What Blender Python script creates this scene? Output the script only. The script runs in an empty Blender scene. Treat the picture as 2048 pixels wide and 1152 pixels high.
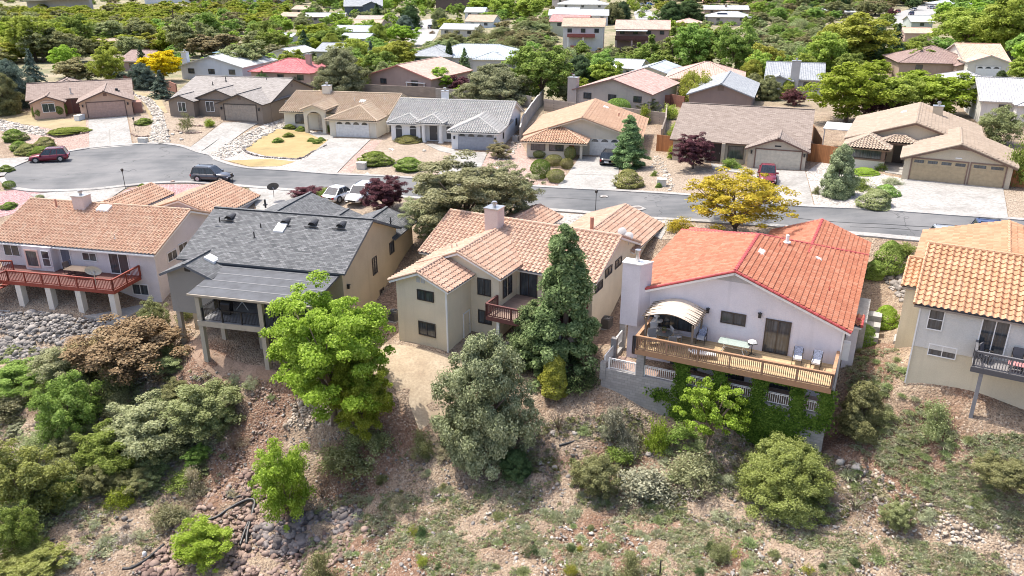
import bpy, bmesh, math, random
import numpy as np
from mathutils import Vector, Matrix

R = math.radians
sc = bpy.context.scene
COL = sc.collection
rnd = random.Random(7)

# ---------------------------------------------------------------- camera
CAMH = 21.0
FPX = 1593.0
TH = R(22.0)
cam = bpy.data.cameras.new("camera")
cam.sensor_width = 36.0
cam.lens = 36.0 * FPX / 2048.0
cam.clip_start = 0.5
cam.clip_end = 6000.0
camo = bpy.data.objects.new("camera", cam)
COL.objects.link(camo)
camo.location = (0, 0, CAMH)
camo.rotation_euler = (R(90) - TH, 0, 0)
sc.camera = camo
sc.render.resolution_x = 1024
sc.render.resolution_y = 576

# ---------------------------------------------------------------- light
SUN_T = Vector((0.40, -0.24, -1.0)).normalized()      # direction the light travels
el = math.asin(-SUN_T.z)
az = math.atan2(-SUN_T.x, -SUN_T.y)
w = bpy.data.worlds.new("World")
sc.world = w
w.use_nodes = True
nt = w.node_tree
sky = nt.nodes.new("ShaderNodeTexSky")
sky.sky_type = 'NISHITA'
sky.sun_disc = False
sky.sun_elevation = el
sky.sun_rotation = az
sky.dust_density = 4.0
sky.air_density = 0.8
bg = nt.nodes["Background"]
bg.inputs["Strength"].default_value = 0.15
nt.links.new(sky.outputs[0], bg.inputs[0])
sl = bpy.data.lights.new("sun", 'SUN')
sl.energy = 2.5
sl.angle = R(0.5)
sl.color = (1.0, 0.94, 0.85)
slo = bpy.data.objects.new("sun", sl)
COL.objects.link(slo)
slo.rotation_euler = SUN_T.to_track_quat('-Z', 'Y').to_euler()
slo.location = (0, 0, 60)
sc.view_settings.view_transform = 'Standard'
sc.view_settings.look = 'None'
sc.view_settings.exposure = 1.14
sc.view_settings.gamma = 1.0
sc.render.engine = 'CYCLES'
sc.cycles.max_bounces = 6
sc.cycles.diffuse_bounces = 4
sc.cycles.filter_width = 1.0
sc.cycles.glossy_bounces = 2
sc.cycles.transmission_bounces = 2
sc.cycles.transparent_max_bounces = 4

# ---------------------------------------------------------------- picture -> place
cT, sT = math.cos(TH), math.sin(TH)
def ray(px, py):
    u = (px - 1024) / FPX
    v = (576 - py) / FPX
    return (u, cT + v * sT, -sT + v * cT)
def at(px, py, z):
    d = ray(px, py)
    t = (z - CAMH) / d[2]
    return Vector((d[0] * t, d[1] * t, z))
def atd(px, py, dist):
    d = ray(px, py)
    t = dist / d[1]
    return Vector((d[0] * t, dist, CAMH + d[2] * t))
def depth(p):
    return p[1] * cT - (p[2] - CAMH) * sT

# ---------------------------------------------------------------- terrain heights
CP = [  # points read off the street, yards and slope: column, row, height
 (20,350,-1.75),(140,300,-1.7),(250,330,-1.7),(250,370,-1.7),(385,366,-1.6),(420,300,-1.5),(640,345,-1.4),(860,370,-1.4),(1060,390,-1.3),(1310,425,-1.0),
 (1620,430,-.7),(2000,460,0.1),(2300,480,.5),(-300,370,-2.5),(-300,200,-1),
 (180,238,-.05),(100,230,-.1),(60,160,.2),(340,200,-.1),(455,243,-.05),(360,240,-.1),(560,220,-.6),(705,278,-1.05),(620,260,-1),(800,270,-1.05),(915,303,-1.05),(850,280,-1),
 (1050,320,-1.0),(1180,315,-1.05),(1290,320,-.9),(1380,320,-.5),(1530,342,-.45),(1620,310,-.2),(1700,330,0),(1830,367,.25),(2000,377,.3),(2200,370,.6),
 (100,140,-.5),(300,150,-.5),(600,180,-1.2),(800,185,-1.6),(1000,205,-1.6),(1150,215,-1.4),(1400,190,-1.6),(1650,200,-1),(1900,190,-.4),(2300,200,1),
 (60,90,-3.5),(300,80,-4.5),(600,110,-3.5),(850,110,-3.2),(1000,90,-2.6),(1160,112,-4.2),(1300,108,-4.2),(1500,90,-4.2),(1700,110,-3),(1950,90,-2.5),
 (100,40,-6),(400,40,-6),(700,50,-3),(900,65,-2.5),(1050,60,1.0),(1110,75,-1.5),(1300,40,-2),(1450,50,-3.5),(1650,40,-2),(1850,40,-1.5),(2200,60,-1),
 (40,400,-2.6),(200,405,-2.5),(560,400,-2.2),(700,410,-1.9),(1050,425,-1.6),(1200,432,-1.4),(1330,470,-1.3),
 (-150,620,-7),(60,622,-7),(150,640,-7.1),(292,608,-7),(330,640,-7.3),(150,690,-8.8),(330,690,-7.9),
 (410,725,-6.65),(380,690,-6.6),(520,700,-6.6),(640,720,-6.6),(500,760,-7.1),(780,660,-5.9),(740,600,-5.0),
 (897,706,-5.65),(800,681,-5.65),(960,690,-5.6),(1080,700,-5.7),(840,745,-6.2),(1215,640,-5.4),(1240,600,-4.4),(1160,740,-5.95),
 (1198,773,-6.05),(1240,790,-6.35),(1311,808,-6.55),(1400,832,-6.65),(1480,850,-6.75),(1640,886,-6.8),(1150,790,-6.6),
 (1690,760,-4.4),(1720,680,-3.6),(1760,590,-2.9),(1790,520,-1.6),(1760,480,-.7),(1830,640,-2.5),
 (1812,768,-2.9),(1925,830,-3.4),(2048,850,-3.3),(2048,800,-2.9),(2250,830,-2.5),
 (1700,850,-6.6),(1850,850,-4.6),(2000,950,-5.2),(1700,960,-8.3),(1850,1000,-7.6),(2040,1100,-8.2),(2300,1000,-4),
 (690,860,-8.7),(600,800,-8.0),(800,800,-7.3),(860,880,-9.0),(970,948,-10.1),(1000,800,-7.2),(1100,860,-8.3),(1300,880,-8.9),(1250,960,-9.9),
 (500,880,-10.3),(430,800,-9.0),(480,1000,-12.4),(560,1060,-13.2),(560,1140,-13.8),(700,1000,-12.0),(300,800,-9.9),(120,760,-9.9),(60,700,-9.2),(60,900,-12),(250,950,-12.2),(200,1130,-13.3),(20,1130,-13),(-200,900,-12),
 (1000,1020,-10.9),(800,1080,-11.6),(1000,1150,-11.4),(1250,1150,-10.6),(1500,1060,-10.0),(1500,1150,-10.0),(1800,1150,-9.8),(1600,950,-9.6),
]
cps = []
for px, py, z in CP:
    p = at(px, py, z)
    cps.append((p.x, p.y, z))
cps += [(-60,0,-9),(0,5,-9),(60,0,-7),(0,-60,-2),(-120,-40,-4),(120,-40,0),(-200,120,-1),(200,120,4),(160,60,4),(-140,60,-6),
        (-300,400,-10),(0,420,-5),(300,420,0),(-600,900,-8),(0,900,8),(600,900,14),(-1500,2000,60),(0,2200,90),(1500,2000,80),(-1500,300,10),(1500,300,30),(-600,-500,10),(600,-500,10)]
cps = np.array(cps, float)
def _warp(x, y):          # compress the far field so the interpolation stays well behaved
    r = np.sqrt(x * x + y * y) + 1e-6
    f = np.where(r > 60, 60 * (1 + np.log(np.maximum(r, 60) / 60)), r) / r
    return x * f, y * f
WX, WY = _warp(cps[:, 0], cps[:, 1])
def _tps(r2):
    return 0.5 * r2 * np.log(r2 + 1e-9)
NC = len(cps)
A = np.zeros((NC + 3, NC + 3))
A[:NC, :NC] = _tps((WX[:, None] - WX[None]) ** 2 + (WY[:, None] - WY[None]) ** 2) + np.eye(NC) * 1.5
A[:NC, NC] = 1; A[:NC, NC + 1] = WX; A[:NC, NC + 2] = WY
A[NC:, :NC] = A[:NC, NC:].T
TPSW = np.linalg.solve(A, np.concatenate([cps[:, 2], [0, 0, 0]]))
def TA(x, y):
    x = np.asarray(x, float).ravel(); y = np.asarray(y, float).ravel()
    wx, wy = _warp(x, y)
    out = np.empty(len(x))
    for i in range(0, len(x), 20000):
        s = slice(i, i + 20000)
        out[s] = _tps((wx[s, None] - WX) ** 2 + (wy[s, None] - WY) ** 2) @ TPSW[:NC] + TPSW[NC] + TPSW[NC + 1] * wx[s] + TPSW[NC + 2] * wy[s]
    return out
def T(x, y):
    return float(TA([x], [y])[0])
def G(px, py):
    d = ray(px, py)
    ts = np.concatenate([np.arange(28, 140, 1.0), np.geomspace(140, 2600, 160)])
    x = d[0] * ts; y = d[1] * ts; z = CAMH + d[2] * ts
    below = z < TA(x, y)
    if not below.any():
        return at(px, py, -3)
    i = int(np.argmax(below))
    a, b = ts[max(i - 1, 0)], ts[i]
    for _ in range(14):
        m = (a + b) / 2
        if CAMH + d[2] * m < T(d[0] * m, d[1] * m): b = m
        else: a = m
    return Vector((d[0] * b, d[1] * b, CAMH + d[2] * b))

# ---------------------------------------------------------------- objects
def tag(o, label=None, cat=None, group=None, kind=None):
    if label: o["label"] = label
    if cat: o["category"] = cat
    if group: o["group"] = group
    if kind: o["kind"] = kind
    return o
def empty(name, loc, rz=0.0, label=None, cat=None, group=None):
    o = bpy.data.objects.new(name, None)
    COL.objects.link(o)
    o.location = loc
    o.rotation_euler = (0, 0, rz)
    o.empty_display_size = 0.3
    return tag(o, label, cat, group)
def link(name, me, parent=None):
    o = bpy.data.objects.new(name, me)
    COL.objects.link(o)
    if parent: o.parent = parent
    return o
class MB:
    def __init__(s):
        s.v = []; s.f = []; s.uv = []
    def face(s, pts, uv=None):
        i = len(s.v)
        s.v += [tuple(p) for p in pts]
        s.f.append(tuple(range(i, i + len(pts))))
        s.uv += list(uv) if uv else [(p[0], p[1]) for p in pts]
    def add(s, vs, fs):
        i = len(s.v)
        s.v += [tuple(p) for p in vs]
        for f in fs:
            s.f.append(tuple(i + k for k in f))
            s.uv += [(vs[k][0], vs[k][1]) for k in f]
    def box(s, x0, x1, y0, y1, z0, z1):
        if x0 > x1: x0, x1 = x1, x0
        if y0 > y1: y0, y1 = y1, y0
        if z0 > z1: z0, z1 = z1, z0
        v = [(x0,y0,z0),(x1,y0,z0),(x1,y1,z0),(x0,y1,z0),(x0,y0,z1),(x1,y0,z1),(x1,y1,z1),(x0,y1,z1)]
        s.add(v, [(0,3,2,1),(4,5,6,7),(0,1,5,4),(1,2,6,5),(2,3,7,6),(3,0,4,7)])
    def hexa(s, b, t):     # bottom quad and top quad, same order, counter-clockwise from above
        s.add(list(b) + list(t), [(0,3,2,1),(4,5,6,7),(0,1,5,4),(1,2,6,5),(2,3,7,6),(3,0,4,7)])
    def prism(s, poly, z0, z1):
        n = len(poly)
        a = sum(poly[i][0] * poly[(i+1) % n][1] - poly[(i+1) % n][0] * poly[i][1] for i in range(n))
        if a < 0: poly = poly[::-1]
        v = [(x, y, z0) for x, y in poly] + [(x, y, z1) for x, y in poly]
        s.add(v, [tuple(range(n - 1, -1, -1)), tuple(range(n, 2 * n))] + [(i, (i+1) % n, n + (i+1) % n, n + i) for i in range(n)])
    def bar(s, p, q, w, h=None):
        h = h or w
        p = Vector(p); q = Vector(q); d = (q - p)
        if d.length < 1e-6: return
        d.normalize()
        a = d.cross(Vector((0, 0, 1)))
        if a.length < 1e-3: a = Vector((1, 0, 0))
        a.normalize(); b = a.cross(d).normalized()
        a *= w / 2; b *= h / 2
        c = [-a - b, a - b, a + b, -a + b]
        s.add([p + k for k in c] + [q + k for k in c], [(0,1,2,3),(4,7,6,5),(0,4,5,1),(1,5,6,2),(2,6,7,3),(3,7,4,0)])
    def tube(s, pts, rs, n=8, cap=True):
        pts = [Vector(p) for p in pts]
        if not isinstance(rs, (list, tuple)): rs = [rs] * len(pts)
        i0 = len(s.v); k = len(pts); a = None
        for j, p in enumerate(pts):
            d = (pts[min(j+1, k-1)] - pts[max(j-1, 0)])
            if d.length < 1e-9: d = Vector((0, 0, 1))
            d.normalize()
            if a is None:
                a = d.orthogonal().normalized()
            else:
                a = (a - d * a.dot(d))
                a = a.normalized() if a.length > 1e-6 else d.orthogonal().normalized()
            b = d.cross(a)
            for m in range(n):
                t = 2 * math.pi * m / n
                s.v.append(tuple(p + (a * math.cos(t) + b * math.sin(t)) * rs[j]))
        for j in range(k - 1):
            for m in range(n):
                f = (i0 + j*n + m, i0 + j*n + (m+1) % n, i0 + (j+1)*n + (m+1) % n, i0 + (j+1)*n + m)
                s.f.append(f); s.uv += [(0, 0)] * 4
        if cap:
            s.f.append(tuple(i0 + m for m in range(n-1, -1, -1))); s.uv += [(0, 0)] * n
            s.f.append(tuple(i0 + (k-1)*n + m for m in range(n))); s.uv += [(0, 0)] * n
    def cyl(s, c, r, z0, z1, n=16, r1=None):
        s.tube([(c[0], c[1], z0), (c[0], c[1], z1)], [r, r if r1 is None else r1], n)
    def mesh(s, name, mat, smooth=False):
        me = bpy.data.meshes.new(name)
        me.from_pydata(s.v, [], s.f)
        uvl = me.uv_layers.new(name="UVMap")
        uvl.data.foreach_set("uv", np.array(s.uv, np.float32).ravel())
        for m in (mat if isinstance(mat, (list, tuple)) else [mat]): me.materials.append(m)
        if smooth: me.polygons.foreach_set("use_smooth", [True] * len(me.polygons))
        me.update()
        return me
    def build(s, name, mat, parent=None, smooth=False):
        if not s.f: return None
        return link(name, s.mesh(name, mat, smooth), parent)
def copy_tree(o, parent=None):
    c = o.copy(); COL.objects.link(c)
    if parent: c.parent = parent
    for ch in list(o.children): copy_tree(ch, c)
    return c

# ---------------------------------------------------------------- materials
MATS = {}
def newmat(name):
    m = bpy.data.materials.new(name)
    m.use_nodes = True
    nt = m.node_tree
    b = nt.nodes["Principled BSDF"]
    return m, nt, b
def nd(nt, t, **kw):
    x = nt.nodes.new(t)
    for k, v in kw.items():
        if hasattr(x, k): setattr(x, k, v)
    return x
def noise(nt, scale, detail=3, vec=None, rough=.55):
    t = nd(nt, "ShaderNodeTexNoise")
    t.inputs["Scale"].default_value = scale
    t.inputs["Detail"].default_value = detail
    t.inputs["Roughness"].default_value = rough
    if vec is not None: nt.links.new(vec, t.inputs["Vector"])
    return t.outputs[0]
def pos(nt):
    return nd(nt, "ShaderNodeNewGeometry").outputs["Position"]
def objc(nt):
    return nd(nt, "ShaderNodeTexCoord").outputs["Object"]
def ramp(nt, fac, stops, interp='LINEAR'):
    r = nd(nt, "ShaderNodeValToRGB")
    r.color_ramp.interpolation = interp
    e = r.color_ramp.elements
    while len(e) < len(stops): e.new(0.5)
    for k, (p, c) in enumerate(stops):
        e[k].position = p
        e[k].color = (c[0], c[1], c[2], 1) if isinstance(c, (tuple, list)) else (c, c, c, 1)
    nt.links.new(fac, r.inputs[0])
    return r.outputs[0]
def mix(nt, f, a, b, bt='MIX'):
    x = nd(nt, "ShaderNodeMix", data_type='RGBA', blend_type=bt)
    for s, v in ((0, f), (6, a), (7, b)):
        if isinstance(v, bpy.types.NodeSocket): nt.links.new(v, x.inputs[s])
        elif s == 0: x.inputs[s].default_value = v
        else: x.inputs[s].default_value = (v[0], v[1], v[2], 1)
    return x.outputs[2]
def math_(nt, op, a, b=0.0):
    x = nd(nt, "ShaderNodeMath", operation=op)
    for i, v in enumerate((a, b)):
        if isinstance(v, bpy.types.NodeSocket): nt.links.new(v, x.inputs[i])
        else: x.inputs[i].default_value = v
    return x.outputs[0]
def bump(nt, b, h, strength=.3, dist=.02):
    x = nd(nt, "ShaderNodeBump")
    x.inputs["Strength"].default_value = strength
    x.inputs["Distance"].default_value = dist
    nt.links.new(h, x.inputs["Height"])
    nt.links.new(x.outputs[0], b.inputs["Normal"])
def mid3(a, b): return tuple((x * .55 + y * .45) for x, y in zip(a, b))
def sc_(c, k): return tuple(min(1, x * k) for x in c)
def cached(fn):
    def g(*a, **k):
        key = (fn.__name__,) + a + tuple(sorted(k.items()))
        if key not in MATS: MATS[key] = fn(*a, **k)
        return MATS[key]
    return g
@cached
def plain(name, c, rough=.6, metal=0.0, var=.12, scale=3.0):
    m, nt, b = newmat(name)
    f = noise(nt, scale, 4, objc(nt))
    nt.links.new(ramp(nt, f, [(.3, sc_(c, 1 - var)), (.7, sc_(c, 1 + var))]), b.inputs["Base Color"])
    b.inputs["Roughness"].default_value = rough
    b.inputs["Metallic"].default_value = metal
    return m
@cached
def stucco(name, c, stain=.12):
    m, nt, b = newmat(name)
    o = objc(nt)
    f = noise(nt, .45, 5, o); g = noise(nt, 14, 3, o)
    c1 = ramp(nt, f, [(.3, sc_(c, 1 - stain)), (.7, sc_(c, 1.05))])
    c2 = mix(nt, .25, c1, ramp(nt, g, [(.3, .35), (.7, .65)]), 'OVERLAY')
    st = nd(nt, "ShaderNodeMapping"); st.inputs["Scale"].default_value = (2.5, 2.5, .12)
    nt.links.new(o, st.inputs[0])
    s = noise(nt, 1.0, 4, st.outputs[0])
    c3 = mix(nt, ramp(nt, s, [(.55, 0.0), (.75, .35)]), c2, sc_(c, .75))
    nt.links.new(c3, b.inputs["Base Color"])
    b.inputs["Roughness"].default_value = .92
    bump(nt, b, g, .5, .02)
    return m
@cached
def tilemat(name, c1, c2, c3, rough=.75):
    m, nt, b = newmat(name)
    uv = nd(nt, "ShaderNodeUVMap").outputs[0]
    fl = nd(nt, "ShaderNodeVectorMath", operation='FLOOR'); nt.links.new(uv, fl.inputs[0])
    wn = nd(nt, "ShaderNodeTexWhiteNoise", noise_dimensions='2D'); nt.links.new(fl.outputs[0], wn.inputs[0])
    c = ramp(nt, wn.outputs[0], [(0, mid3(c1, c2)), (.5, c2), (1, mid3(c3, c2))])
    o = objc(nt)
    c = mix(nt, ramp(nt, noise(nt, .5, 5, o), [(.4, 0.0), (.7, .35)]), c, sc_(c2, .72))
    c = mix(nt, ramp(nt, noise(nt, 5, 4, o), [(.5, 0.0), (.75, .3)]), c, sc_(c3, 1.25))
    nt.links.new(c, b.inputs["Base Color"])
    b.inputs["Roughness"].default_value = rough
    return m
@cached
def shingle(name, c1, c2, c3, w=.55, h=.22):
    m, nt, b = newmat(name)
    uv = nd(nt, "ShaderNodeUVMap").outputs[0]
    br = nd(nt, "ShaderNodeTexBrick")
    br.inputs["Scale"].default_value = 1.0
    br.inputs["Brick Width"].default_value = w
    br.inputs["Row Height"].default_value = h
    br.inputs["Mortar Size"].default_value = .018
    br.inputs["Mortar Smooth"].default_value = .4
    br.inputs["Bias"].default_value = 0.0
    br.inputs["Color1"].default_value = (*c1, 1)
    br.inputs["Color2"].default_value = (*c3, 1)
    br.inputs["Mortar"].default_value = (*sc_(c1, .42), 1)
    nt.links.new(uv, br.inputs["Vector"])
    f = noise(nt, 1.1, 6, uv, .7)
    c = mix(nt, ramp(nt, f, [(.35, 0.0), (.65, .6)]), br.outputs[0], c2)
    g = noise(nt, 40, 2, uv)
    c = mix(nt, .45, c, ramp(nt, g, [(.3, .3), (.7, .7)]), 'OVERLAY')
    nt.links.new(c, b.inputs["Base Color"])
    b.inputs["Roughness"].default_value = .9
    bump(nt, b, br.outputs[1], -.6, .03)
    return m
@cached
def flattile(name, c1, c2, c3, w=.33, h=.36, ribs=True):
    """roof covering of the distant houses: courses and rolls as bump on the sheet"""
    m, nt, b = newmat(name)
    uv = nd(nt, "ShaderNodeUVMap").outputs[0]
    mp = nd(nt, "ShaderNodeMapping"); mp.inputs["Scale"].default_value = (1 / w, 1 / h, 1)
    nt.links.new(uv, mp.inputs[0])
    fl = nd(nt, "ShaderNodeVectorMath", operation='FLOOR'); nt.links.new(mp.outputs[0], fl.inputs[0])
    fr = nd(nt, "ShaderNodeVectorMath", operation='FRACTION'); nt.links.new(mp.outputs[0], fr.inputs[0])
    wn = nd(nt, "ShaderNodeTexWhiteNoise", noise_dimensions='2D'); nt.links.new(fl.outputs[0], wn.inputs[0])
    c = ramp(nt, wn.outputs[0], [(0, c1), (.5, c2), (1, c3)])
    sp = nd(nt, "ShaderNodeSeparateXYZ"); nt.links.new(fr.outputs[0], sp.inputs[0])
    gap = math_(nt, 'LESS_THAN', sp.outputs[0], .16 if ribs else .02)
    gap2 = math_(nt, 'LESS_THAN', sp.outputs[1], .12)
    c = mix(nt, math_(nt, 'MULTIPLY', math_(nt, 'MAXIMUM', gap, gap2), .45), c, sc_(c2, .45))
    c = mix(nt, ramp(nt, noise(nt, .35, 5, uv), [(.4, 0.0), (.7, .35)]), c, sc_(c2, .8))
    nt.links.new(c, b.inputs["Base Color"])
    b.inputs["Roughness"].default_value = .8
    h_ = math_(nt, 'SUBTRACT', math_(nt, 'SINE', math_(nt, 'MULTIPLY', sp.outputs[0], 6.283)), sp.outputs[1])
    bump(nt, b, h_, .6, .05)
    return m
@cached
def glass(name, c=(.03, .035, .04)):
    m, nt, b = newmat(name)
    o = objc(nt)
    mp = nd(nt, "ShaderNodeMapping"); mp.inputs["Scale"].default_value = (9, 9, .6)
    nt.links.new(o, mp.inputs[0])
    f = noise(nt, 1.0, 2, mp.outputs[0])
    g = noise(nt, .8, 2, o)
    cc = ramp(nt, f, [(.35, c), (.7, sc_(c, 3.0))])
    cc = mix(nt, ramp(nt, g, [(.45, 0.0), (.6, .7)]), cc, c)
    nt.links.new(cc, b.inputs["Base Color"])
    b.inputs["Roughness"].default_value = .08
    b.inputs["Specular IOR Level"].default_value = .8
    return m
@cached
def clear(name, c=(.75, .85, .82)):
    m, nt, b = newmat(name)
    b.inputs["Base Color"].default_value = (*c, 1)
    b.inputs["Roughness"].default_value = .05
    b.inputs["Transmission Weight"].default_value = .85
    b.inputs["IOR"].default_value = 1.1
    return m
@cached
def wood(name, c, along='x', board=.14, rough=.7):
    m, nt, b = newmat(name)
    o = objc(nt)
    sp = nd(nt, "ShaderNodeSeparateXYZ"); nt.links.new(o, sp.inputs[0])
    axis = {'x': 1, 'y': 0, 'z': 0}[along]
    q = math_(nt, 'DIVIDE', sp.outputs[axis], board)
    wn = nd(nt, "ShaderNodeTexWhiteNoise", noise_dimensions='1D')
    nt.links.new(math_(nt, 'FLOOR', q), wn.inputs[1])
    cc = ramp(nt, wn.outputs[0], [(0, sc_(c, .78)), (1, sc_(c, 1.15))])
    gap = math_(nt, 'LESS_THAN', math_(nt, 'FRACT', q), .1)
    cc = mix(nt, math_(nt, 'MULTIPLY', gap, .6), cc, sc_(c, .35))
    cc = mix(nt, ramp(nt, noise(nt, 2.2, 5, o), [(.4, 0.0), (.75, .4)]), cc, sc_(c, .65))
    nt.links.new(cc, b.inputs["Base Color"])
    b.inputs["Roughness"].default_value = rough
    return m
@cached
def ground(name, c1, c2, c3, scale=9.0, vor=14.0, amt=.5, rough=.95, bumpd=.05, big=.35):
    m, nt, b = newmat(name)
    p = pos(nt)
    f = noise(nt, big, 6, p, .65); g = noise(nt, scale, 5, p, .7)
    c = ramp(nt, f, [(.3, c1), (.5, c2), (.7, c3)])
    c = mix(nt, ramp(nt, g, [(.4, 0.0), (.65, .6)]), c, sc_(c1, .7))
    if vor:
        v = nd(nt, "ShaderNodeTexVoronoi"); v.inputs["Scale"].default_value = vor
        nt.links.new(p, v.inputs["Vector"])
        hs = nd(nt, "ShaderNodeSeparateXYZ"); nt.links.new(v.outputs["Color"], hs.inputs[0])
        c = mix(nt, amt, c, ramp(nt, hs.outputs[0], [(0, sc_(c1, .45)), (.5, c2), (1, sc_(c3, 1.35))]))
        bump(nt, b, v.outputs["Distance"], .7, -bumpd)
    else:
        bump(nt, b, g, .5, bumpd)
    nt.links.new(c, b.inputs["Base Color"])
    b.inputs["Roughness"].default_value = rough
    return m
@cached
def block(name, c, w=.4, h=.2):
    m, nt, b = newmat(name)
    o = objc(nt)
    sp = nd(nt, "ShaderNodeSeparateXYZ"); nt.links.new(o, sp.inputs[0])
    cb = nd(nt, "ShaderNodeCombineXYZ")
    nt.links.new(math_(nt, 'ADD', sp.outputs[0], sp.outputs[1]), cb.inputs[0])
    nt.links.new(sp.outputs[2], cb.inputs[1])
    br = nd(nt, "ShaderNodeTexBrick"); br.inputs["Scale"].default_value = 1
    br.inputs["Brick Width"].default_value = w; br.inputs["Row Height"].default_value = h
    br.inputs["Mortar Size"].default_value = .008
    br.inputs["Color1"].default_value = (*sc_(c, .88), 1); br.inputs["Color2"].default_value = (*sc_(c, 1.1), 1)
    br.inputs["Mortar"].default_value = (*sc_(c, .6), 1)
    nt.links.new(cb.outputs[0], br.inputs["Vector"])
    cc = mix(nt, ramp(nt, noise(nt, .8, 5, o), [(.4, 0.0), (.7, .5)]), br.outputs[0], sc_(c, .62))
    nt.links.new(cc, b.inputs["Base Color"])
    b.inputs["Roughness"].default_value = .95
    return m
@cached
def leafm(name, c1, c2, c3, trans=.35):
    m, nt, b = newmat(name)
    nt.nodes.remove(b)
    out = nt.nodes["Material Output"]
    geo = nd(nt, "ShaderNodeNewGeometry")
    oi = nd(nt, "ShaderNodeObjectInfo")
    f = noise(nt, 1.1, 3, objc(nt))
    k = math_(nt, 'ADD', math_(nt, 'MULTIPLY', f, .75), math_(nt, 'MULTIPLY', geo.outputs["Random Per Island"], .5))
    c = ramp(nt, k, [(.3, c1), (.6, c2), (.9, c3)])
    hs = nd(nt, "ShaderNodeHueSaturation")
    nt.links.new(c, hs.inputs["Color"])
    nt.links.new(math_(nt, 'ADD', math_(nt, 'MULTIPLY', oi.outputs["Random"], .04), .48), hs.inputs["Hue"])
    nt.links.new(math_(nt, 'ADD', math_(nt, 'MULTIPLY', oi.outputs["Random"], .35), .82), hs.inputs["Value"])
    d = nd(nt, "ShaderNodeBsdfDiffuse"); t = nd(nt, "ShaderNodeBsdfTranslucent")
    nt.links.new(hs.outputs[0], d.inputs[0]); nt.links.new(hs.outputs[0], t.inputs[0])
    ms = nd(nt, "ShaderNodeMixShader"); ms.inputs[0].default_value = trans
    nt.links.new(d.outputs[0], ms.inputs[1]); nt.links.new(t.outputs[0], ms.inputs[2])
    nt.links.new(ms.outputs[0], out.inputs[0])
    return m
@cached
def paint(name, c, rough=.25):
    m, nt, b = newmat(name)
    f = noise(nt, 2.5, 3, objc(nt))
    nt.links.new(ramp(nt, f, [(.3, sc_(c, .9)), (.7, sc_(c, 1.1))]), b.inputs["Base Color"])
    b.inputs["Roughness"].default_value = rough
    b.inputs["Metallic"].default_value = .25
    b.inputs["Coat Weight"].default_value = .6
    b.inputs["Coat Roughness"].default_value = .06
    return m

GLASS = glass("window glass")
WHITE = plain("white paint", (.75, .75, .73), .5, var=.05)
BRONZE = plain("bronze frame", (.05, .04, .035), .4)
DARK = plain("dark opening", (.03, .028, .026), .8)
METAL = plain("galvanised metal", (.5, .5, .5), .35, .8)
BLACK = plain("black metal", (.02, .02, .022), .45)
BARK = plain("bark", (.16, .12, .09), .95, var=.35, scale=9)
BARKG = plain("grey bark", (.32, .29, .25), .95, var=.3, scale=9)
CONC = ground("concrete", (.33, .32, .30), (.40, .39, .37), (.46, .45, .43), 5.0, 0, bumpd=.004, big=.5)
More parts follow.
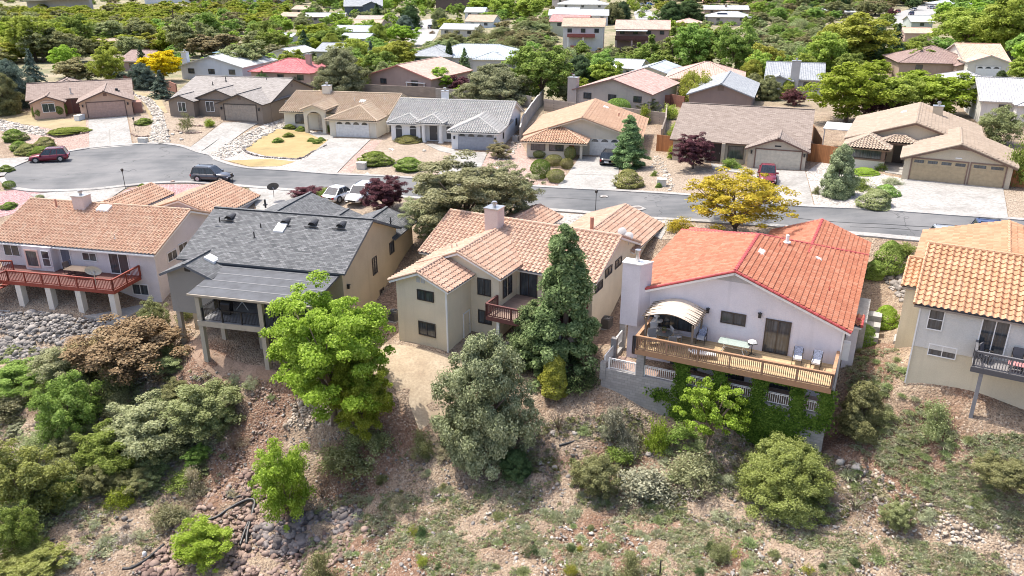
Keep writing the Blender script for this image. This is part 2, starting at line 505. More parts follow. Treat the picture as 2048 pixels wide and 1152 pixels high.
# ---------------------------------------------------------------- ground sheet
def build_ground():
    xs = np.concatenate([-np.geomspace(60, 2600, 60)[::-1], np.arange(-59, 60, .55), np.geomspace(60, 2600, 60)])
    ys = np.concatenate([[-600, -300, -120, -50, -10, 10, 20, 26], np.arange(30, 62, .3), np.arange(62, 135, .8), np.geomspace(135, 2600, 110)])
    X, Y = np.meshgrid(xs, ys)
    Z = TA(X, Y).reshape(X.shape)
    # roughness of the wild slope in front of the houses and of the far hills
    rs = np.random.RandomState(3)
    near = np.clip((-Z - 6.6) / 2.0, 0, 1) * (Y < 62) * (Y > 20)
    far = np.clip((Y - 300) / 400, 0, 1)
    N = np.zeros_like(Z); F_ = np.zeros_like(Z)
    for k in range(26):
        a = rs.rand() * 6.283; fr = rs.uniform(.8, 5.0)
        N += .12 / fr ** .35 * np.sin((X * math.cos(a) + Y * math.sin(a)) * fr + rs.rand() * 6.3 + 1.5 * np.sin(X * .4 + k) + 1.2 * np.cos(Y * .5 + k))
        F_ += 3.0 * np.sin((X * math.cos(a) + Y * math.sin(a)) * fr * .012 + rs.rand() * 6.3)
    Z = Z + near * N * .45
    nx, ny = len(xs), len(ys)
    V = np.stack([X, Y, Z], -1).reshape(-1, 3)
    i = np.arange(nx * ny).reshape(ny, nx)
    Fq = np.stack([i[:-1, :-1], i[:-1, 1:], i[1:, 1:], i[1:, :-1]], -1).reshape(-1, 4)
    me = npmesh("ground", V, Fq)
    # zones: r = red soil, g = scrub green, b = pale gravel / sand
    def blob(px, py, r, k=1.0, sy=1.0):
        p = G(px, py)
        return k * np.exp(-(((X - p.x) / r) ** 2 + ((Y - p.y) / (r * sy)) ** 2))
    red = np.zeros_like(X)
    for a in ((520,860,2.2),(470,920,2.0),(430,980,2),(740,900,2.6),(800,840,2.2),(560,800,2.4),(700,960,2.2),(400,740,2.6),(1200,880,2.4),(1150,960,2),(1250,900,2),(1750,700,1.3),(1740,760,1.5),(1720,640,1.3),
              (1700,880,1.8),(1800,930,2.4),(1850,880,2.0),(1950,760,2.0),(1730,800,1.5),(850,1130,3),(1200,1100,3.4),(1500,1120,3.2),(700,1130,3),(1000,1060,2.2),(1350,1040,2),(1780,970,2),(1900,950,2)):
        red = np.maximum(red, blob(*a))
    pale = np.zeros_like(X)
    for a in ((850,720,2.8),(830,760,2.4),(860,800,1.8),(800,700,2.2),(900,760,1.8),(1250,830,1.6),(1300,850,1.8),(1150,850,2),(60,650,3.5),(150,820,2),(200,1050,2.0),(1100,1000,2.4),(950,1050,2.6),(1420,1000,3),(1600,1080,3),(1950,1020,2.4),(2000,1060,2.4),
              (300,960,2),(150,1000,2),(900,880,1.2),(620,820,1.6),(250,1080,2)):
        pale = np.maximum(pale, blob(*a))
    green = np.clip((Y - 118) / 50, 0, 1) * .92
    ca = me.color_attributes.new("zone", 'FLOAT_COLOR', 'POINT')
    ca.data.foreach_set("color", np.stack([red.ravel(), green.ravel(), pale.ravel(), np.ones(red.size)], -1).astype(np.float32).ravel())
    m, nt, b = newmat("hillside soil")
    p = pos(nt)
    at_ = nd(nt, "ShaderNodeAttribute", attribute_name="zone")
    s = nd(nt, "ShaderNodeSeparateXYZ"); nt.links.new(at_.outputs["Vector"], s.inputs[0])
    n1 = noise(nt, .55, 8, p, .7); n2 = noise(nt, 4.5, 6, p, .75); n3 = noise(nt, .02, 6, p, .6)
    soil = ramp(nt, n1, [(.32, (.19, .13, .085)), (.5, (.32, .24, .165)), (.68, (.43, .35, .25))])
    redc = ramp(nt, n2, [(.3, (.13, .06, .035)), (.7, (.27, .13, .075))])
    palec = ramp(nt, n2, [(.3, (.31, .235, .165)), (.7, (.46, .37, .27))])
    c = mix(nt, math_(nt, 'MULTIPLY', ramp(nt, math_(nt, 'ADD', s.outputs[0], math_(nt, 'MULTIPLY', math_(nt, 'SUBTRACT', n1, .5), .9)), [(.25, 0.0), (.6, 1.0)]), .8), soil, redc)
    c = mix(nt, ramp(nt, math_(nt, 'ADD', s.outputs[2], math_(nt, 'MULTIPLY', math_(nt, 'SUBTRACT', n1, .5), .9)), [(.3, 0.0), (.6, .85)]), c, palec)
    v = nd(nt, "ShaderNodeTexVoronoi"); v.inputs["Scale"].default_value = 7.0
    nt.links.new(p, v.inputs["Vector"])
    hs = nd(nt, "ShaderNodeSeparateXYZ"); nt.links.new(v.outputs["Color"], hs.inputs[0])
    peb = ramp(nt, hs.outputs[0], [(0, (.09, .06, .045)), (.45, (.22, .155, .11)), (.8, (.32, .24, .18)), (1, (.46, .39, .31))])
    c = mix(nt, ramp(nt, n2, [(.42, 0.0), (.6, .75)]), c, peb)
    v2 = nd(nt, "ShaderNodeTexVoronoi"); v2.inputs["Scale"].default_value = 15.0
    nt.links.new(p, v2.inputs["Vector"])
    h2 = nd(nt, "ShaderNodeSeparateXYZ"); nt.links.new(v2.outputs["Color"], h2.inputs[0])
    n5 = noise(nt, 1.6, 4, p, .6)
    c = mix(nt, math_(nt, 'MULTIPLY', math_(nt, 'GREATER_THAN', math_(nt, 'ADD', h2.outputs[0], math_(nt, 'MULTIPLY', n5, .7)), 1.3), .65), c, (.42, .36, .29))
    c = mix(nt, math_(nt, 'MULTIPLY', math_(nt, 'LESS_THAN', h2.outputs[1], .16), .6), c, (.08, .05, .035))
    scrub = ramp(nt, noise(nt, .12, 8, p, .7), [(.33, (.36, .29, .20)), (.47, (.27, .24, .15)), (.56, (.16, .17, .08)), (.68, (.30, .26, .17)), (.8, (.38, .31, .22))])
    c = mix(nt, s.outputs[1], c, scrub)
    nt.links.new(c, b.inputs["Base Color"])
    b.inputs["Roughness"].default_value = .97
    hgt = math_(nt, 'ADD', n2, math_(nt, 'MULTIPLY', v.outputs["Distance"], -.8))
    bump(nt, b, hgt, .9, .12)
    me.materials.append(m)
    me.polygons.foreach_set("use_smooth", [True] * len(me.polygons))
    o = link("ground", me)
    tag(o, "dry hillside and yards of tan and reddish soil falling into a rocky gully", "ground", kind="structure")

def npmesh(name, V, Fq):
    me = bpy.data.meshes.new(name)
    V = np.asarray(V, np.float32); Fq = np.asarray(Fq, np.int32)
    k = Fq.shape[1]
    me.vertices.add(len(V)); me.vertices.foreach_set("co", V.ravel())
    me.loops.add(Fq.size); me.loops.foreach_set("vertex_index", Fq.ravel())
    me.polygons.add(len(Fq)); me.polygons.foreach_set("loop_start", np.arange(0, Fq.size, k, dtype=np.int32))
    me.update(calc_edges=True)
    return me
build_ground()

# draped sheets ----------------------------------------------------
def drape(name, pix, off, mat, label, cat, kind=None, step=1.0, world=False, group=None):
    pts = [Vector(p) for p in pix] if world else [G(*p) for p in pix]
    bm = bmesh.new()
    f = bm.faces.new([bm.verts.new((p.x, p.y, 0)) for p in pts])
    bmesh.ops.triangulate(bm, faces=bm.faces[:])
    for ax in (0, 1):
        lo = min(p[ax] for p in pts); hi = max(p[ax] for p in pts)
        t = math.floor(lo / step) * step + step
        while t < hi:
            co = [0, 0, 0]; co[ax] = t; no = [0, 0, 0]; no[ax] = 1
            bmesh.ops.bisect_plane(bm, geom=bm.verts[:] + bm.edges[:] + bm.faces[:], plane_co=co, plane_no=no, dist=1e-5)
            t += step
    zz = TA([v.co.x for v in bm.verts], [v.co.y for v in bm.verts])
    for v, z in zip(bm.verts, zz): v.co.z = z + off
    bmesh.ops.recalc_face_normals(bm, faces=bm.faces[:])
    if sum(f.normal.z for f in bm.faces) < 0: bmesh.ops.reverse_faces(bm, faces=bm.faces[:])
    # skirt, so that the sheet has real thickness
    be = [e for e in bm.edges if e.is_boundary]
    r = bmesh.ops.extrude_edge_only(bm, edges=be)
    for v in r['geom']:
        if isinstance(v, bmesh.types.BMVert): v.co.z -= off + .12
    me = bpy.data.meshes.new(name)
    bm.to_mesh(me); bm.free()
    me.materials.append(mat)
    return tag(link(name, me), label, cat, group, kind)
def smooth_line(pts, sub=6):
    out = []
    n = len(pts)
    for i in range(n - 1):
        p0 = pts[max(i-1, 0)]; p1 = pts[i]; p2 = pts[i+1]; p3 = pts[min(i+2, n-1)]
        for k in range(sub):
            t = k / sub
            out.append(.5 * ((2*p1) + (p2-p0)*t + (2*p0-5*p1+4*p2-p3)*t*t + (3*p1-p0-3*p2+p3)*t**3))
    out.append(pts[-1])
    return out
def strip(name, pix, width, h, mat, label, cat, kind=None, side=1, sub=6, world=False, group=None):
    pts = [Vector(p) for p in pix] if world else [G(*p) for p in pix]
    if sub: pts = smooth_line(pts, sub)
    mb = MB(); L = []; Rr = []
    for i, p in enumerate(pts):
        d = pts[min(i+1, len(pts)-1)] - pts[max(i-1, 0)]; d.z = 0; d.normalize()
        n_ = Vector((-d.y, d.x, 0)) * side
        q = p + n_ * width
        L.append((p.x, p.y, T(p.x, p.y))); Rr.append((q.x, q.y, T(q.x, q.y)))
    for i in range(len(pts) - 1):
        a, b, c, d = L[i], L[i+1], Rr[i+1], Rr[i]
        if side < 0: a, b, c, d = d, c, b, a
        up = lambda p, z: (p[0], p[1], p[2] + z)
        mb.face([up(a, h), up(b, h), up(c, h), up(d, h)])
        mb.face([up(a, -.3), up(b, -.3), up(b, h), up(a, h)])
        mb.face([up(c, -.3), up(d, -.3), up(d, h), up(c, h)])
    return tag(mb.build(name, mat), label, cat, group, kind)

ASPH = None
def make_asphalt():
    m, nt, b = newmat("asphalt")
    p = pos(nt)
    c = ramp(nt, noise(nt, .18, 6, p, .6), [(.35, (.075, .08, .085)), (.65, (.155, .155, .155))])
    mp = nd(nt, "ShaderNodeMapping"); mp.inputs["Rotation"].default_value = (0, 0, R(15)); mp.inputs["Scale"].default_value = (.12, 1.2, 1)
    nt.links.new(p, mp.inputs[0])
    c = mix(nt, ramp(nt, noise(nt, 1.0, 4, mp.outputs[0]), [(.45, 0.0), (.7, .35)]), c, (.19, .19, .19))
    c = mix(nt, .4, c, ramp(nt, noise(nt, 25, 3, p), [(.3, .35), (.7, .65)]), 'OVERLAY')
    v = nd(nt, "ShaderNodeTexVoronoi", feature='DISTANCE_TO_EDGE'); v.inputs["Scale"].default_value = .055
    wv = nd(nt, "ShaderNodeVectorMath", operation='ADD')
    nn = nd(nt, "ShaderNodeTexNoise"); nn.inputs["Scale"].default_value = .5; nt.links.new(p, nn.inputs["Vector"])
    sc2 = nd(nt, "ShaderNodeVectorMath", operation='SCALE'); sc2.inputs[3].default_value = 4.0
    nt.links.new(nn.outputs[1], sc2.inputs[0])
    nt.links.new(p, wv.inputs[0]); nt.links.new(sc2.outputs[0], wv.inputs[1])
    nt.links.new(wv.outputs[0], v.inputs["Vector"])
    c = mix(nt, math_(nt, 'MULTIPLY', math_(nt, 'LESS_THAN', v.outputs["Distance"], .0025), .5), c, (.03, .03, .03))
    nt.links.new(c, b.inputs["Base Color"])
    b.inputs["Roughness"].default_value = .85
    bump(nt, b, noise(nt, 30, 3, p), .3, .01)
    return m
ASPH = make_asphalt()
far_edge = [(9,353),(16,345),(30,335),(59,323),(100,312),(142,304),(180,298),(220,294),(264,291),(295,289),(325,290),(347,292),(366,296),(382,302),(400,308),(417,312),(434,323),(486,337),(573,343),(680,351),(802,357),(930,366),(1065,375),(1220,383),(1380,393),(1500,406),(1626,416),(1789,424),(1920,434),(2048,443),(2250,462),(2600,500)]
near_edge = [(9,356),(18,367),(33,375),(55,379),(80,381),(139,380),(215,375),(260,370),(302,366),(345,364),(389,364),(430,367),(469,370),(555,377),(700,386),(900,400),(1083,417),(1173,424),(1322,437),(1450,444),(1570,452),(1740,468),(1848,478),(2048,494),(2250,516),(2600,560)]
drape("road", far_edge + near_edge[::-1], .05, ASPH, "grey asphalt residential street ending in a round turning bulb at the left", "road", "structure")
KERB = ground("kerb concrete", (.27, .26, .245), (.345, .335, .32), (.40, .39, .37), 4.0, 0, bumpd=.003)
strip("kerb", far_edge, .62, .13, KERB, "pale rolled concrete kerb along the far side of the street", "kerb", "structure", side=1)
strip("kerb", near_edge, .62, .13, KERB, "pale rolled concrete kerb along the near side of the street", "kerb", "structure", side=-1)
# manhole collars
def manhole(px, py, r, label):
    p = G(px, py)
    e = empty("manhole", (p.x, p.y, T(p.x, p.y) + .075), 0, label, "manhole")
    a = MB(); a.cyl((0, 0), r, -.05, .012, 28); a.build("collar", KERB, e)
    a = MB(); a.cyl((0, 0), r * .5, -.02, .018, 24); a.build("cover", plain("iron", (.16, .13, .11), .6, .3), e)
    a = MB()
    for k in range(28):
        t0, t1 = k / 28 * 6.2832, (k + 1) / 28 * 6.2832
        a.face([(r*.98*math.cos(t0), r*.98*math.sin(t0), .006), (r*1.16*math.cos(t0), r*1.16*math.sin(t0), .006), (r*1.16*math.cos(t1), r*1.16*math.sin(t1), .006), (r*.98*math.cos(t1), r*.98*math.sin(t1), .006)])
    a.build("patch_ring", plain("tar", (.03, .03, .03), .6), e)
manhole(1276, 417, .78, "large manhole with a white concrete collar near the lower kerb, above the small red roof")
manhole(1208, 394, .42, "small manhole with a pale collar close to the far kerb")
# skid marks / tar snake near the bulb
def tarline(pix, w, label):
    strip("tar_seam", pix, w, .058, plain("tar", (.03, .03, .03), .6), label, "tar seam", "structure", sub=5)
tarline([(1560,432),(1700,447),(1800,452),(1900,458),(2048,470)], .12, "dark tar seam running along the right end of the street")
tarline([(1700,455),(1760,457),(1830,462),(1950,474)], .07, "shorter tar seam near the lower kerb at the right")
tarline([(237,345),(248,342),(258,344),(266,340),(272,342)], .10, "squiggled tar patch in the middle of the turning bulb")
tarline([(1065,394),(1140,398),(1200,402)], .06, "thin crack seam in the street above the white walled house")

DRV = ground("driveway concrete", (.24, .23, .21), (.35, .34, .32), (.40, .39, .37), 3.0, 0, bumpd=.003)
def drive(pix, label):
    drape("driveway", pix, .075, DRV, label, "driveway", "structure")
def joint(a, b):
    strip("driveway_joint", [a, b], .05, .082, plain("joint", (.2, .19, .17), .9), "dark expansion joint between driveway slabs", "joint", "structure", sub=0, group="driveway joints")
drive([(177,240),(254,233),(265,292),(179,300)], "white driveway of the peach house")
drive([(446,246),(517,247),(420,312),(374,299)], "slanting white driveway of the dark taupe house")
drive([(662,277),(742,279),(672,349),(583,342)], "white driveway of the cream tile roofed house")
drive([(618,268),(640,263),(668,275),(662,281),(640,278)], "front walk of the cream tile roofed house")
drive([(907,302),(975,306),(950,366),(868,361),(890,330)], "driveway of the grey tile roofed house")
drive([(852,290),(864,288),(910,300),(905,308),(880,303)], "front walk of the grey tile roofed house")
drive([(1160,314),(1241,314),(1232,384),(1112,376),(1136,348)], "driveway with the black car")
drive([(1422,328),(1500,337),(1610,344),(1628,415),(1520,407),(1505,350),(1425,339)], "driveway with the red pickup")
drive([(1808,358),(2006,378),(2016,441),(1786,424)], "wide driveway of the three door garage")
drive([(1768,322),(1808,330),(1812,352),(1770,345)], "front walk of the three door garage house")
for a, b in (((1870,366),(1864,428)),((1929,371),(1931,433)),((1798,392),(2010,409)),((1194,316),(1163,380)),((218,238),(220,296)),((484,246),(400,305)),((702,278),(630,345)),((1147,350),(1236,352)),((178,268),(259,262)),((1560,341),(1570,410))): joint(a, b)
drive([(60,390),(135,382),(255,375),(215,402),(95,412)], "driveway left of the red tile garage roof")
drive([(497,374),(600,382),(585,432),(520,440)], "driveway beside the slate shingle garage")
drive([(1318,440),(1346,444),(1322,480),(1300,470)], "narrow driveway beside the yellow walled garage")
drive([(0,318),(60,315),(30,332),(5,348),(0,350)], "sidewalk at the far left bend of the street")

PINK = ground("pink gravel", (.27, .18, .15), (.35, .25, .21), (.42, .33, .28), 8, 9, .55)
MAUVE = ground("mauve gravel", (.27, .15, .15), (.37, .22, .22), (.45, .32, .31), 8, 9, .55)
TANG = ground("tan gravel", (.23, .175, .125), (.30, .24, .18), (.37, .31, .245), 8, 9, .5)
GREYG = ground("grey gravel", (.27, .25, .23), (.38, .35, .32), (.48, .45, .41), 8, 7, .6)
STRAW = ground("dormant grass", (.26, .20, .09), (.36, .27, .12), (.43, .33, .16), 22, 0, bumpd=.03)
DRYG = ground("dry turf", (.26, .21, .12), (.34, .28, .16), (.41, .34, .21), 22, 0, bumpd=.03)
RIVER = ground("cobble bed", (.22, .19, .16), (.4, .37, .33), (.5, .47, .43), 8, 3.2, .8, bumpd=.2)
def bed(name, pix, mat, label, off=.03, cat="ground cover"):
    drape(name, pix, off, mat, label, cat, "structure")
bed("gravel_bed", [(62,236),(178,240),(178,300),(110,303),(60,300),(20,290),(60,262)], PINK, "pink gravel front yard of the peach house")
bed("lawn", [(0,222),(62,225),(70,236),(172,240),(172,256),(120,262),(60,250),(0,245)], DRYG, "dry lawn left of the peach house", .045)
bed("lawn", [(258,182),(318,190),(335,225),(300,238),(285,205),(262,188)], DRYG, "dry lawn between the peach and the taupe house", .045)
bed("gravel_bed", [(256,232),(335,226),(445,244),(374,298),(330,291),(268,288)], TANG, "tan gravel front yard of the dark taupe house")
bed("cobble_bed", [(265,188),(300,196),(325,222),(332,250),(340,289),(300,287),(304,255),(306,232),(290,208)], RIVER, "dry stream of pale cobbles beside the peach house", .05)
bed("cobble_bed", [(0,240),(40,248),(95,262),(92,272),(50,268),(0,262)], RIVER, "pale cobble bed left of the clipped mounds", .05)
bed("cobble_bed", [(572,236),(575,250),(520,280),(470,312),(430,320),(420,308),(500,262)], RIVER, "slanting cobble bed between the two driveways", .05)
bed("gravel_bed", [(520,262),(575,240),(660,275),(584,341),(520,338),(432,316)], GREYG, "grey pink gravel front yard of the cream house")
bed("lawn", [(555,258),(610,262),(655,278),(650,296),(600,318),(530,312),(490,300),(510,282)], STRAW, "straw coloured dormant lawn of the cream house", .055)
bed("lawn", [(455,322),(540,318),(590,324),(560,333),(500,334)], STRAW, "narrow strip of straw coloured grass by the kerb", .055)
bed("gravel_bed", [(745,280),(800,262),(905,306),(866,360),(780,355),(676,348)], TANG, "tan gravel front yard of the grey tile roofed house")
bed("gravel_bed", [(740,282),(765,280),(730,320),(700,348),(676,346)], PINK, "pink gravel strip beside the cream driveway", .045)
bed("gravel_bed", [(978,305),(1042,285),(1060,320),(1110,340),(1134,346),(1112,375),(945,366)], PINK, "pink gravel yard with clipped round shrubs")
bed("gravel_bed", [(1242,316),(1300,300),(1350,320),(1420,340),(1500,352),(1515,406),(1236,385)], TANG, "tan gravel yard between the black car and the red pickup")
bed("gravel_bed", [(1612,345),(1640,325),(1700,335),(1808,358),(1786,423),(1630,414)], GREYG, "grey gravel yard with dark shrubs left of the wide driveway")
bed("gravel_bed", [(2008,380),(2200,395),(2300,460),(2018,442)], TANG, "tan gravel strip right of the wide driveway")
bed("gravel_bed", [(0,384),(30,380),(80,386),(135,386),(60,395),(100,410),(-20,440)], MAUVE, "mauve gravel yard at the far left")
bed("gravel_bed", [(258,378),(310,370),(389,369),(470,376),(500,382),(520,400),(240,412),(215,402)], MAUVE, "mauve gravel yard behind the red tile roofs")
bed("gravel_bed", [(1083,423),(1173,430),(1320,443),(1300,470),(1100,455)], GREYG, "grey gravel yard behind the red tile entry roof", .04)
bed("gravel_bed", [(1346,446),(1440,450),(1400,480),(1320,480)], TANG, "tan gravel beside the narrow driveway")
bed("gravel_bed", [(600,385),(700,392),(860,404),(850,440),(640,432)], TANG, "tan gravel under the purple trees")
bed("gravel_bed", [(1240,600),(1262,570),(1275,600),(1232,690),(1185,690)], ground("brown gravel", (.17, .11, .08), (.26, .18, .13), (.36, .27, .2), 8, 9, .6), "brown gravel side yard between the yellow wall and the chimney", .03)
bed("gravel_bed", [(740,610),(800,560),(810,585),(795,650),(760,680),(745,700)], ground("brown gravel", (.17, .11, .08), (.26, .18, .13), (.36, .27, .2), 8, 9, .6), "brown gravel side yard between the tan and the white house", .03)
bed("bare_yard", [(765,690),(800,690),(900,714),(975,700),(1010,720),(900,775),(885,880),(868,930),(846,880),(815,800),(748,750)], ground("sandy dirt", (.33, .255, .175), (.41, .33, .23), (.48, .395, .285), 6, 0, bumpd=.02, big=.5), "smooth bare tan dirt yard below the ivory house", .035)
bed("bare_yard", [(372,668),(420,700),(560,745),(620,760),(600,775),(480,765),(400,735),(370,700)], ground("brown dirt", (.22, .145, .10), (.30, .205, .145), (.36, .26, .19), 6, 22, .25, bumpd=.02, big=.5), "brown bare dirt behind the tan house", .035)
bed("far_road", [(1268,16),(1290,14),(1312,30),(1330,50),(1276,50),(1268,30)], plain("far asphalt", (.3, .3, .29), .9), "far street curving uphill at the top", .1)
bed("far_road", [(1775,42),(1800,24),(1850,8),(1930,6),(1900,22),(1860,30),(1830,42),(1850,50),(1810,52),(1780,50)], plain("far asphalt", (.3, .3, .29), .9), "far turning circle at the top right", .1)
bed("far_road", [(815,78),(832,44),(860,38),(892,42),(880,58),(872,75),(855,90),(820,92)], plain("far asphalt", (.3, .3, .29), .9), "far street between trees left of the hill", .1)

# ---------------------------------------------------------------- foliage
LF = {
 'bright': leafm("leaf bright green", (.13,.19,.02), (.29,.395,.05), (.48,.59,.13), .45),
 'mid': leafm("leaf mid green", (.10,.15,.035), (.23,.33,.07), (.39,.49,.16), .4),
 'wood': leafm("leaf cottonwood", (.15,.20,.03), (.32,.42,.075), (.50,.58,.16), .45),
 'dark': leafm("leaf dark green", (.035,.06,.025), (.08,.125,.05), (.16,.21,.09), .2),
 'olive': leafm("leaf olive", (.13,.145,.06), (.26,.28,.12), (.41,.43,.23)),
 'greygreen': leafm("leaf grey green", (.15,.155,.075), (.31,.32,.17), (.48,.48,.29)),
 'blue': leafm("needle blue green", (.06,.09,.07), (.14,.19,.145), (.26,.32,.25), .2),
 'spruce': leafm("needle spruce", (.035,.06,.035), (.085,.13,.065), (.18,.24,.12), .2),
 'cedar': leafm("needle cedar", (.07,.11,.045), (.19,.27,.11), (.35,.44,.21), .35),
 'juniper': leafm("scale juniper", (.11,.13,.065), (.27,.305,.16), (.46,.49,.30), .25),
 'yellow': leafm("leaf golden", (.45,.37,.01), (.75,.62,.02), (.9,.78,.06), .4),
 'locust': leafm("leaf locust gold", (.25,.26,.03), (.52,.47,.05), (.72,.64,.10), .4),
 'lime': leafm("leaf lime", (.18,.21,.03), (.36,.40,.07), (.52,.56,.15), .4),
 'purple': leafm("leaf purple", (.05,.022,.028), (.12,.05,.06), (.22,.11,.115), .2),
 'rust': leafm("shrub rust", (.16,.115,.06), (.28,.205,.115), (.40,.32,.19), .2),
 'brown': leafm("shrub brown olive", (.13,.11,.055), (.24,.205,.105), (.35,.32,.18), .2),
 'sage': leafm("sage", (.25,.27,.16), (.43,.46,.29), (.6,.62,.44), .45),
 'sageg': leafm("sage green", (.17,.21,.09), (.32,.38,.17), (.46,.51,.28), .45),
 'straw': leafm("straw tuft", (.3,.26,.16), (.46,.41,.27), (.62,.57,.43), .4),
 'twig': leafm("dry twig", (.22,.19,.16), (.36,.32,.28), (.48,.44,.38), .1),
 'dome': leafm("leaf olive yellow", (.12,.13,.03), (.25,.275,.075), (.40,.42,.16), .3),
 'ash': leafm("leaf ashen", (.17,.17,.11), (.30,.30,.21), (.44,.43,.31), .2),
 'clip': leafm("clipped green", (.06,.095,.02), (.145,.20,.04), (.26,.33,.09), .2),
 'clipolive': leafm("clipped olive", (.12,.12,.04), (.23,.235,.08), (.34,.34,.14), .2),
}
def rdir(rs, n):
    v = rs.normal(size=(n, 3)); return v / np.linalg.norm(v, axis=1, keepdims=True)
def leaves(rs, C, N, size, aspect=1.7, spread=.9):
    """a quad per leaf clump: centre C, general normal N"""
    n = len(C)
    size = np.broadcast_to(size, (n,)) * rs.uniform(.6, 1.35, n)
    nn = N + rdir(rs, n) * spread
    nn /= np.linalg.norm(nn, axis=1, keepdims=True) + 1e-9
    a = np.cross(nn, rdir(rs, n)); a /= np.linalg.norm(a, axis=1, keepdims=True) + 1e-9
    b = np.cross(nn, a)
    a = a * (size * aspect / 2)[:, None]; b = b * (size / 2)[:, None]
    k = rs.uniform(-.35, .35, n)[:, None]
    V = np.stack([C - a, C - b + a * k, C + a, C + b - a * k], 1).reshape(-1, 3)
    return V
def fmesh(name, V, mat=None):
    n = len(V) // 4
    me = npmesh(name, V, np.arange(n * 4).reshape(n, 4))
    me.materials.append(mat)
    return me
def crown_broad(rs, r=1.0, h=1.0, z0=.25, blobs=70, per=90, leaf=.026, inner=.35, b0=.09, b1=.19, squash=.75):
    """unit tree: lumpy crown of many leaf clusters with gaps between them, from z0*h to h"""
    V = []
    H = (1 - z0) / 2
    ph = rs.rand(6) * 6.283
    for i in range(blobs):
        d = rdir(rs, 1)[0]
        if d[2] < -.5 and rs.rand() < .35: d[2] = -d[2] * .6
        a = math.atan2(d[1], d[0])
        lob = 1 + .16 * math.sin(2 * a + ph[0]) + .12 * math.sin(3 * a + ph[1] + 2 * d[2]) + .10 * math.sin(5 * a + ph[2] - 3 * d[2])
        u = (inner + (1 - inner) * rs.rand() ** .55) * .84 * lob
        c = d * u
        b = rs.uniform(b0, b1)
        n = int(per * (b / b1) ** 1.3 * rs.uniform(.7, 1.3)) + 8
        dd = rdir(rs, n)
        dd[:, 2] = np.where(rs.rand(n) < .65, np.abs(dd[:, 2]), dd[:, 2])
        q = c + dd * [b, b, b * squash] * (rs.rand(n) ** .4)[:, None] * 1.15
        N = dd * .6 + d * .4 + np.array([0, 0, .45])
        P = np.stack([q[:, 0] * r, q[:, 1] * r, (z0 + H + q[:, 2] * H) * h], 1)
        V.append(leaves(rs, P, N, leaf, 1.5, .9))
    return np.concatenate(V)
def lobes(rs, prof, nb, b0, b1, per, leaf, zs=.6, inner=.55, up=.3, droop=0.0, aspect=1.8, wob=1.0):
    """leaf clusters hung round an axis; prof(t) is the outline"""
    V = []
    tt = np.linspace(0, 1, 50); pp = np.array([prof(t) for t in tt]); cdf = np.cumsum(pp + .02); cdf /= cdf[-1]
    ph = rs.rand(4) * 6.283
    for i in range(nb):
        t = np.interp(rs.rand(), cdf, tt); a = rs.rand() * 6.283
        k = 1 + wob * (.13 * math.sin(3 * a + ph[0] + t * 9) + .10 * math.sin(5 * a + ph[1] - t * 14))
        rad = prof(t) * rs.uniform(inner, 1.0) * k
        c = np.array([rad * math.cos(a), rad * math.sin(a), t - droop * rad])
        b = rs.uniform(b0, b1) * (.55 + .45 * min(1, prof(t) / (max(pp) * .6)))
        n = int(per * rs.uniform(.6, 1.4))
        dd = rdir(rs, n)
        q = c + dd * [b, b, b * zs] * (rs.rand(n) ** .45)[:, None]
        q[:, 2] -= droop * 1.2 * np.maximum(0, np.hypot(q[:, 0], q[:, 1]) - rad)
        N = dd * .7 + np.array([math.cos(a), math.sin(a), 0]) * .5 + np.array([0, 0, up])
        V.append(leaves(rs, q, N, leaf, aspect, .8))
    return np.concatenate(V)
def crown_conifer(rs, r=.38, h=1.0, levels=17, per=15, leaf=.035, z0=.08, droop=.25, dens=26, top=1.0):
    V = []
    for L in range(levels):
        t = L / (levels - 1)
        z = z0 + (1 - z0) * t
        rad = r * (1 - t) ** .85 * (1 + .12 * rs.randn()) + .02
        nb = max(4, int(per * (1 - .6 * t)))
        for k in range(nb):
            a = rs.rand() * 6.283; L_ = rad * rs.uniform(.72, 1.15)
            n = int(dens * (.4 + L_ / r)) + 4
            s = rs.rand(n) ** .6
            x = s * L_
            wdt = .10 * L_ + .012
            off = rs.normal(size=n) * wdt * (1.1 - s * .6)
            zz = z - droop * x * s + rs.normal(size=n) * .010 + .03 * (1 - s)
            P = np.stack([x * math.cos(a) - off * math.sin(a), x * math.sin(a) + off * math.cos(a), zz], 1)
            N = np.tile([math.cos(a) * .5, math.sin(a) * .5, .8], (n, 1))
            V.append(leaves(rs, P, N, leaf, 2.0, .6))
    n = 120
    zz = rs.uniform(.9, 1.0, n)
    P = np.stack([rs.normal(size=n) * .012, rs.normal(size=n) * .012, zz], 1)
    V.append(leaves(rs, P, rdir(rs, n), leaf * .8, 1.8))
    return np.concatenate(V)
def crown_dense(rs, prof, n=7000, leaf=.035, lump=.12, nl=40, up=.5, depth_=.16):
    """solid foliage round an axis: prof(t) gives the radius at height t; lumpy surface with some depth"""
    t = rs.rand(n); a = rs.rand(n) * 6.283
    rad = np.array([prof(x) for x in t])
    ld = rs.rand(nl, 2) * [1, 6.283]
    bumpv = np.zeros(n)
    for lt, la in ld:
        da = np.angle(np.exp(1j * (a - la)))
        bumpv = np.maximum(bumpv, np.exp(-((t - lt) / .10) ** 2 - (da / .45) ** 2))
    k = 1 - lump + lump * 1.6 * bumpv - rs.rand(n) ** 2 * depth_
    x = rad * k
    P = np.stack([x * np.cos(a), x * np.sin(a), t], 1)
    N = np.stack([np.cos(a), np.sin(a), np.full(n, up)], 1)
    return leaves(rs, P, N, leaf, 1.8, .6)
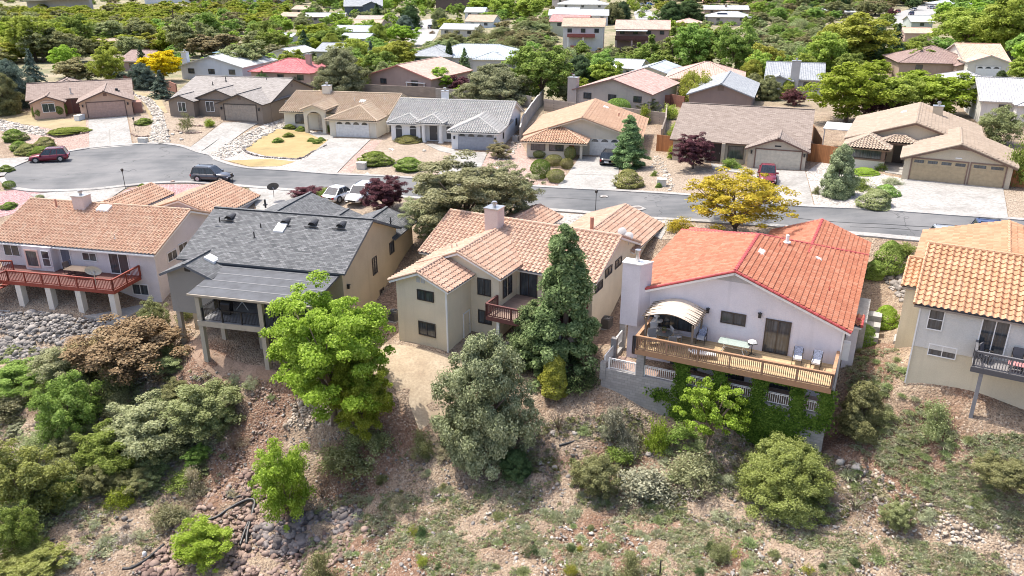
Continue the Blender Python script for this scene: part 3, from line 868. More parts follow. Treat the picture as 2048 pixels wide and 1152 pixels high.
def crown_shrub(rs, n=3000, leaf=.03, r=.5, h=1.0, clumps=46):
    V = []
    for i in range(clumps):
        d = rdir(rs, 1)[0]; d[2] = abs(d[2])
        u = rs.uniform(.35, 1)
        c = np.array([d[0] * r * u, d[1] * r * u, .12 + d[2] * u * (h - .25)])
        m = n // clumps
        q = c + rs.normal(size=(m, 3)) * [.075, .075, .07] * rs.uniform(.6, 1.3)
        q[:, 2] = np.abs(q[:, 2])
        V.append(leaves(rs, q, q - [0, 0, .2], leaf, 1.9, 1.0))
    return np.concatenate(V)
def tuft(rs, n=60, r=.5, h=1.0, wd=.05):
    a = rs.rand(n) * 6.283; tl = rs.uniform(.1, 1.0, n)
    b0 = np.stack([rs.normal(size=n) * .10, rs.normal(size=n) * .10, np.zeros(n)], 1)
    tip = b0 + np.stack([np.cos(a) * r * tl, np.sin(a) * r * tl, h * (.72 - .6 * tl ** 2) * rs.uniform(.5, 1, n)], 1)
    s = np.stack([-np.sin(a), np.cos(a), np.zeros(n)], 1) * wd * .5
    mid = (b0 + tip) / 2 + [0, 0, .12]
    return np.stack([b0, mid - s, tip, mid + s], 1).reshape(-1, 4, 3).reshape(-1, 3)

SHAPES = {}
def trunk_mesh(rs, h0, h1, r0, limbs=6, spread=.5, name="trunk"):
    mb = MB()
    lean = rs.normal(size=2) * .03
    mb.tube([(0, 0, -.04), (lean[0] * .5, lean[1] * .5, h0 * .5), (lean[0], lean[1], h0)], [r0 * 1.25, r0, r0 * .85], 9)
    for k in range(limbs):
        a = 6.283 * k / limbs + rs.rand() * .8; s = spread * rs.uniform(.5, 1); e = h0 + (h1 - h0) * rs.uniform(.5, 1)
        p1 = (lean[0] + math.cos(a) * s * .35, lean[1] + math.sin(a) * s * .35, h0 + (e - h0) * .45)
        p2 = (lean[0] + math.cos(a) * s, lean[1] + math.sin(a) * s, e)
        mb.tube([(lean[0], lean[1], h0 * .93), p1, p2], [r0 * .6, r0 * .38, r0 * .1], 6)
        for j in range(2):
            b_ = a + rs.uniform(-1, 1)
            mb.tube([p1, (p1[0] + math.cos(b_) * s * .45, p1[1] + math.sin(b_) * s * .45, p1[2] + (e - h0) * .4)], [r0 * .3, r0 * .08], 5)
    return mb.mesh(name, BARK, True)
def shape(key, fn, w, trunk=None):
    SHAPES[key] = (fn, w, trunk)
def proto(key):
    fn, wd, tr = SHAPES[key]
    if callable(fn):
        rs = np.random.RandomState(sum(ord(c) * (i + 3) for i, c in enumerate(key)))
        V = fn(rs)
        me = fmesh("crown", V, LF['mid'])
        ww = np.percentile(np.hypot(V[:, 0], V[:, 1]), 93) * 2
        tm = tr(rs) if tr else None
        SHAPES[key] = (me, ww, tm)
    return SHAPES[key]
for i in range(4):
    shape('broad%d' % i, lambda rs: crown_broad(rs, .5, 1, .06, 105, 130, .030, .2, .11, .22), 1, lambda rs: trunk_mesh(rs, .3, .8, .030))
for i in range(2):
    shape('near%d' % i, lambda rs: crown_broad(rs, .5, 1, .02, 300, 400, .0112, .2, .055, .14), 1, lambda rs: trunk_mesh(rs, .22, .85, .026, 9, .4))
    shape('big%d' % i, lambda rs: crown_broad(rs, .5, 1, .05, 170, 170, .021, .2, .08, .18), 1, lambda rs: trunk_mesh(rs, .22, .85, .026, 9, .4))
shape('sparse0', lambda rs: crown_broad(rs, .5, 1, .15, 100, 170, .018, .25, .07, .15), 1, lambda rs: trunk_mesh(rs, .2, .9, .020, 11, .4))
shape('open0', lambda rs: crown_broad(rs, .5, 1, .14, 190, 120, .014, .35, .06, .13), 1, lambda rs: trunk_mesh(rs, .18, .9, .022, 14, .42))
for i in range(2):
    shape('poplar%d' % i, lambda rs: lobes(rs, lambda t: .17 * math.sin(min(1, t * 1.1 + .1) * math.pi) ** .6 + .01, 90, .03, .07, 90, .017, 1.1, .4, .5), .34, lambda rs: trunk_mesh(rs, .3, .9, .014, 4, .08))
    shape('spruce%d' % i, lambda rs: crown_conifer(rs, .30, 1, 18, 16, .020, dens=34), .6, lambda rs: trunk_mesh(rs, .6, .9, .022, 2, .05))
shape('fir0', lambda rs: lobes(rs, lambda t: .235 * (1 - t) ** .62 * (.62 + .38 * min(1, t * 5)) + .012, 250, .03, .065, 260, .0105, .75, .45, .35, .30), .6, lambda rs: trunk_mesh(rs, .6, .9, .02, 2, .05))
shape('cypress0', lambda rs: crown_dense(rs, lambda t: .075 * (math.sin(min(1, t * .93 + .07) * math.pi) ** .5), 3600, .02, .15, 30, .9), .15, lambda rs: trunk_mesh(rs, .2, .5, .01, 1, .02))
for i in range(2):
    shape('juniper%d' % i, lambda rs: lobes(rs, lambda t: .5 * (1 - t ** 2.4) ** .6 * (.8 + .2 * min(1, t * 4)), 300, .05, .115, 300, .0125, .8, .35, .5), 1, lambda rs: trunk_mesh(rs, .25, .7, .04, 7, .35))
shape('conejun0', lambda rs: lobes(rs, lambda t: .40 * (1 - t) ** .6 * (.7 + .3 * min(1, t * 4)), 240, .045, .10, 260, .0135, .9, .35, .5), .8, lambda rs: trunk_mesh(rs, .25, .8, .03, 5, .2))
shape('dome0', lambda rs: lobes(rs, lambda t: .5 * (1 - t ** 2.2) ** .5, 420, .05, .10, 240, .0115, .8, .3, .7, 0, 1.5, .3), 1, lambda rs: trunk_mesh(rs, .1, .85, .012, 14, .42, 'stems'))
shape('clip0', lambda rs: crown_dense(rs, lambda t: .5 * math.sqrt(max(0, 1 - (2 * t - 1) ** 2)) ** .8 * (1 if t > .4 else .96), 7000, .028, .06, 20, .5, .06), 1)
shape('column0', lambda rs: crown_dense(rs, lambda t: .26 * (1 - t ** 2.5) ** .7 * (.8 + .2 * min(1, t * 4)), 8000, .02, .2, 30, .6, .12), .5)
shape('mound0', lambda rs: crown_dense(rs, lambda t: .5 * (1 - t ** 2) ** .6, 6500, .03, .2, 24, 1.0, .14), 1)
for i in range(3):
    shape('shrub%d' % i, lambda rs: crown_shrub(rs, 4200, .028), 1, lambda rs: trunk_mesh(rs, .12, .8, .014, 9, .4, "stems"))
for i in range(2):
    shape('bigshrub%d' % i, lambda rs: crown_broad(rs, .5, 1, -.12, 150, 230, .0165, .15, .08, .18, .9), 1, lambda rs: trunk_mesh(rs, .1, .85, .014, 14, .42, "stems"))
shape('thin0', lambda rs: crown_shrub(rs, 1500, .03, clumps=26), 1, lambda rs: trunk_mesh(rs, .08, 1.0, .010, 16, .45, "stems"))
shape('willow0', lambda rs: lobes(rs, lambda t: .5 * math.sin(min(1, t * .8 + .2) * math.pi) ** .5, 130, .05, .10, 110, .02, 2.0, .5, -.2), 1, lambda rs: trunk_mesh(rs, .3, .8, .03, 5, .3))
for i in range(2):
    shape('tuft%d' % i, lambda rs: tuft(rs, 300, .5, 1, .03), 1)
shape('dead0', lambda rs: crown_shrub(rs, 300, .02, clumps=16), 1, lambda rs: trunk_mesh(rs, .1, 1.0, .009, 30, .5, "stems"))
NAMES = {'broad': ('broadleaf_tree', 'tree'), 'near': ('broadleaf_tree', 'tree'), 'big': ('broadleaf_tree', 'tree'), 'sparse': ('broadleaf_tree', 'tree'), 'open': ('broadleaf_tree', 'tree'), 'poplar': ('poplar_tree', 'tree'), 'spruce': ('spruce_tree', 'tree'),
         'fir': ('fir_tree', 'tree'), 'cypress': ('cypress_tree', 'tree'), 'juniper': ('juniper_tree', 'tree'), 'conejun': ('juniper_tree', 'tree'), 'clip': ('clipped_shrub', 'shrub'), 'column': ('column_shrub', 'shrub'),
         'dome': ('wild_shrub', 'shrub'), 'mound': ('low_shrub', 'shrub'), 'shrub': ('wild_shrub', 'shrub'), 'bigshrub': ('wild_shrub', 'shrub'), 'thin': ('wild_shrub', 'shrub'), 'willow': ('willow_tree', 'tree'), 'tuft': ('grass_tuft', 'plant'), 'dead': ('dead_shrub', 'shrub')}
def plant_at(key, leaf, p, wd, h, label, group=None, bark=None):
    me, ww, tm = proto(key)
    name, cat = NAMES[key.rstrip('0123456789')]
    e = empty(name, p, rnd.uniform(0, 6.28), label, cat, group)
    c = link("crown" if cat == 'tree' else "foliage", me, e)
    c.scale = (wd / ww, wd / ww, h)
    c.material_slots[0].link = 'OBJECT'
    c.material_slots[0].material = LF[leaf]
    if tm:
        t = link("trunk" if cat == 'tree' else "stems", tm, e)
        k = wd if key[:3] not in ('spr', 'fir', 'pop', 'cyp') else h
        t.scale = (k, k, h)
        if bark:
            t.material_slots[0].link = 'OBJECT'; t.material_slots[0].material = bark
    return e
def plant(key, leaf, cx, top, bot, wpx, label, group=None, bark=None, zb=None):
    p = G(cx, bot) if zb is None else at(cx, bot, zb)
    q = atd(cx, top, p.y)
    h = max(.15, q.z - p.z)
    wd = wpx * depth((p.x, p.y, p.z + h * .5)) / FPX
    if bot - top < wpx * .9 and NAMES[key.rstrip('0123456789')][1] != 'tree':           # wide low crowns: the far rim shows above, take depth into account
        a = math.asin(min(.8, (CAMH - p.z) / math.hypot(p.y, CAMH - p.z)))
        h = max(.35 * h, h - .35 * wd * math.tan(a))
        p = p + Vector((0, .25 * wd, 0)); p.z = T(p.x, p.y) if zb is None else zb
    return plant_at(key, leaf, (p.x, p.y, p.z - .05), wd, h, label, group, bark)
# ---------------------------------------------------------------- houses
def clip_grid(us, vs_rows, poly, hfun):
    """grid of (u, v, h) clipped to a convex polygon in (u, v); returns verts, faces"""
    bm = bmesh.new()
    rows = []
    for v, k, kind in vs_rows:
        rows.append([bm.verts.new((u, v, hfun(u, k, kind))) for u in us])
    for a, b in zip(rows[:-1], rows[1:]):
        for i in range(len(us) - 1):
            try: bm.faces.new((a[i], a[i+1], b[i+1], b[i]))
            except ValueError: pass
    n = len(poly)
    for i in range(n):
        p, q = poly[i], poly[(i+1) % n]
        d = (q[0] - p[0], q[1] - p[1])
        L = math.hypot(*d)
        if L < 1e-6: continue
        bmesh.ops.bisect_plane(bm, geom=bm.verts[:] + bm.edges[:] + bm.faces[:], plane_co=(p[0], p[1], 0), plane_no=(d[1] / L, -d[0] / L, 0), clear_outer=True, dist=1e-5)
    bm.verts.index_update()
    V = [tuple(v.co) for v in bm.verts]
    Fc = [tuple(v.index for v in f.verts) for f in bm.faces]
    bm.free()
    return V, Fc
class House:
    def __init__(s, name, label, px, py, z, yaw, wall, roof, trim, style='tile', cap=None, cat='house', base=2.0, period=.32, course=.40, group=None, world=None):
        o = Vector(world) if world else at(px, py, z)
        s.z = o.z; s.root = empty(name, o, R(yaw), label, cat, group)
        s.wallm, s.roofm, s.trimm, s.capm = wall, roof, trim, cap or roof
        s.style, s.base, s.period, s.course = style, base, period, course
        s.walls = MB(); s.roofs = MB(); s.trims = MB(); s.caps = []
        s.rw = []
    # walls ------------------------------------------------
    def wing(s, x0, x1, y0, y1, ze, axis='x', pitch=.4, kind='gable', over=.45, wall=True, ends=(True, True), rake=None, zb=None, eo=None):
        """absolute z for the wall top ze; ridge along axis"""
        if kind == 'hip' and ends == (True, True):
            axis = 'x' if x1 - x0 >= y1 - y0 else 'y'
        ze -= s.z
        zb = -s.base if zb is None else zb - s.z
        rake = over if rake is None else rake
        if axis == 'x': a0, a1, b0, b1 = x0, x1, y0, y1
        else: a0, a1, b0, b1 = y0, y1, x0, x1
        half = (b1 - b0) / 2; bm_ = (b0 + b1) / 2
        zr = ze + pitch * half
        P = (lambda a, b, z: (a, b, z)) if axis == 'x' else (lambda a, b, z: (b, a, z))
        if wall:
            if kind in ('gable', 'gablehip'):
                pent = [(b0, zb), (b1, zb), (b1, ze - .03), (bm_, zr - .03), (b0, ze - .03)]
                f0 = [P(a0, b, z) for b, z in pent]; f1 = [P(a1, b, z) for b, z in pent]
                s.walls.face(f0); s.walls.face(f1[::-1])
                for i in (4, 1): 
                    j = (i + 1) % 5
                    s.walls.face([f0[i], f1[i], f1[j], f0[j]])
            else:
                s.walls.box(x0, x1, y0, y1, zb, ze - .03)
        if wall == 'only': return
        A0, A1 = a0 - (rake if ends[0] else 0), a1 + (rake if ends[1] else 0)
        gh = kind == 'gablehip'
        if gh: kind = 'hip'; ends = (False, True)
        half_o = half + over
        zo = ze - pitch * over
        L = math.hypot(half_o, pitch * half_o)
        k = half_o / L
        for side in (0, 1):
            if axis == 'x':
                if side == 0: O = Vector((A0, b0 - over, zo)); U = Vector((1, 0, 0)); V = Vector((0, k, pitch * k))
                else: O = Vector((A1, b1 + over, zo)); U = Vector((-1, 0, 0)); V = Vector((0, -k, pitch * k))
            else:
                if side == 0: O = Vector((b0 - over, A1, zo)); U = Vector((0, -1, 0)); V = Vector((k, 0, pitch * k))
                else: O = Vector((b1 + over, A0, zo)); U = Vector((0, 1, 0)); V = Vector((-k, 0, pitch * k))
            W = A1 - A0
            if kind == 'gable': poly = [(0, 0), (W, 0), (W, L), (0, L)]
            else:
                h0 = half_o if ends[0] else 0; h1 = half_o if ends[1] else 0
                if (axis == 'x') == (side == 1): h0, h1 = h1, h0
                poly = [(0, 0), (W, 0), (W - h1, L), (h0, L)]
            s.plane(O, U, V, poly)
        r0, r1 = P(A0, bm_, zr + .0), P(A1, bm_, zr + .0)
        if kind == 'hip':
            e0 = A0 + (half_o if ends[0] else 0); e1 = A1 - (half_o if ends[1] else 0)
            r0, r1 = P(e0, bm_, zr), P(e1, bm_, zr)
            for en, A, e, sg in ((ends[0], A0, e0, 1), (ends[1], A1, e1, -1)):
                if not en: continue
                if axis == 'x':
                    if sg > 0: O = Vector((A, b1 + over, zo)); U = Vector((0, -1, 0)); V = Vector((k, 0, pitch * k))
                    else: O = Vector((A, b0 - over, zo)); U = Vector((0, 1, 0)); V = Vector((-k, 0, pitch * k))
                else:
                    if sg > 0: O = Vector((b0 - over, A, zo)); U = Vector((1, 0, 0)); V = Vector((0, k, pitch * k))
                    else: O = Vector((b1 + over, A, zo)); U = Vector((-1, 0, 0)); V = Vector((0, -k, pitch * k))
                s.plane(O, U, V, [(0, 0), (2 * half_o, 0), (half_o, L)])
                for b in (b0 - over, b1 + over):
                    s.cap(P(A, b, zo), P(e, bm_, zr))
        s.cap(r0, r1)
        if (kind == 'gable' or gh) and s.style == 'tile':
            for en, A in (((True, A0), (False, A1)) if gh else ((ends[0], A0), (ends[1], A1))):
                if en:
                    s.cap(P(A, b0 - over, zo), P(A, bm_, zr), .09); s.cap(P(A, b1 + over, zo), P(A, bm_, zr), .09)
    def cap(s, p, q, r=.13):
        p = Vector(p) + Vector((0, 0, .10)); q = Vector(q) + Vector((0, 0, .10))
        L = (q - p).length
        if L < .2: return
        if s.style == 'tile':
            n = max(1, int(L / .42))
            c = MB(); s.caps.append(c); P = []; Rr = []
            for i in range(n):
                P += [p.lerp(q, i / n), p.lerp(q, (i + .97) / n)]; Rr += [r * 1.14, r * .88]
            c.tube(P, Rr, 8)
        else:
            c = MB(); s.caps.append(c)
            c.bar(p - Vector((0, 0, .05)), q - Vector((0, 0, .05)), .26, .07)
    def plane(s, O, U, V, poly, style=None):
        style = style or s.style
        N = U.cross(V).normalized()
        M = lambda u, v, h: tuple(O + U * u + V * v + N * h)
        us = [p[0] for p in poly]; vs = [p[1] for p in poly]
        # deck under the covering: fascia, soffit
        top = [M(u, v, -.012) for u, v in poly]; bot = [M(u, v, -.16) for u, v in poly]
        s.trims.face(bot[::-1]); 
        n = len(poly)
        for i in range(n):
            j = (i + 1) % n
            s.trims.face([bot[i], bot[j], top[j], top[i]])
        if style == 'tile':
            pr, co = s.period, s.course
            nu = int(math.ceil(max(us) / pr)); nv = int(math.ceil(max(vs) / co))
            U_ = [i * pr / 6 for i in range(nu * 6 + 1)]
            rows = []
            for k in range(nv):
                rows.append((k * co, k, 0)); rows.append(((k + 1) * co - .004, k, 1))
            jit = [rnd.uniform(-.006, .006) for _ in range(nv)]
            def hf(u, k, kind):
                c = math.cos(2 * math.pi * u / pr)
                return   .09 + .085 * (c if c > -.3 else -.3 + (c + .3) * .35) + (.06 if kind == 0 else .0) + jit[k]
            Vv, Ff = clip_grid(U_, rows, poly, hf)
            i0 = len(s.roofs.v)
            s.roofs.v += [M(*p) for p in Vv]
            for f in Ff:
                s.roofs.f.append(tuple(i0 + k for k in f))
                cu = sum(Vv[k][0] for k in f) / len(f); cv = sum(Vv[k][1] for k in f) / len(f)
                cc = (math.floor((cu + pr * .5) / pr) + .5, math.floor(cv / co) + .5)
                s.roofs.uv += [cc] * len(f)
        else:
            s.roofs.face([M(u, v, .02) for u, v in poly], [(u, v) for u, v in poly])
            for i in range(n):
                j = (i + 1) % n
                s.roofs.face([M(*poly[i], -.012), M(*poly[j], -.012), M(*poly[j], .02), M(*poly[i], .02)], [(0, 0)] * 4)
    # openings ----------------------------------------------
    # face 'f': wall looking -y at y=c ; 'b': +y ; 'r': +x at x=c ; 'l': -x
    def loc(s, face, c):
        if face == 'f': return lambda a, d, z: (a, c - d, z)
        if face == 'b': return lambda a, d, z: (a, c + d, z)
        if face == 'r': return lambda a, d, z: (c + d, a, z)
        return lambda a, d, z: (c - d, a, z)
    def pbox(s, mb, f, a0, a1, d0, d1, z0, z1):
        p = f(a0, d0, z0); q = f(a1, d1, z1)
        mb.box(p[0], q[0], p[1], q[1], p[2], q[2])
    def window(s, face, c, a0, a1, z0, z1, frame=BRONZE, mull=1, arch=False, sill=None, name='window', t=.06, g=None, rows=0):
        z0 -= s.z; z1 -= s.z
        f = s.loc(face, c)
        fr = MB()
        s.pbox(fr, f, a0, a1, -.02, .07, z0, z0 + t); s.pbox(fr, f, a0, a1, -.02, .07, z1 - t, z1)
        s.pbox(fr, f, a0, a0 + t, -.02, .067, z0 + t, z1 - t); s.pbox(fr, f, a1 - t, a1, -.02, .067, z0 + t, z1 - t)
        for k in range(mull):
            m = a0 + (a1 - a0) * (k + 1) / (mull + 1)
            s.pbox(fr, f, m - t * .4, m + t * .4, -.02, .06, z0 + t, z1 - t)
        for k in range(rows):
            m = z0 + (z1 - z0) * (k + 1) / (rows + 1)
            s.pbox(fr, f, a0 + t, a1 - t, -.02, .055, m - t * .3, m + t * .3)
        gl = MB()
        s.pbox(gl, f, a0 + t, a1 - t, -.03, .025, z0 + t, z1 - t)
        if arch:
            n = 12; rr = (a1 - a0) / 2; cx = (a0 + a1) / 2; rz = min(rr, .45)
            pts = [(cx + rr * math.cos(math.pi * k / n), z1 + rz * math.sin(math.pi * k / n)) for k in range(n + 1)]
            gl.face([f(a, .027, z) for a, z in pts])
            for (pa, pz), (qa, qz) in zip(pts[:-1], pts[1:]):
                fr.bar(f(pa, .03, pz), f(qa, .03, qz), t, t)
        o = fr.build(name, frame, s.root)
        gl.build('pane', g or GLASS, o)
        if sill:
            sm = MB(); s.pbox(sm, f, a0 - .06, a1 + .06, -.02, .11, z0 - .08, z0 - .003); sm.build('sill', sill, o)
        return o
    def garage(s, face, c, a0, a1, z0, z1, col, lites=0, arch=False, trimw=None, rec=.0):
        z0 -= s.z; z1 -= s.z
        f = s.loc(face, c)
        d = MB(); n = 4; hh = (z1 - z0) / n; m = 8 if a1 - a0 > 4 else 4
        s.pbox(d, f, a0, a1, -.02, .018, z0, z1)
        for r in range(n):
            if lites and r == n - 1: continue
            for k in range(m):
                w_ = (a1 - a0) / m
                s.pbox(d, f, a0 + k * w_ + .06, a0 + (k + 1) * w_ - .06, .018, .035, z0 + r * hh + .07, z0 + (r + 1) * hh - .07)
        o = d.build('garage_door', col, s.root)
        if lites:
            for k in range(lites):
                w_ = (a1 - a0) / lites
                g = MB(); b0 = a0 + k * w_ + w_ * .14; b1 = a0 + (k + 1) * w_ - w_ * .14; zz = z1 - hh * .75
                if arch:
                    cx = (b0 + b1) / 2; rr = (b1 - b0) / 2
                    g.face([f(cx + rr * math.cos(math.pi * j / 10), .024, zz + .36 * math.sin(math.pi * j / 10)) for j in range(11)])
                else: s.pbox(g, f, b0, b1, .018, .03, zz, z1 - hh * .22)
                g.build('door_light', GLASS, o)
        tr = MB(); w_ = .12; tm = trimw or s.trimm
        s.pbox(tr, f, a0 - w_, a0, -.02, .06, z0, z1 + w_); s.pbox(tr, f, a1, a1 + w_, -.02, .06, z0, z1 + w_); s.pbox(tr, f, a0, a1, -.02, .06, z1, z1 + w_)
        tr.build('door_frame', tm, o)
        return o
    def door(s, face, c, a0, a1, z0, z1, m=None, frame=None):
        z0 -= s.z; z1 -= s.z; f = s.loc(face, c); d = MB()
        s.pbox(d, f, a0, a1, -.02, .02, z0, z1)
        for (u0, u1) in ((.1, .46), (.54, .9)):
            for (v0, v1) in ((.06, .45), (.5, .92)):
                s.pbox(d, f, a0 + (a1 - a0) * u0, a0 + (a1 - a0) * u1, .02, .035, z0 + (z1 - z0) * v0, z0 + (z1 - z0) * v1)
        o = d.build('door', m or plain('brown door', (.12, .07, .045), .5), s.root)
        tr = MB(); s.pbox(tr, f, a0 - .08, a0, -.02, .05, z0, z1 + .08); s.pbox(tr, f, a1, a1 + .08, -.02, .05, z0, z1 + .08); s.pbox(tr, f, a0, a1, -.02, .05, z1, z1 + .08)
        tr.build('door_frame', frame or s.trimm, o)
        h = MB(); s.pbox(h, f, a1 - .14, a1 - .08, .02, .08, z0 + .95, z0 + 1.05); h.build('handle', METAL, o)
        return o
    def slider(s, face, c, a0, a1, z0, z1, frame=BRONZE):
        return s.window(face, c, a0, a1, z0, z1, frame, 1, name='sliding_door', t=.07)
    def part(s, name, mat, *boxes, parent=None, smooth=False):
        m = MB()
        for b in boxes: m.box(b[0], b[1], b[2], b[3], b[4] - s.z, b[5] - s.z)
        return m.build(name, mat, parent or s.root, smooth)
    def chimney(s, x0, x1, y0, y1, z0, z1, mat=None, pot=True, capm=None):
        o = s.part('chimney', mat or s.wallm, (x0, x1, y0, y1, z0, z1))
        s.part('chimney_cap', capm or METAL, (x0 - .07, x1 + .07, y0 - .07, y1 + .07, z1, z1 + .08), parent=o)
        if pot:
            m = MB(); cx, cy = (x0 + x1) / 2, (y0 + y1) / 2; b = z1 + .08 - s.z
            m.cyl((cx, cy), .15, b, b + .28); m.cyl((cx, cy), .24, b + .28, b + .36); m.cyl((cx, cy), .2, b + .4, b + .45)
            m.build('flue', METAL, o)
        return o
    def pipe(s, x, y, z, h=.5, r=.05, mat=None):
        m = MB(); m.cyl((x, y), r, z - s.z - .3, z - s.z + h, 10); m.cyl((x, y), r * 2.4, z - s.z - .05, z - s.z + .03, 10)
        return m.build('vent_pipe', mat or METAL, s.root)
    def skylight(s, x, y, z, slope, axis='x', w=.9, h=.7, sgn=1, glassm=None):
        """curb and dome lying on a roof slope rising towards +y (axis x) or +x (axis y)"""
        m = MB(); g = MB()
        def q(a, b, k): 
            if axis == 'x': return (x + a, y + b, z - s.z + b * slope * sgn + k)
            return (x + b, y + a, z - s.z + b * slope * sgn + k)
        def slab(mb, w_, h_, k0, k1):
            A = [(-w_/2, -h_/2), (w_/2, -h_/2), (w_/2, h_/2), (-w_/2, h_/2)]
            if axis != 'x': A = A[::-1]
            mb.hexa([q(a, b, k0) for a, b in A], [q(a, b, k1) for a, b in A])
        slab(m, w, h, -.1, .15); slab(g, w * .84, h * .82, .14, .18)
        o = m.build('skylight', WHITE, s.root); g.build('skylight_glass', plain('skylight lens', (.62, .64, .62), .15), o)
        return o
    def lamp(s, face, c, a, z):
        f = s.loc(face, c); m = MB(); z -= s.z
        s.pbox(m, f, a - .03, a + .03, 0, .12, z, z + .06); s.pbox(m, f, a - .09, a + .09, .04, .2, z - .28, z)
        s.pbox(m, f, a - .12, a + .12, .02, .23, z, z + .04)
        return m.build('wall_lamp', BLACK, s.root)
    def finish(s):
        s.wallo = s.walls.build('wall', s.wallm, s.root)
        s.roofo = s.roofs.build('roof', s.roofm, s.root)
        s.trims.build('fascia', s.trimm, s.root)
        for c in s.caps: c.build('ridge_cap', s.capm, s.roofo)
        return s.root

def rail_run(mb, pts, h, sp=.13, w=.035, top=.09, post=None, posth=None, zoff=0.0, bars=True):
    """top rail, bottom rail and balusters along a polyline at floor height"""
    for p, q in zip(pts[:-1], pts[1:]):
        p = Vector(p); q = Vector(q); L = (q - p).length
        up = Vector((0, 0, 1))
        mb.bar(p + up * h, q + up * h, top * 1.6, top * .5)
        mb.bar(p + up * .1, q + up * .1, top * .5, top * .8)
        mb.bar(p + up * (h - .09), q + up * (h - .09), top * .4, top * .8)
        if bars:
            n = max(1, int(L / sp))
            for i in range(n + 1):
                a = p.lerp(q, i / n)
                mb.bar(a + up * .1, a + up * (h - .05), w, w)
            m = max(1, int(round(L / 1.9)))
            for i in range(m + 1):
                a = p.lerp(q, i / m)
                mb.bar(a, a + up * h, .1, .1)

def stucc(n, c): return stucco(n, c)
# colours of the walls and roofs
TERRA = tilemat("terracotta blend", (.34, .18, .115), (.44, .275, .185), (.50, .37, .27))
TERRAP = tilemat("pink terracotta blend", (.35, .20, .14), (.455, .30, .215), (.52, .39, .30))
REDT = tilemat("red tile", (.32, .105, .058), (.43, .165, .09), (.50, .26, .17))
REDC = plain("wine red ridge tile", (.40, .07, .07), .7)
ORT = tilemat("orange tile", (.36, .175, .09), (.45, .25, .14), (.53, .345, .22))
SHG = shingle("charcoal shingle", (.055, .06, .065), (.105, .11, .115), (.20, .205, .21), .34, .16)
SHT = shingle("taupe shingle", (.2, .18, .165), (.28, .26, .24), (.34, .32, .30), .5, .2)
SHB = shingle("brown shingle", (.18, .14, .115), (.245, .20, .17), (.30, .25, .215), .5, .2)
SHP = shingle("pinkish brown shingle", (.20, .145, .12), (.26, .20, .17), (.32, .255, .22), .5, .2)
BEIT = tilemat("beige tile", (.29, .225, .17), (.365, .29, .22), (.43, .35, .275))
CRT = tilemat("buff tile", (.32, .235, .16), (.40, .305, .215), (.46, .38, .29))
GRT = tilemat("pale grey tile", (.27, .265, .255), (.355, .35, .335), (.43, .42, .405))
ORF = tilemat("light orange tile", (.39, .235, .145), (.455, .29, .19), (.52, .37, .26))
# ================================================================ near row
# --- far left house, terracotta roof and red deck
W1 = stucco("lavender white stucco", (.62, .58, .58))
h = House("house", "two storey pale house with terracotta roof and long red deck at the left edge", 316, 600, -7, -12.7, W1, TERRA, WHITE, period=.38, course=.42)
Z = h.z
h.wing(-15.4, .95, -.7, 10.2, -2.02, 'x', .39, over=.45)
h.wing(-13.0, -8.7, 9, 15.6, -1.75, 'y', .39, over=.4)
h.wing(-6.9, 1.0, 9.5, 16.6, -1.72, 'y', .33, over=.4)
h.chimney(-10.2, -9.0, 3.6, 4.7, -1, 1.05, stucco("pink stucco", (.6, .5, .46)))
h.pipe(-12.3, 3.9, -.2, .8, .09, plain("terracotta pot", (.4, .2, .14), .8))
h.skylight(-7.2, 4.0, -.05, .39, w=1.2, h=.8)
h.pipe(-3.5, .3, -1.5, .35, .05)
zf = -4.45
WF = plain("white vinyl frame", (.7, .7, .7), .5)
h.window('f', -.7, -14.7, -13.0, -3.6, -2.45, WF)
# bay
h.part('bay', W1, (-11.9, -8.95, -1.5, -.69, zf - .1, -2.2))
h.window('f', -1.5, -11.7, -10.3, -4.2, -2.5, stucco("peach trim", (.7, .48, .4)), 0, t=.14)
h.window('f', -1.5, -9.95, -9.1, -4.0, -2.5, WF, 0, rows=1)
h.door('f', -.7, -8.6, -7.7, zf, -2.42, plain("screen door", (.12, .13, .17), .6), WF)
h.window('f', -.7, -6.4, -4.9, -3.45, -2.65, WF)
h.slider('f', -.7, -3.7, -1.7, zf, -2.35, WF)
h.window('f', -.7, -1.85, -.2, -6.3, -5.25, WF)
h.window('r', .95, 1.0, 2.4, -3.7, -2.8, WF); h.window('r', .95, 2.7, 4.1, -3.5, -2.6, WF); h.window('r', .95, 5.6, 6.9, -3.3, -2.3, WF)
REDW = wood("red stained wood", (.24, .045, .028), 'x')
DKR = wood("dark deck boards", (.13, .05, .04), 'x', .14)
d = h.part('deck', DKR, (-14.6, -.75, -4.3, -.71, zf - .12, zf))
h.part('joist', REDW, (-14.6, -.75, -4.35, -4.31, zf - .32, zf + .0), (-.75, -.7, -4.35, -.75, zf - .32, zf), parent=d)
m = MB(); zz = zf - Z
rail_run(m, [(-11.2, -4.33, zz), (-.73, -4.33, zz), (-.73, -.75, zz)], 1.0, .15)
rail_run(m, [(-15.0, -2.9, zz + .1), (-12.4, -2.4, zz + .1)], 1.0, .15)
rail_run(m, [(-14.6, -6.3, zz - 1.6), (-11.2, -4.33, zz)], 1.0, .15)
m.build('railing', REDW, d)
m = MB()
for k in range(7): m.box(-14.9 + k * .5, -14.3 + k * .5, -6.2 + k * .28, -4.9 + k * .28, zz - 1.9 + k * .25, zz - 1.84 + k * .25)
m.build('stairs', REDW, d)
POST = stucco("post stucco", (.66, .62, .56))
for x in (-10.45, -7.4, -4.4, -1.1): h.part('post', POST, (x - .27, x + .27, -4.3, -3.75, Z - 1.5, zf - .13))
h.part('patio', CONC, (-12.5, -.2, -4.6, -.7, Z - .6, Z + .02))
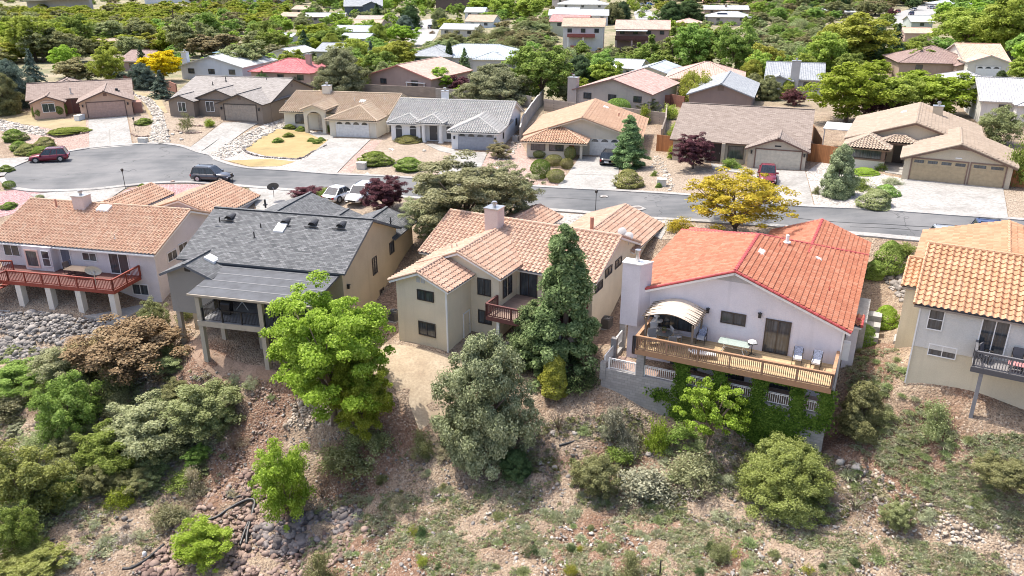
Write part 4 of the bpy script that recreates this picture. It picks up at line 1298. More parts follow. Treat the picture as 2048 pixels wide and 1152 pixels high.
for k in range(5): h.part('patio_step', CONC, (-13.0 - k * .1, -11.3 - k * .1, -5.0 - k * .45, -4.6 - k * .45, Z - .6 - k * .2, Z - .05 - k * .18))
# gutter
h.part('gutter', WHITE, (-15.8, 1.35, -1.26, -1.14, -2.36, -2.24))
h.finish()
H1 = h

# --- grey shingle house
WG = stucco("grey tan stucco", (.47, .385, .26))
TGR = plain("slate blue trim", (.10, .115, .135), .6)
h = House("house", "tan two storey house with charcoal shingle roof and a shaded covered deck", 415, 719, -6.6, -13.8, WG, SHG, TGR, style='flat')
Z = h.z
h.wing(-4.0, 9.5, 4.4, 15.4, -.1, 'x', .42, over=.4)
h.wing(-3.95, -.3, 2.2, 6.6, -.55, 'y', .42, over=.45, zb=-3.9)
h.wing(-5.8, 2.0, 14.6, 21.5, -.95, 'y', .38, over=.4)
h.wing(1.2, 4.6, 14.8, 19.6, -.9, 'y', .38, over=.4)
h.wing(4.3, 9.45, 14.8, 19.4, -.75, 'y', .38, over=.4)
TGY = stucco("grey taupe stucco", (.25, .24, .22))
h.part('siding', TGY, (-3.97, -.28, 2.15, 2.19, -3.92, -.6))
m = MB(); m.face([(-3.97, 2.16, -.6 - Z), (-.28, 2.16, -.6 - Z), (-2.125, 2.16, .17 - Z)]); m.build('siding', TGY, h.root)
h.part('vent', DARK, (-2.35, -1.9, 2.1, 2.16, -.45, -.05))
# covered deck
RR = plain("rolled roofing", (.085, .09, .10), .85, var=.2, scale=1.5)
m = MB(); O = Vector((-.45, -.45, -1.05 - Z)); U = Vector((1, 0, 0)); V = Vector((0, 1, .118)).normalized()
x1 = 9.35
m.hexa([(-.45, -.45, -1.19 - Z), (x1, -.45, -1.19 - Z), (x1, 5.0, -.55 - Z), (-.45, 5.0, -.55 - Z)], [(-.45, -.45, -1.05 - Z), (x1, -.45, -1.05 - Z), (x1, 5.0, -.40 - Z), (-.45, 5.0, -.40 - Z)])
cov = m.build('patio_cover', RR, h.root)
m = MB()
for k in range(1, 5):
    y = -.45 + k * 1.08; z = -1.05 + .1193 * (y + .45) - Z
    m.hexa([(-.45, y, z + .002), (x1, y, z + .002), (x1, y + .12, z + .0145), (-.45, y + .12, z + .0145)], [(-.45, y, z + .018), (x1, y, z + .018), (x1, y + .12, z + .032), (-.45, y + .12, z + .032)])
m.build('roofing_seam', plain("roofing seam", (.16, .165, .17), .85), cov)
h.part('gutter', plain("tan gutter", (.33, .29, .23), .5), (-.5, x1 + .05, -.57, -.46, -1.2, -1.06))
h.part('beam', plain("tan beam", (.36, .32, .26), .7), (-.1, 9.2, -.1, .12, -1.45, -1.2))
TAN = stucco("tan post stucco", (.38, .345, .28))
for x in (0, 5.1, 9.05): h.part('post', TAN, (x - .17, x + .17, -.15, .19, -8.2, -1.45))
for x, y, zt in ((-3.8, 2.6, -3.9), (.1, 2.4, -3.6), (3.2, 2.6, -3.6)): h.part('post', TAN, (x - .17, x + .17, y - .17, y + .17, -8.0, zt))
d = h.part('deck', ground("deck coating", (.24, .24, .25), (.3, .3, .3), (.35, .35, .36), 3, 0), (-.15, 9.2, -.1, 4.39, -3.6, -3.36))
h.part('fascia', plain("tan beam", (.36, .32, .26), .7), (-.2, 9.25, -.2, -.11, -3.72, -3.3), parent=d)
m = MB(); zz = -3.34 - Z
rail_run(m, [(.2, 2.1, zz), (.02, -.02, zz)], 1.0, .12, .02, .04)
rail_run(m, [(.2, .02, zz), (5.0, .02, zz)], 1.0, .12, .02, .04)
rail_run(m, [(5.25, .02, zz), (9.0, .02, zz)], 1.0, .12, .02, .04)
m.build('railing', BLACK, d)
h.part('patio', CONC, (-3.0, 9.2, 2.2, 4.5, Z - .8, Z + .02))
h.window('f', 4.4, 3.0, 4.6, -3.3, -1.9, BRONZE); h.slider('f', 4.4, 5.6, 7.8, -3.35, -1.3); h.door('f', 4.4, 1.0, 1.9, -3.35, -1.35, plain("dark door", (.05, .05, .05), .4))
h.window('f', 4.4, 2.0, 3.6, Z + .9, Z + 2.0); h.slider('f', 4.4, 5.5, 7.3, Z + .03, Z + 2.1)
def rw(face, X, px0, py0, px1, py1, hh, fr=BRONZE):
    # window on a wall plane found from the picture corners
    o = hh.root.location; a = hh.root.rotation_euler.z
    def hit(px, py):
        d = ray(px, py); n_ = (math.cos(a), math.sin(a)) if face == 'r' else (-math.sin(a), math.cos(a))
        t = (X + n_[0] * o.x + n_[1] * o.y) / (n_[0] * d[0] + n_[1] * d[1])
        x, y, z = d[0] * t - o.x, d[1] * t - o.y, CAMH + d[2] * t
        return (x * math.cos(a) + y * math.sin(a), -x * math.sin(a) + y * math.cos(a), z)
    A, B = hit(px0, py0), hit(px1, py1)
    k = 1 if face == 'r' else 0
    hh.window(face, X, A[k], B[k], B[2], A[2], fr)
for q in ((743.5, 518, 754.5, 544), (778, 487, 788, 503), (759, 581, 769, 605)): rw('r', 9.5, *q, h)
h.lamp('r', 9.5, 5.1, -1.6)
h.pipe(-3.0, 8.3, 1.5, .45, .05, BLACK); h.pipe(.9, 8.0, 1.3, .5, .05, BLACK); h.pipe(.9, 6.9, .95, .5, .05, BLACK)
h.pipe(-4.6, 18, .2, .5, .09, BLACK); h.pipe(8.6, 16.4, 0, .4, .05, BLACK)
BGL = plain('bronze skylight lens', (.10, .08, .065), .5)
h.skylight(2.6, 8.1, 1.45, .42, w=.85, h=.95, glassm=BGL); h.skylight(-1.25, 4.1, -.1, .42, 'y', .85, .8, -1, glassm=BGL)
def eyebrow(x, y, z):
    m = MB(); n = 10; W_ = .34
    pts = [(x + W_ * math.cos(math.pi * k / n), z - Z + .30 * math.sin(math.pi * k / n)) for k in range(n + 1)]
    for (ax, az_), (bx, bz) in zip(pts[:-1], pts[1:]): m.face([(ax, y - .35, az_ - .1), (bx, y - .35, bz - .1), (x + (bx - x) * .7, y + .55, z - Z + .14 + (bz - z + Z) * .25), (x + (ax - x) * .7, y + .55, z - Z + .14 + (az_ - z + Z) * .25)])
    m.box(x - .6, x + .6, y - .5, y - .38, z - Z - .17, z - Z - .13)
    o = m.build('roof_vent', BLACK, h.root)
    m = MB(); m.face([(ax, y - .2, az_ - .08) for ax, az_ in pts]); m.build('vent_mouth', DARK, o)
for px, py in ((461, 437), (572, 446), (627, 449.5), (683, 453)):
    # on the main slope: solve for the point on the roof plane
    o = h.root.location; a = h.root.rotation_euler.z
    best = None
    for k in range(0, 120):
        z = -.5 + k * .025; p = at(px, py, z); x = p.x - o.x; y = p.y - o.y
        lx = x * math.cos(a) + y * math.sin(a); ly = -x * math.sin(a) + y * math.cos(a)
        e = abs((-.1 + .42 * (ly - 4.4)) - z)
        if best is None or e < best[0]: best = (e, lx, ly, z)
    eyebrow(best[1], best[2], best[3] + .1)
h.part('roof_panel', plain("dark roof panel", (.12, .14, .17), .3), (-3.1, -2.5, 7.7, 7.75, 1.35, 1.36))
h.finish()
H2 = h

# --- white house with the terracotta roof, centre
WC = stucco("ivory stucco", (.68, .60, .45))
h = House("house", "ivory stepped two storey house with terracotta blend roof, behind the big cedar", 897, 703, -5.6, -27, WC, TERRAP, WHITE, period=.38, course=.42)
Z = h.z
h.wing(-4.4, 0, 0, 7.0, -.5, 'y', .41, over=.4)
h.wing(-4.2, 2.42, 3.5, 10.0, -.3, 'y', .41, over=.4)
h.wing(-6.0, 8.75, 6.5, 16.1, -.55, 'x', .41, over=.4)
h.wing(1.9, 8.7, 15.4, 23.0, -.95, 'y', .38, over=.4)
h.wing(-4.4, -.4, 14.5, 20.6, -.8, 'y', .38, over=.4)
h.chimney(-1.95, -.75, 9.3, 10.5, .2, 2.75, stucco("pink stucco", (.6, .5, .46)))
h.pipe(-2.5, 5.0, .5, .4, .04); h.pipe(-2.3, 5.4, .6, .3, .04)
h.pipe(5.6, 14.0, .5, 1.3, .16, plain("terracotta pot", (.4, .2, .14), .8))
h.skylight(.5, 12.8, .75, -.41, w=1.1, h=.8)
for q in (('f', 0, -2.54, -1.1, -1.85, -1.02), ('f', 0, -2.55, -1.05, -4.7, -3.58), ('f', 3.5, .6, 1.75, -2.15, -.78), ('f', 3.5, .62, 1.8, -4.5, -3.4)): h.window(*q)
h.part('gable_vent', plain("pale louvre", (.42, .42, .42), .7), (-2.55, -2.24, -.03, -.01, -.48, -.08), (-2.14, -1.83, -.03, -.01, -.48, -.08))
h.window('r', 2.42, 4.1, 4.75, -2.4, -.95, BRONZE, 0, rows=1); h.window('r', 2.42, 4.95, 5.6, -2.4, -.95, BRONZE, 0, rows=1)
h.slider('f', 6.5, 2.7, 4.2, -2.9, -.8)
h.window('f', 6.5, 5.0, 6.4, -2.1, -1.1)
h.door('r', 0, 2.3, 3.15, -5.55, -3.5, stucco("ivory stucco", (.68, .60, .45)))
for y0, z0 in ((7.0, -1.3), (9.0, -.75), (11.2, -.75)): h.window('r', 8.75, y0, y0 + 1.5, z0 - .6, z0 + .1, BRONZE)
WRD = wood("dark red wood deck", (.15, .055, .05), 'x'); BOARD = wood("brown deck boards", (.27, .19, .15), 'x', .15)
d = h.part('deck', BOARD, (2.35, 8.4, 1.7, 6.49, -3.02, -2.9))
h.part('joist', WRD, (2.3, 8.4, 1.64, 1.69, -3.2, -2.88), parent=d)
m = MB(); zz = -2.9 - Z
rail_run(m, [(2.33, 3.45, zz), (2.33, 1.68, zz), (8.4, 1.68, zz), (8.4, 6.4, zz)], 1.0, .15, .045)
m.build('railing', WRD, d)
for x in (3.2, 5.15, 8.2): h.part('post', WHITE, (x - .1, x + .1, 1.8, 2.0, -7, -3.2))
h.part('patio', CONC, (.6, 8.2, 2.2, 6.4, Z - .6, Z + .03))
h.part('downspout', WHITE, (-.07, .05, -.1, -.02, Z - .3, -.55))
# dishes on the right end of the roof
for px_, (x, y, z) in enumerate(((8.3, 13.9, .55), (9.0, 13.6, .35))):
    m = MB(); m.tube([(x, y, z - Z - .3), (x, y, z - Z + .35)], .03, 6)
    n = 16
    for k in range(n):
        a0, a1 = 6.283 * k / n, 6.283 * (k + 1) / n
        def dp(r, a): return (x + r * math.cos(a), y - .12 + r * r * .5 + r * math.sin(a) * .45, z - Z + .45 + r * math.sin(a) * .8)
        for r0, r1 in ((0.001, .2), (.2, .38)): m.face([dp(r0, a0), dp(r1, a0), dp(r1, a1), dp(r0, a1)])
    m.build('satellite_dish', plain("dish grey", (.4, .4, .4), .5), h.root)
h.finish()
H3 = h

# --- white house with the bright red roof
WW = stucco("lilac white stucco", (.66, .63, .66))
p_ = (1200 + 1660 / 3.6, 500 + 1005 / 3.6)
h = House("house", "lilac white house with bright red tile roof, wide wooden deck and ivy covered lower pillars", p_[0], p_[1], -2.6, -26, WW, REDT, WHITE, cap=REDC, base=3.4, period=.30, course=.36)
Z = h.z
h.wing(-13.8, .15, 3.3, 18.2, .1, 'y', .385, over=.4, kind='gablehip', wall=False)
h.wing(-13.8, .15, 3.3, 8.0, .1, 'y', .385, over=.4, wall='only')
h.part('rear_wall', WW, (-13.8, .15, 8.0, 17.9, -6, .05))
h.wing(-6.9, .13, 13.0, 21.6, .06, 'y', .385, over=.4)
h.wing(-13.4, -7.4, 15.0, 19.6, -.1, 'y', .34, over=.4, kind='hip', ends=(False, True))
h.wing(.2, .9, 6.4, 8.0, -.9, 'x', .05, over=.15)
ch = MB()
ch.prism([(-14.15, 2.4), (-12.9, 2.4), (-12.35, 3.32), (-14.15, 3.32)], -2.05 - Z, 2.45 - Z)
ch = ch.build('chimney', WW, h.root)
m = MB(); m.prism([(-14.2, 2.33), (-12.86, 2.33), (-12.28, 3.36), (-14.2, 3.36)], 2.45 - Z, 2.52 - Z); m.build('chimney_cap', WHITE, ch)
m = MB(); m.cyl((-13.3, 2.95), .14, 2.5 - Z, 3.2 - Z); m.cyl((-13.3, 2.95), .2, 3.2 - Z, 3.34 - Z); m.build('flue', METAL, ch)
zf = -2.5
h.window('f', 3.3, -7.48, -5.85, -.98, -.14)
h.slider('f', 3.3, -4.6, -3.0, -2.48, -.12)
h.window('f', 3.3, -12.3, -9.3, -2.1, -.75, BRONZE, 2)
for a in (-8.35, -5.0): h.lamp('f', 3.3, a, -.15 if a < -6 else .15)
h.window('f', 3.3, -13.4, -12.7, -4.6, -3.2, BRONZE, 0)
for a in (-10.6, -7.4, -4.2): h.slider('f', 3.3, a, a + 1.9, -4.95, -3.0)
m = MB(); m.face([(-8.9, 3.27, 2.0 - Z), (-4.9, 3.27, 2.0 - Z), (-6.85, 3.27, 2.72 - Z)]); m.build('gable_panel', stucco("grey gable", (.42, .41, .42)), h.root)
DB = wood("golden deck boards", (.50, .37, .21), 'x', .15)
TW = wood("tan rail wood", (.40, .23, .13), 'x'); BW = wood("brown rail wood", (.33, .20, .13), 'z')
d = h.part('deck', DB, (-12.15, 0, -.02, 3.29, zf - .08, zf))
h.part('joist', TW, (-12.2, .05, -.12, -.04, zf - .34, zf + .01), parent=d)
m = MB(); zz = zf - Z
rail_run(m, [(-12.1, 3.2, zz), (-12.1, -.08, zz), (0, -.08, zz), (0, 3.25, zz)], .98, .12, .045, .1)
m.build('railing', BW, d)
h.part('top_rail', TW, (-12.22, .1, -.17, .01, zf + .985, zf + 1.03), (-12.2, -12.0, .02, 3.2, zf + .985, zf + 1.03), (-.1, .1, .02, 3.25, zf + .985, zf + 1.03), parent=d)
# lower level
CMU = block("grey block", (.33, .32, .31))
h.part('patio', ground("brick patio", (.3, .19, .15), (.42, .31, .26), (.5, .4, .34), 6, 0), (-14.4, 0, .6, 3.3, -8.0, -5.0))
rt = h.part('retaining_wall', CMU, (-14.6, .05, .3, .599, -9.5, -4.62), (-14.62, -14.38, .6, 4.4, -9.5, -4.75))
pil = []
for k, x in enumerate((-11.9, -9.0, -6.6, -4.1, -1.75, -.1)):
    pil.append(h.part('pillar', CMU, (x - .26, x + .26, .26, .64, -4.61, zf - .1)))
m = MB(); zz = -4.62 - Z
xs_ = (-14.4, -11.9, -9.0, -6.6, -4.1, -1.75, -.1)
for a, b in zip(xs_[:-1], xs_[1:]): rail_run(m, [(a + .3, .45, zz), (b - .3, .45, zz)], .8, .13, .03, .05)
rail_run(m, [(-14.5, .7, zz), (-14.5, 2.3, zz)], .8, .13, .03, .05)
rail_run(m, [(-14.5, 2.8, zz + .3), (-14.5, 4.2, zz + .3)], .9, .13, .03, .05)
m.build('white_railing', WHITE, h.root)
for y, zt in ((.45, -4.2), (2.55, -3.3), (4.4, -2.3)): h.part('gate_post', CMU, (-14.7, -14.3, y - .2, y + .2, -5.5, zt))
# ivy
rs = np.random.RandomState(5)
P = []; Nn = []
def ivy(x0, x1, z0, z1, y, n, edge=.12):
    q = np.stack([(x0 + x1) / 2 + np.clip(rs.normal(size=n) * .5, -1.5, 1.5) * (x1 - x0) / 2, np.full(n, y) + rs.uniform(-.16, .02, n), (z0 + z1) / 2 + (rs.uniform(-1, 1, n) if z1 - z0 > 1.5 else np.clip(rs.normal(size=n) * .55, -1.3, 1.3)) * (z1 - z0) / 2], 1)
    P.append(q); Nn.append(np.tile([0, -1, .4], (n, 1)))
for x in (-9.0, -6.6, -4.1, -1.75, -.1):
    ivy(x - .42, x + .42, -5.0 - Z, -2.75 - Z, .2, 1500); 
for k in range(46):
    cx = rs.uniform(-10.4, .1); cz = rs.uniform(-7.4, -4.75)
    if cx < -8.8 and cz < -6.2: continue
    ivy(cx - .8, cx + .8, cz - .45 - Z, cz + .42 - Z, .24, 420)
for k in range(12):
    cx = rs.uniform(-9.4, -.5); ivy(cx - .5, cx + .5, -2.95 - Z, -2.72 - Z, .1, 120)
P = np.concatenate(P); Nn = np.concatenate(Nn)
me = fmesh('ivy', leaves(rs, P, Nn, .11, 1.4, .8), leafm("leaf ivy", (.04, .09, .015), (.10, .19, .03), (.2, .32, .06), .4))
iv = link('ivy', me, h.root)
# white utility box, downspout, neighbours of the right wall
h.part('utility_box', WHITE, (.2, .6, 4.0, 4.5, -2.4, -1.2))
h.part('downspout', WHITE, (.08, .17, 3.1, 3.2, -5.5, .0))
h.skylight(-6.05, 8.2, 2.52, -.385, 'y', 1.1, .42); h.skylight(-2.6, 12.4, 1.2, -.385, 'y', .5, .45)
h.pipe(-4.9, 12.2, 2.3, .55, .12, WHITE); h.pipe(-5.2, 10.8, 2.3, .35, .04, plain("red pipe", (.4, .08, .06), .6)); h.pipe(-1.3, 7.6, .75, .3, .04, plain("red pipe", (.4, .08, .06), .6))
for k, (y, z) in enumerate(((9.0, -2.6), (10.2, -2.3), (11.4, -2.0))): h.part('side_step', CONC, (.5, 2.2, y, y + .9, z - 1.5, z))
h.part('side_landing', CONC, (.3, 1.3, 8.2, 12.8, -4.5, -1.3))
h.finish()
H4 = h

# --- right edge house
WR = stucco("cream stucco", (.62, .56, .42))
h = House("house", "cream two storey house with orange tile roof and grey deck at the right edge", 1348 + 1340 / 2.88, 360 + 1140 / 2.88, -2.6, -30, WR, ORT, plain("brown grey fascia", (.3, .27, .25), .6), period=.36, course=.44)
Z = h.z
h.wing(0, 13, 0, 9.8, 2.55, 'x', .42, over=.4)
h.wing(-1.15, 3, 4.0, 9.5, 2.0, 'x', .33, over=.25)
h.wing(-.9, 9.5, 9.0, 17.5, 1.75, 'y', .30, over=.3)
h.pipe(5.5, 12.6, 2.9, .6, .12, plain("terracotta pot", (.4, .2, .14), .8))
h.part('upper_siding', stucco("pale grey stucco", (.60, .59, .55)), (-.02, 13.02, -.05, -.01, -.35, 2.5))
h.window('f', -.05, .45, 1.3, .9, 2.26, WHITE, 0, rows=1)
h.window('f', 0, .8, 2.33, -.76, -.0, WHITE)
h.slider('f', -.05, 3.2, 4.65, .0, 2.22, WHITE)
GW = wood("grey stained wood", (.13, .13, .14), 'x'); GD = wood("grey deck boards", (.24, .23, .23), 'x', .14)
d = h.part('deck', GD, (3.15, 10.5, -1.75, -.055, -.32, -.2))
m = MB(); zz = -.2 - Z
rail_run(m, [(3.2, -.1, zz), (3.2, -1.72, zz), (10.4, -1.72, zz)], 1.0, .14, .04, .09)
m.build('railing', GW, d)
h.part('joist', GW, (3.1, 10.5, -1.82, -1.76, -.48, -.16), parent=d)
for x in (3.7, 6.6, 9.6):
    h.part('post', plain("grey post", (.22, .22, .23), .7), (x - .1, x + .1, -1.7, -1.5, -5.5, -.48))
h.part('downspout', WHITE, (-.08, 0, -.1, -.02, Z - .3, 2.3))
h.finish()
H5 = h
# ================================================================ second row, across the street
# peach house
WP = stucco("peach stucco", (.56, .37, .27)); PD = plain("peach garage door", (.46, .30, .24), .6)
h = House("house", "peach house with pinkish brown shingle roof beside the turning bulb", 177.8, 236, 0, 23, WP, SHP, plain("dark brown fascia", (.14, .09, .075), .7), style='flat')
h.wing(-8.0, 6.0, 5.2, 14, 2.5, 'x', .40, over=.4)
h.wing(-.9, 6.1, 0, 8.5, 2.45, 'y', .40, over=.4)
h.wing(-7.4, -3.3, 3.2, 8.0, 2.3, 'y', .40, over=.4)
h.wing(-5.2, -1.2, 11, 17, 3.4, 'x', .45, over=.3, kind='hip')
h.garage('f', 0, .05, 5.15, 0, 2.2, PD)
h.window('f', 3.2, -6.2, -4.5, .7, 2.0, WHITE, 1)
m = MB(); cx, rr = -5.35, .95
for k in range(12):
    a0, a1 = math.pi * k / 12, math.pi * (k + 1) / 12
    m.bar((cx + rr * math.cos(a0), 3.14, 2.0 + .35 * math.sin(a0)), (cx + rr * math.cos(a1), 3.14, 2.0 + .35 * math.sin(a1)), .12, .14)
m.build('window_arch', stucco("pale peach", (.62, .5, .42)), h.root)
h.part('gable_vent', plain("brown louvre", (.2, .11, .08), .7), (2.45, 2.95, -.03, -.005, 3.05, 3.5))
h.part('entry_wall', stucco("dark red stucco", (.22, .1, .075)), (-3.3, -.9, 5.0, 5.19, -1, 2.4))
h.door('f', 5.0, -2.3, -1.3, .05, 2.1, plain("dark red door", (.12, .04, .035), .5))
h.lamp('f', 0, -.5, 1.9); h.lamp('f', 0, 5.6, 1.9)
h.pipe(-2.3, 6.2, 2.9, .8, .12); h.pipe(4.2, 4.0, 3.3, .3, .2, BLACK)
h.part('side_wall', stucco("brick red wall", (.34, .19, .15)), (6.2, 7.4, 1.5, 4.0, -1, 1.7))
h.finish()

# dark taupe house
WD = stucco("taupe stucco", (.25, .205, .165)); DT = plain("dark brown trim", (.07, .055, .045), .6)
h = House("house", "dark taupe house with grey brown shingle roof and double garage", 451.4, 239.6, 0, -12, WD, SHT, DT, style='flat')
h.wing(-9.8, 6.1, 2.6, 17, 2.6, 'x', .32, over=.4)
h.wing(-.8, 6.05, 0, 8.5, 2.55, 'y', .38, over=.4)
h.wing(-9.7, -5.6, 1.0, 8, 2.5, 'y', .34, over=.4)
h.wing(-5.8, 1.2, 2.3, 10, 2.75, 'y', .36, over=.3)
h.garage('f', 0, .05, 5.1, 0, 2.25, plain("taupe garage door", (.32, .27, .22), .6))
h.window('f', 1.0, -8.2, -6.9, .8, 2.2, WHITE, 1); h.window('f', 2.3, -4.4, -3.0, .7, 2.2, WHITE, 1)
h.window('r', 6.1, 7, 8, .9, 1.9, WHITE, 0); h.window('r', 6.1, 12, 13, .9, 1.9, WHITE, 0)
h.part('gable_vent', plain("taupe louvre", (.16, .12, .1), .7), (2.4, 2.9, -.03, -.005, 3.0, 3.5), (6.105, 6.13, 9.5, 10.1, 3.6, 4.1))
h.lamp('f', 0, -.4, 1.8); h.lamp('f', 0, 5.6, 1.8)
h.pipe(-4.0, 8, 4.5, .6, .06, BLACK); h.pipe(-5.6, 6.8, 4.0, .5, .06, BLACK); h.pipe(2.4, 9.0, 4.6, .4, .05, BLACK)
h.finish()

# cream tile roofed house
WE = stucco("cream white stucco", (.66, .61, .50))
h = House("house", "cream house with buff tile roof and an arched entry porch", 680 - 20 / 2.88, 785 / 2.88, -1, -11, WE, CRT, plain("cream trim", (.6, .53, .42), .6))
h.wing(-9.6, 6.1, 4.0, 15.5, 1.6, 'x', .33, over=.45)
h.wing(-.9, 5.9, 0, 9.5, 1.45, 'y', .36, over=.45, kind='hip', ends=(True, False))
h.wing(-5.3, -2.2, 1.5, 8.5, 2.35, 'y', .36, over=.35, wall=False)
h.garage('f', 0, .0, 4.85, -1, 1.1, plain("white garage door", (.66, .65, .62), .5), 4, True)
for x in (-5.1, -2.4):
    h.part('column', WE, (x - .25, x + .25, 1.5, 2.0, -2, 2.3))
m = MB()
n = 12
for k in range(n):
    a0, a1 = math.pi * k / n, math.pi * (k + 1) / n
    zz0, zz1 = 2.2 + .9 * math.sin(a0) * .9, 2.2 + .9 * math.sin(a1) * .9
    x0_, x1_ = -3.75 + 1.1 * math.cos(a0), -3.75 + 1.1 * math.cos(a1)
    m.hexa([(x1_, 1.52, zz1), (x0_, 1.52, zz0), (x0_, 1.95, zz0), (x1_, 1.95, zz1)], [(x1_, 1.52, 3.35), (x0_, 1.52, 3.35), (x0_, 1.95, 3.35), (x1_, 1.95, 3.35)])
m.face([(-5.35, 1.5, 3.35), (-2.15, 1.5, 3.35), (-3.75, 1.5, 3.9)])
m.build('entry_arch', WE, h.root)
h.door('f', 4.0, -4.3, -3.2, -.9, 1.2, plain("pale door", (.5, .45, .38), .5))
h.window('f', 4.0, -7.9, -6.1, -.2, .8, BRONZE, 1, arch=True)
h.window('r', 5.9, 5.0, 5.9, .3, 1.1, BRONZE, 0); h.window('r', 6.1, 11, 12.2, .1, 1.1, BRONZE, 0)
h.chimney(-5.6, -4.4, 9.0, 10, 2.5, 4.5); h.skylight(1.4, 7.2, 2.7, .33, w=.9, h=.6); h.pipe(.2, 7.0, 2.6, .7, .06); h.pipe(4.5, 8.0, 2.95, .4, .05)
h.finish()

# white house with grey tile roof, columns
WB = stucco("bright white stucco", (.74, .74, .74))
h = House("house", "white house with pale grey tile roof, arched windows and round entry columns", 680 + 678 / 2.88, 858 / 2.88, -1, -11, WB, GRT, WHITE)
h.wing(-10.4, 5.35, 4.3, 16, 1.45, 'x', .36, over=.45)
h.wing(-.8, 5.25, 0, 9, 1.4, 'y', .38, over=.45, kind='hip', ends=(True, False))
h.wing(-10.2, -6.1, 3.6, 9, 1.5, 'y', .36, over=.45, kind='hip', ends=(True, False))
h.wing(-6.0, -2.9, 3.0, 9, 1.75, 'y', .42, over=.35, kind='hip', ends=(True, False), wall=False)
h.garage('f', 0, .05, 4.85, -1, 1.05, plain("blue grey garage door", (.30, .32, .36), .5), 4, True)
for x in (-5.55, -3.2):
    m = MB(); m.cyl((x, 3.35), .24, -1.2, 2.75, 16); m.box(x - .32, x + .32, 3.03, 3.67, -.6, .12); m.box(x - .3, x + .3, 3.05, 3.65, 2.55, 2.74)
    m.build('column', WHITE, h.root, False)
h.part('entry_beam', WHITE, (-5.9, -2.9, 3.1, 3.6, 1.45, 1.75))
h.door('f', 4.3, -5.0, -3.9, -.9, 1.1, plain("dark grey door", (.08, .08, .085), .4), WHITE)
for a, f_, c in ((-9.6, 'f', 3.6), (-7.6, 'f', 3.6)): h.window(f_, c, a, a + 1.0, -.7, .75, WHITE, 0, arch=True, g=plain("dark screen", (.05, .055, .06), .5))
for a in (-2.7, -1.8): h.window('f', 4.3, a, a + .75, -.7, .75, WHITE, 0, arch=True, g=plain("dark screen", (.05, .055, .06), .5))
h.window('r', 5.25, 3.5, 4.0, -.2, .6, BRONZE, 0); h.window('r', 5.35, 12, 13, 0, 1.0, BRONZE, 0)
h.lamp('f', 0, -.4, .6); h.lamp('f', 0, 5.0, .6)
h.chimney(-5.2, -4.3, 11.2, 12, 2.5, 4.6); h.pipe(1.0, 8.0, 2.9, .5, .05); h.pipe(-9, 7.4, 2.4, .3, .05); h.pipe(-6.2, 4.9, 1.9, .3, .05)
h.finish()

# orange tile house
WO = stucco("buff stucco", (.58, .53, .43))
h = House("house", "buff house with light orange tile roof, round clipped shrubs in front", 680 + 1437 / 2.88, 893 / 2.88, -1, -12, WO, ORF, plain("cream trim", (.6, .53, .42), .6))
h.wing(-8.0, 6.0, 0, 14, 1.3, 'y', .335, over=.45)
h.wing(-7.7, -.4, -2.9, 3.0, 1.15, 'x', .36, over=.45, kind='hip', wall=False)
h.part('wing_wall', WO, (-7.5, -2.3, -2.7, .02, -3, 1.1)); h.part('post', WO, (-.9, -.6, -2.75, -2.45, -2, 1.1))
h.part('entry_shutter', stucco("rust red panel", (.42, .13, .07)), (-2.28, -1.7, -2.2, -2.1, -1, 1.0))
h.garage('f', 0, .0, 4.9, -1, 1.1, plain("white garage door", (.66, .65, .62), .5), 4, True)
h.window('f', -2.7, -7.0, -5.2, -.1, .9, BRONZE, 1, arch=True); h.window('f', -2.7, -4.7, -2.9, -.1, .9, BRONZE, 1, arch=True)
h.skylight(.8, 11, 3.1, -.335, 'y', 1.2, .7); h.skylight(-3.5, 7, 2.8, .335, 'y', 1.2, .5); h.pipe(2.8, 8, 2.4, .6, .08, plain("terracotta pot", (.4, .2, .14), .8))
h.finish()

# brown shingle house
WN = stucco("tan stucco", (.50, .43, .34)); BT = plain("reddish brown trim", (.16, .09, .07), .6)
h = House("house", "tan house under a large brown shingle roof, red pickup in front of its garage", 1348 + 460 / 2.88, 965 / 2.88, -.4, -20, WN, SHB, BT, style='flat')
h.wing(-9.6, 5.4, 1.5, 17.5, 2.1, 'x', .36, over=.4, wall=True)
h.wing(-.8, 5.45, 0, 9, 1.95, 'y', .40, over=.4)
h.garage('f', 0, .05, 4.95, -.4, 1.75, plain("tan garage door", (.52, .47, .38), .6), trimw=BT)
h.window('f', 1.5, -3.2, -1.4, .1, 1.6, BRONZE, 0); h.door('f', 1.5, -5.1, -4.0, -.35, 1.7, plain("near black door", (.04, .03, .03), .4))
h.part('column', WN, (-3.9, -3.5, .9, 1.3, -1, 1.9), (-6, -5.6, .9, 1.3, -1, 1.9), (-1.1, -.8, .9, 1.3, -1, 1.9))
h.lamp('f', 0, -.45, 1.5); h.lamp('f', 0, 5.25, 1.5)
m = MB(); m.face([(1.0, -.01, 2.75 + .4), (3.65, -.01, 3.15), (2.32, -.01, 3.62)]); m.build('gable_panel', BT, h.root)
h.part('house_number', BLACK, (2.0, 2.7, -.03, -.005, 2.15, 2.3))
h.finish()

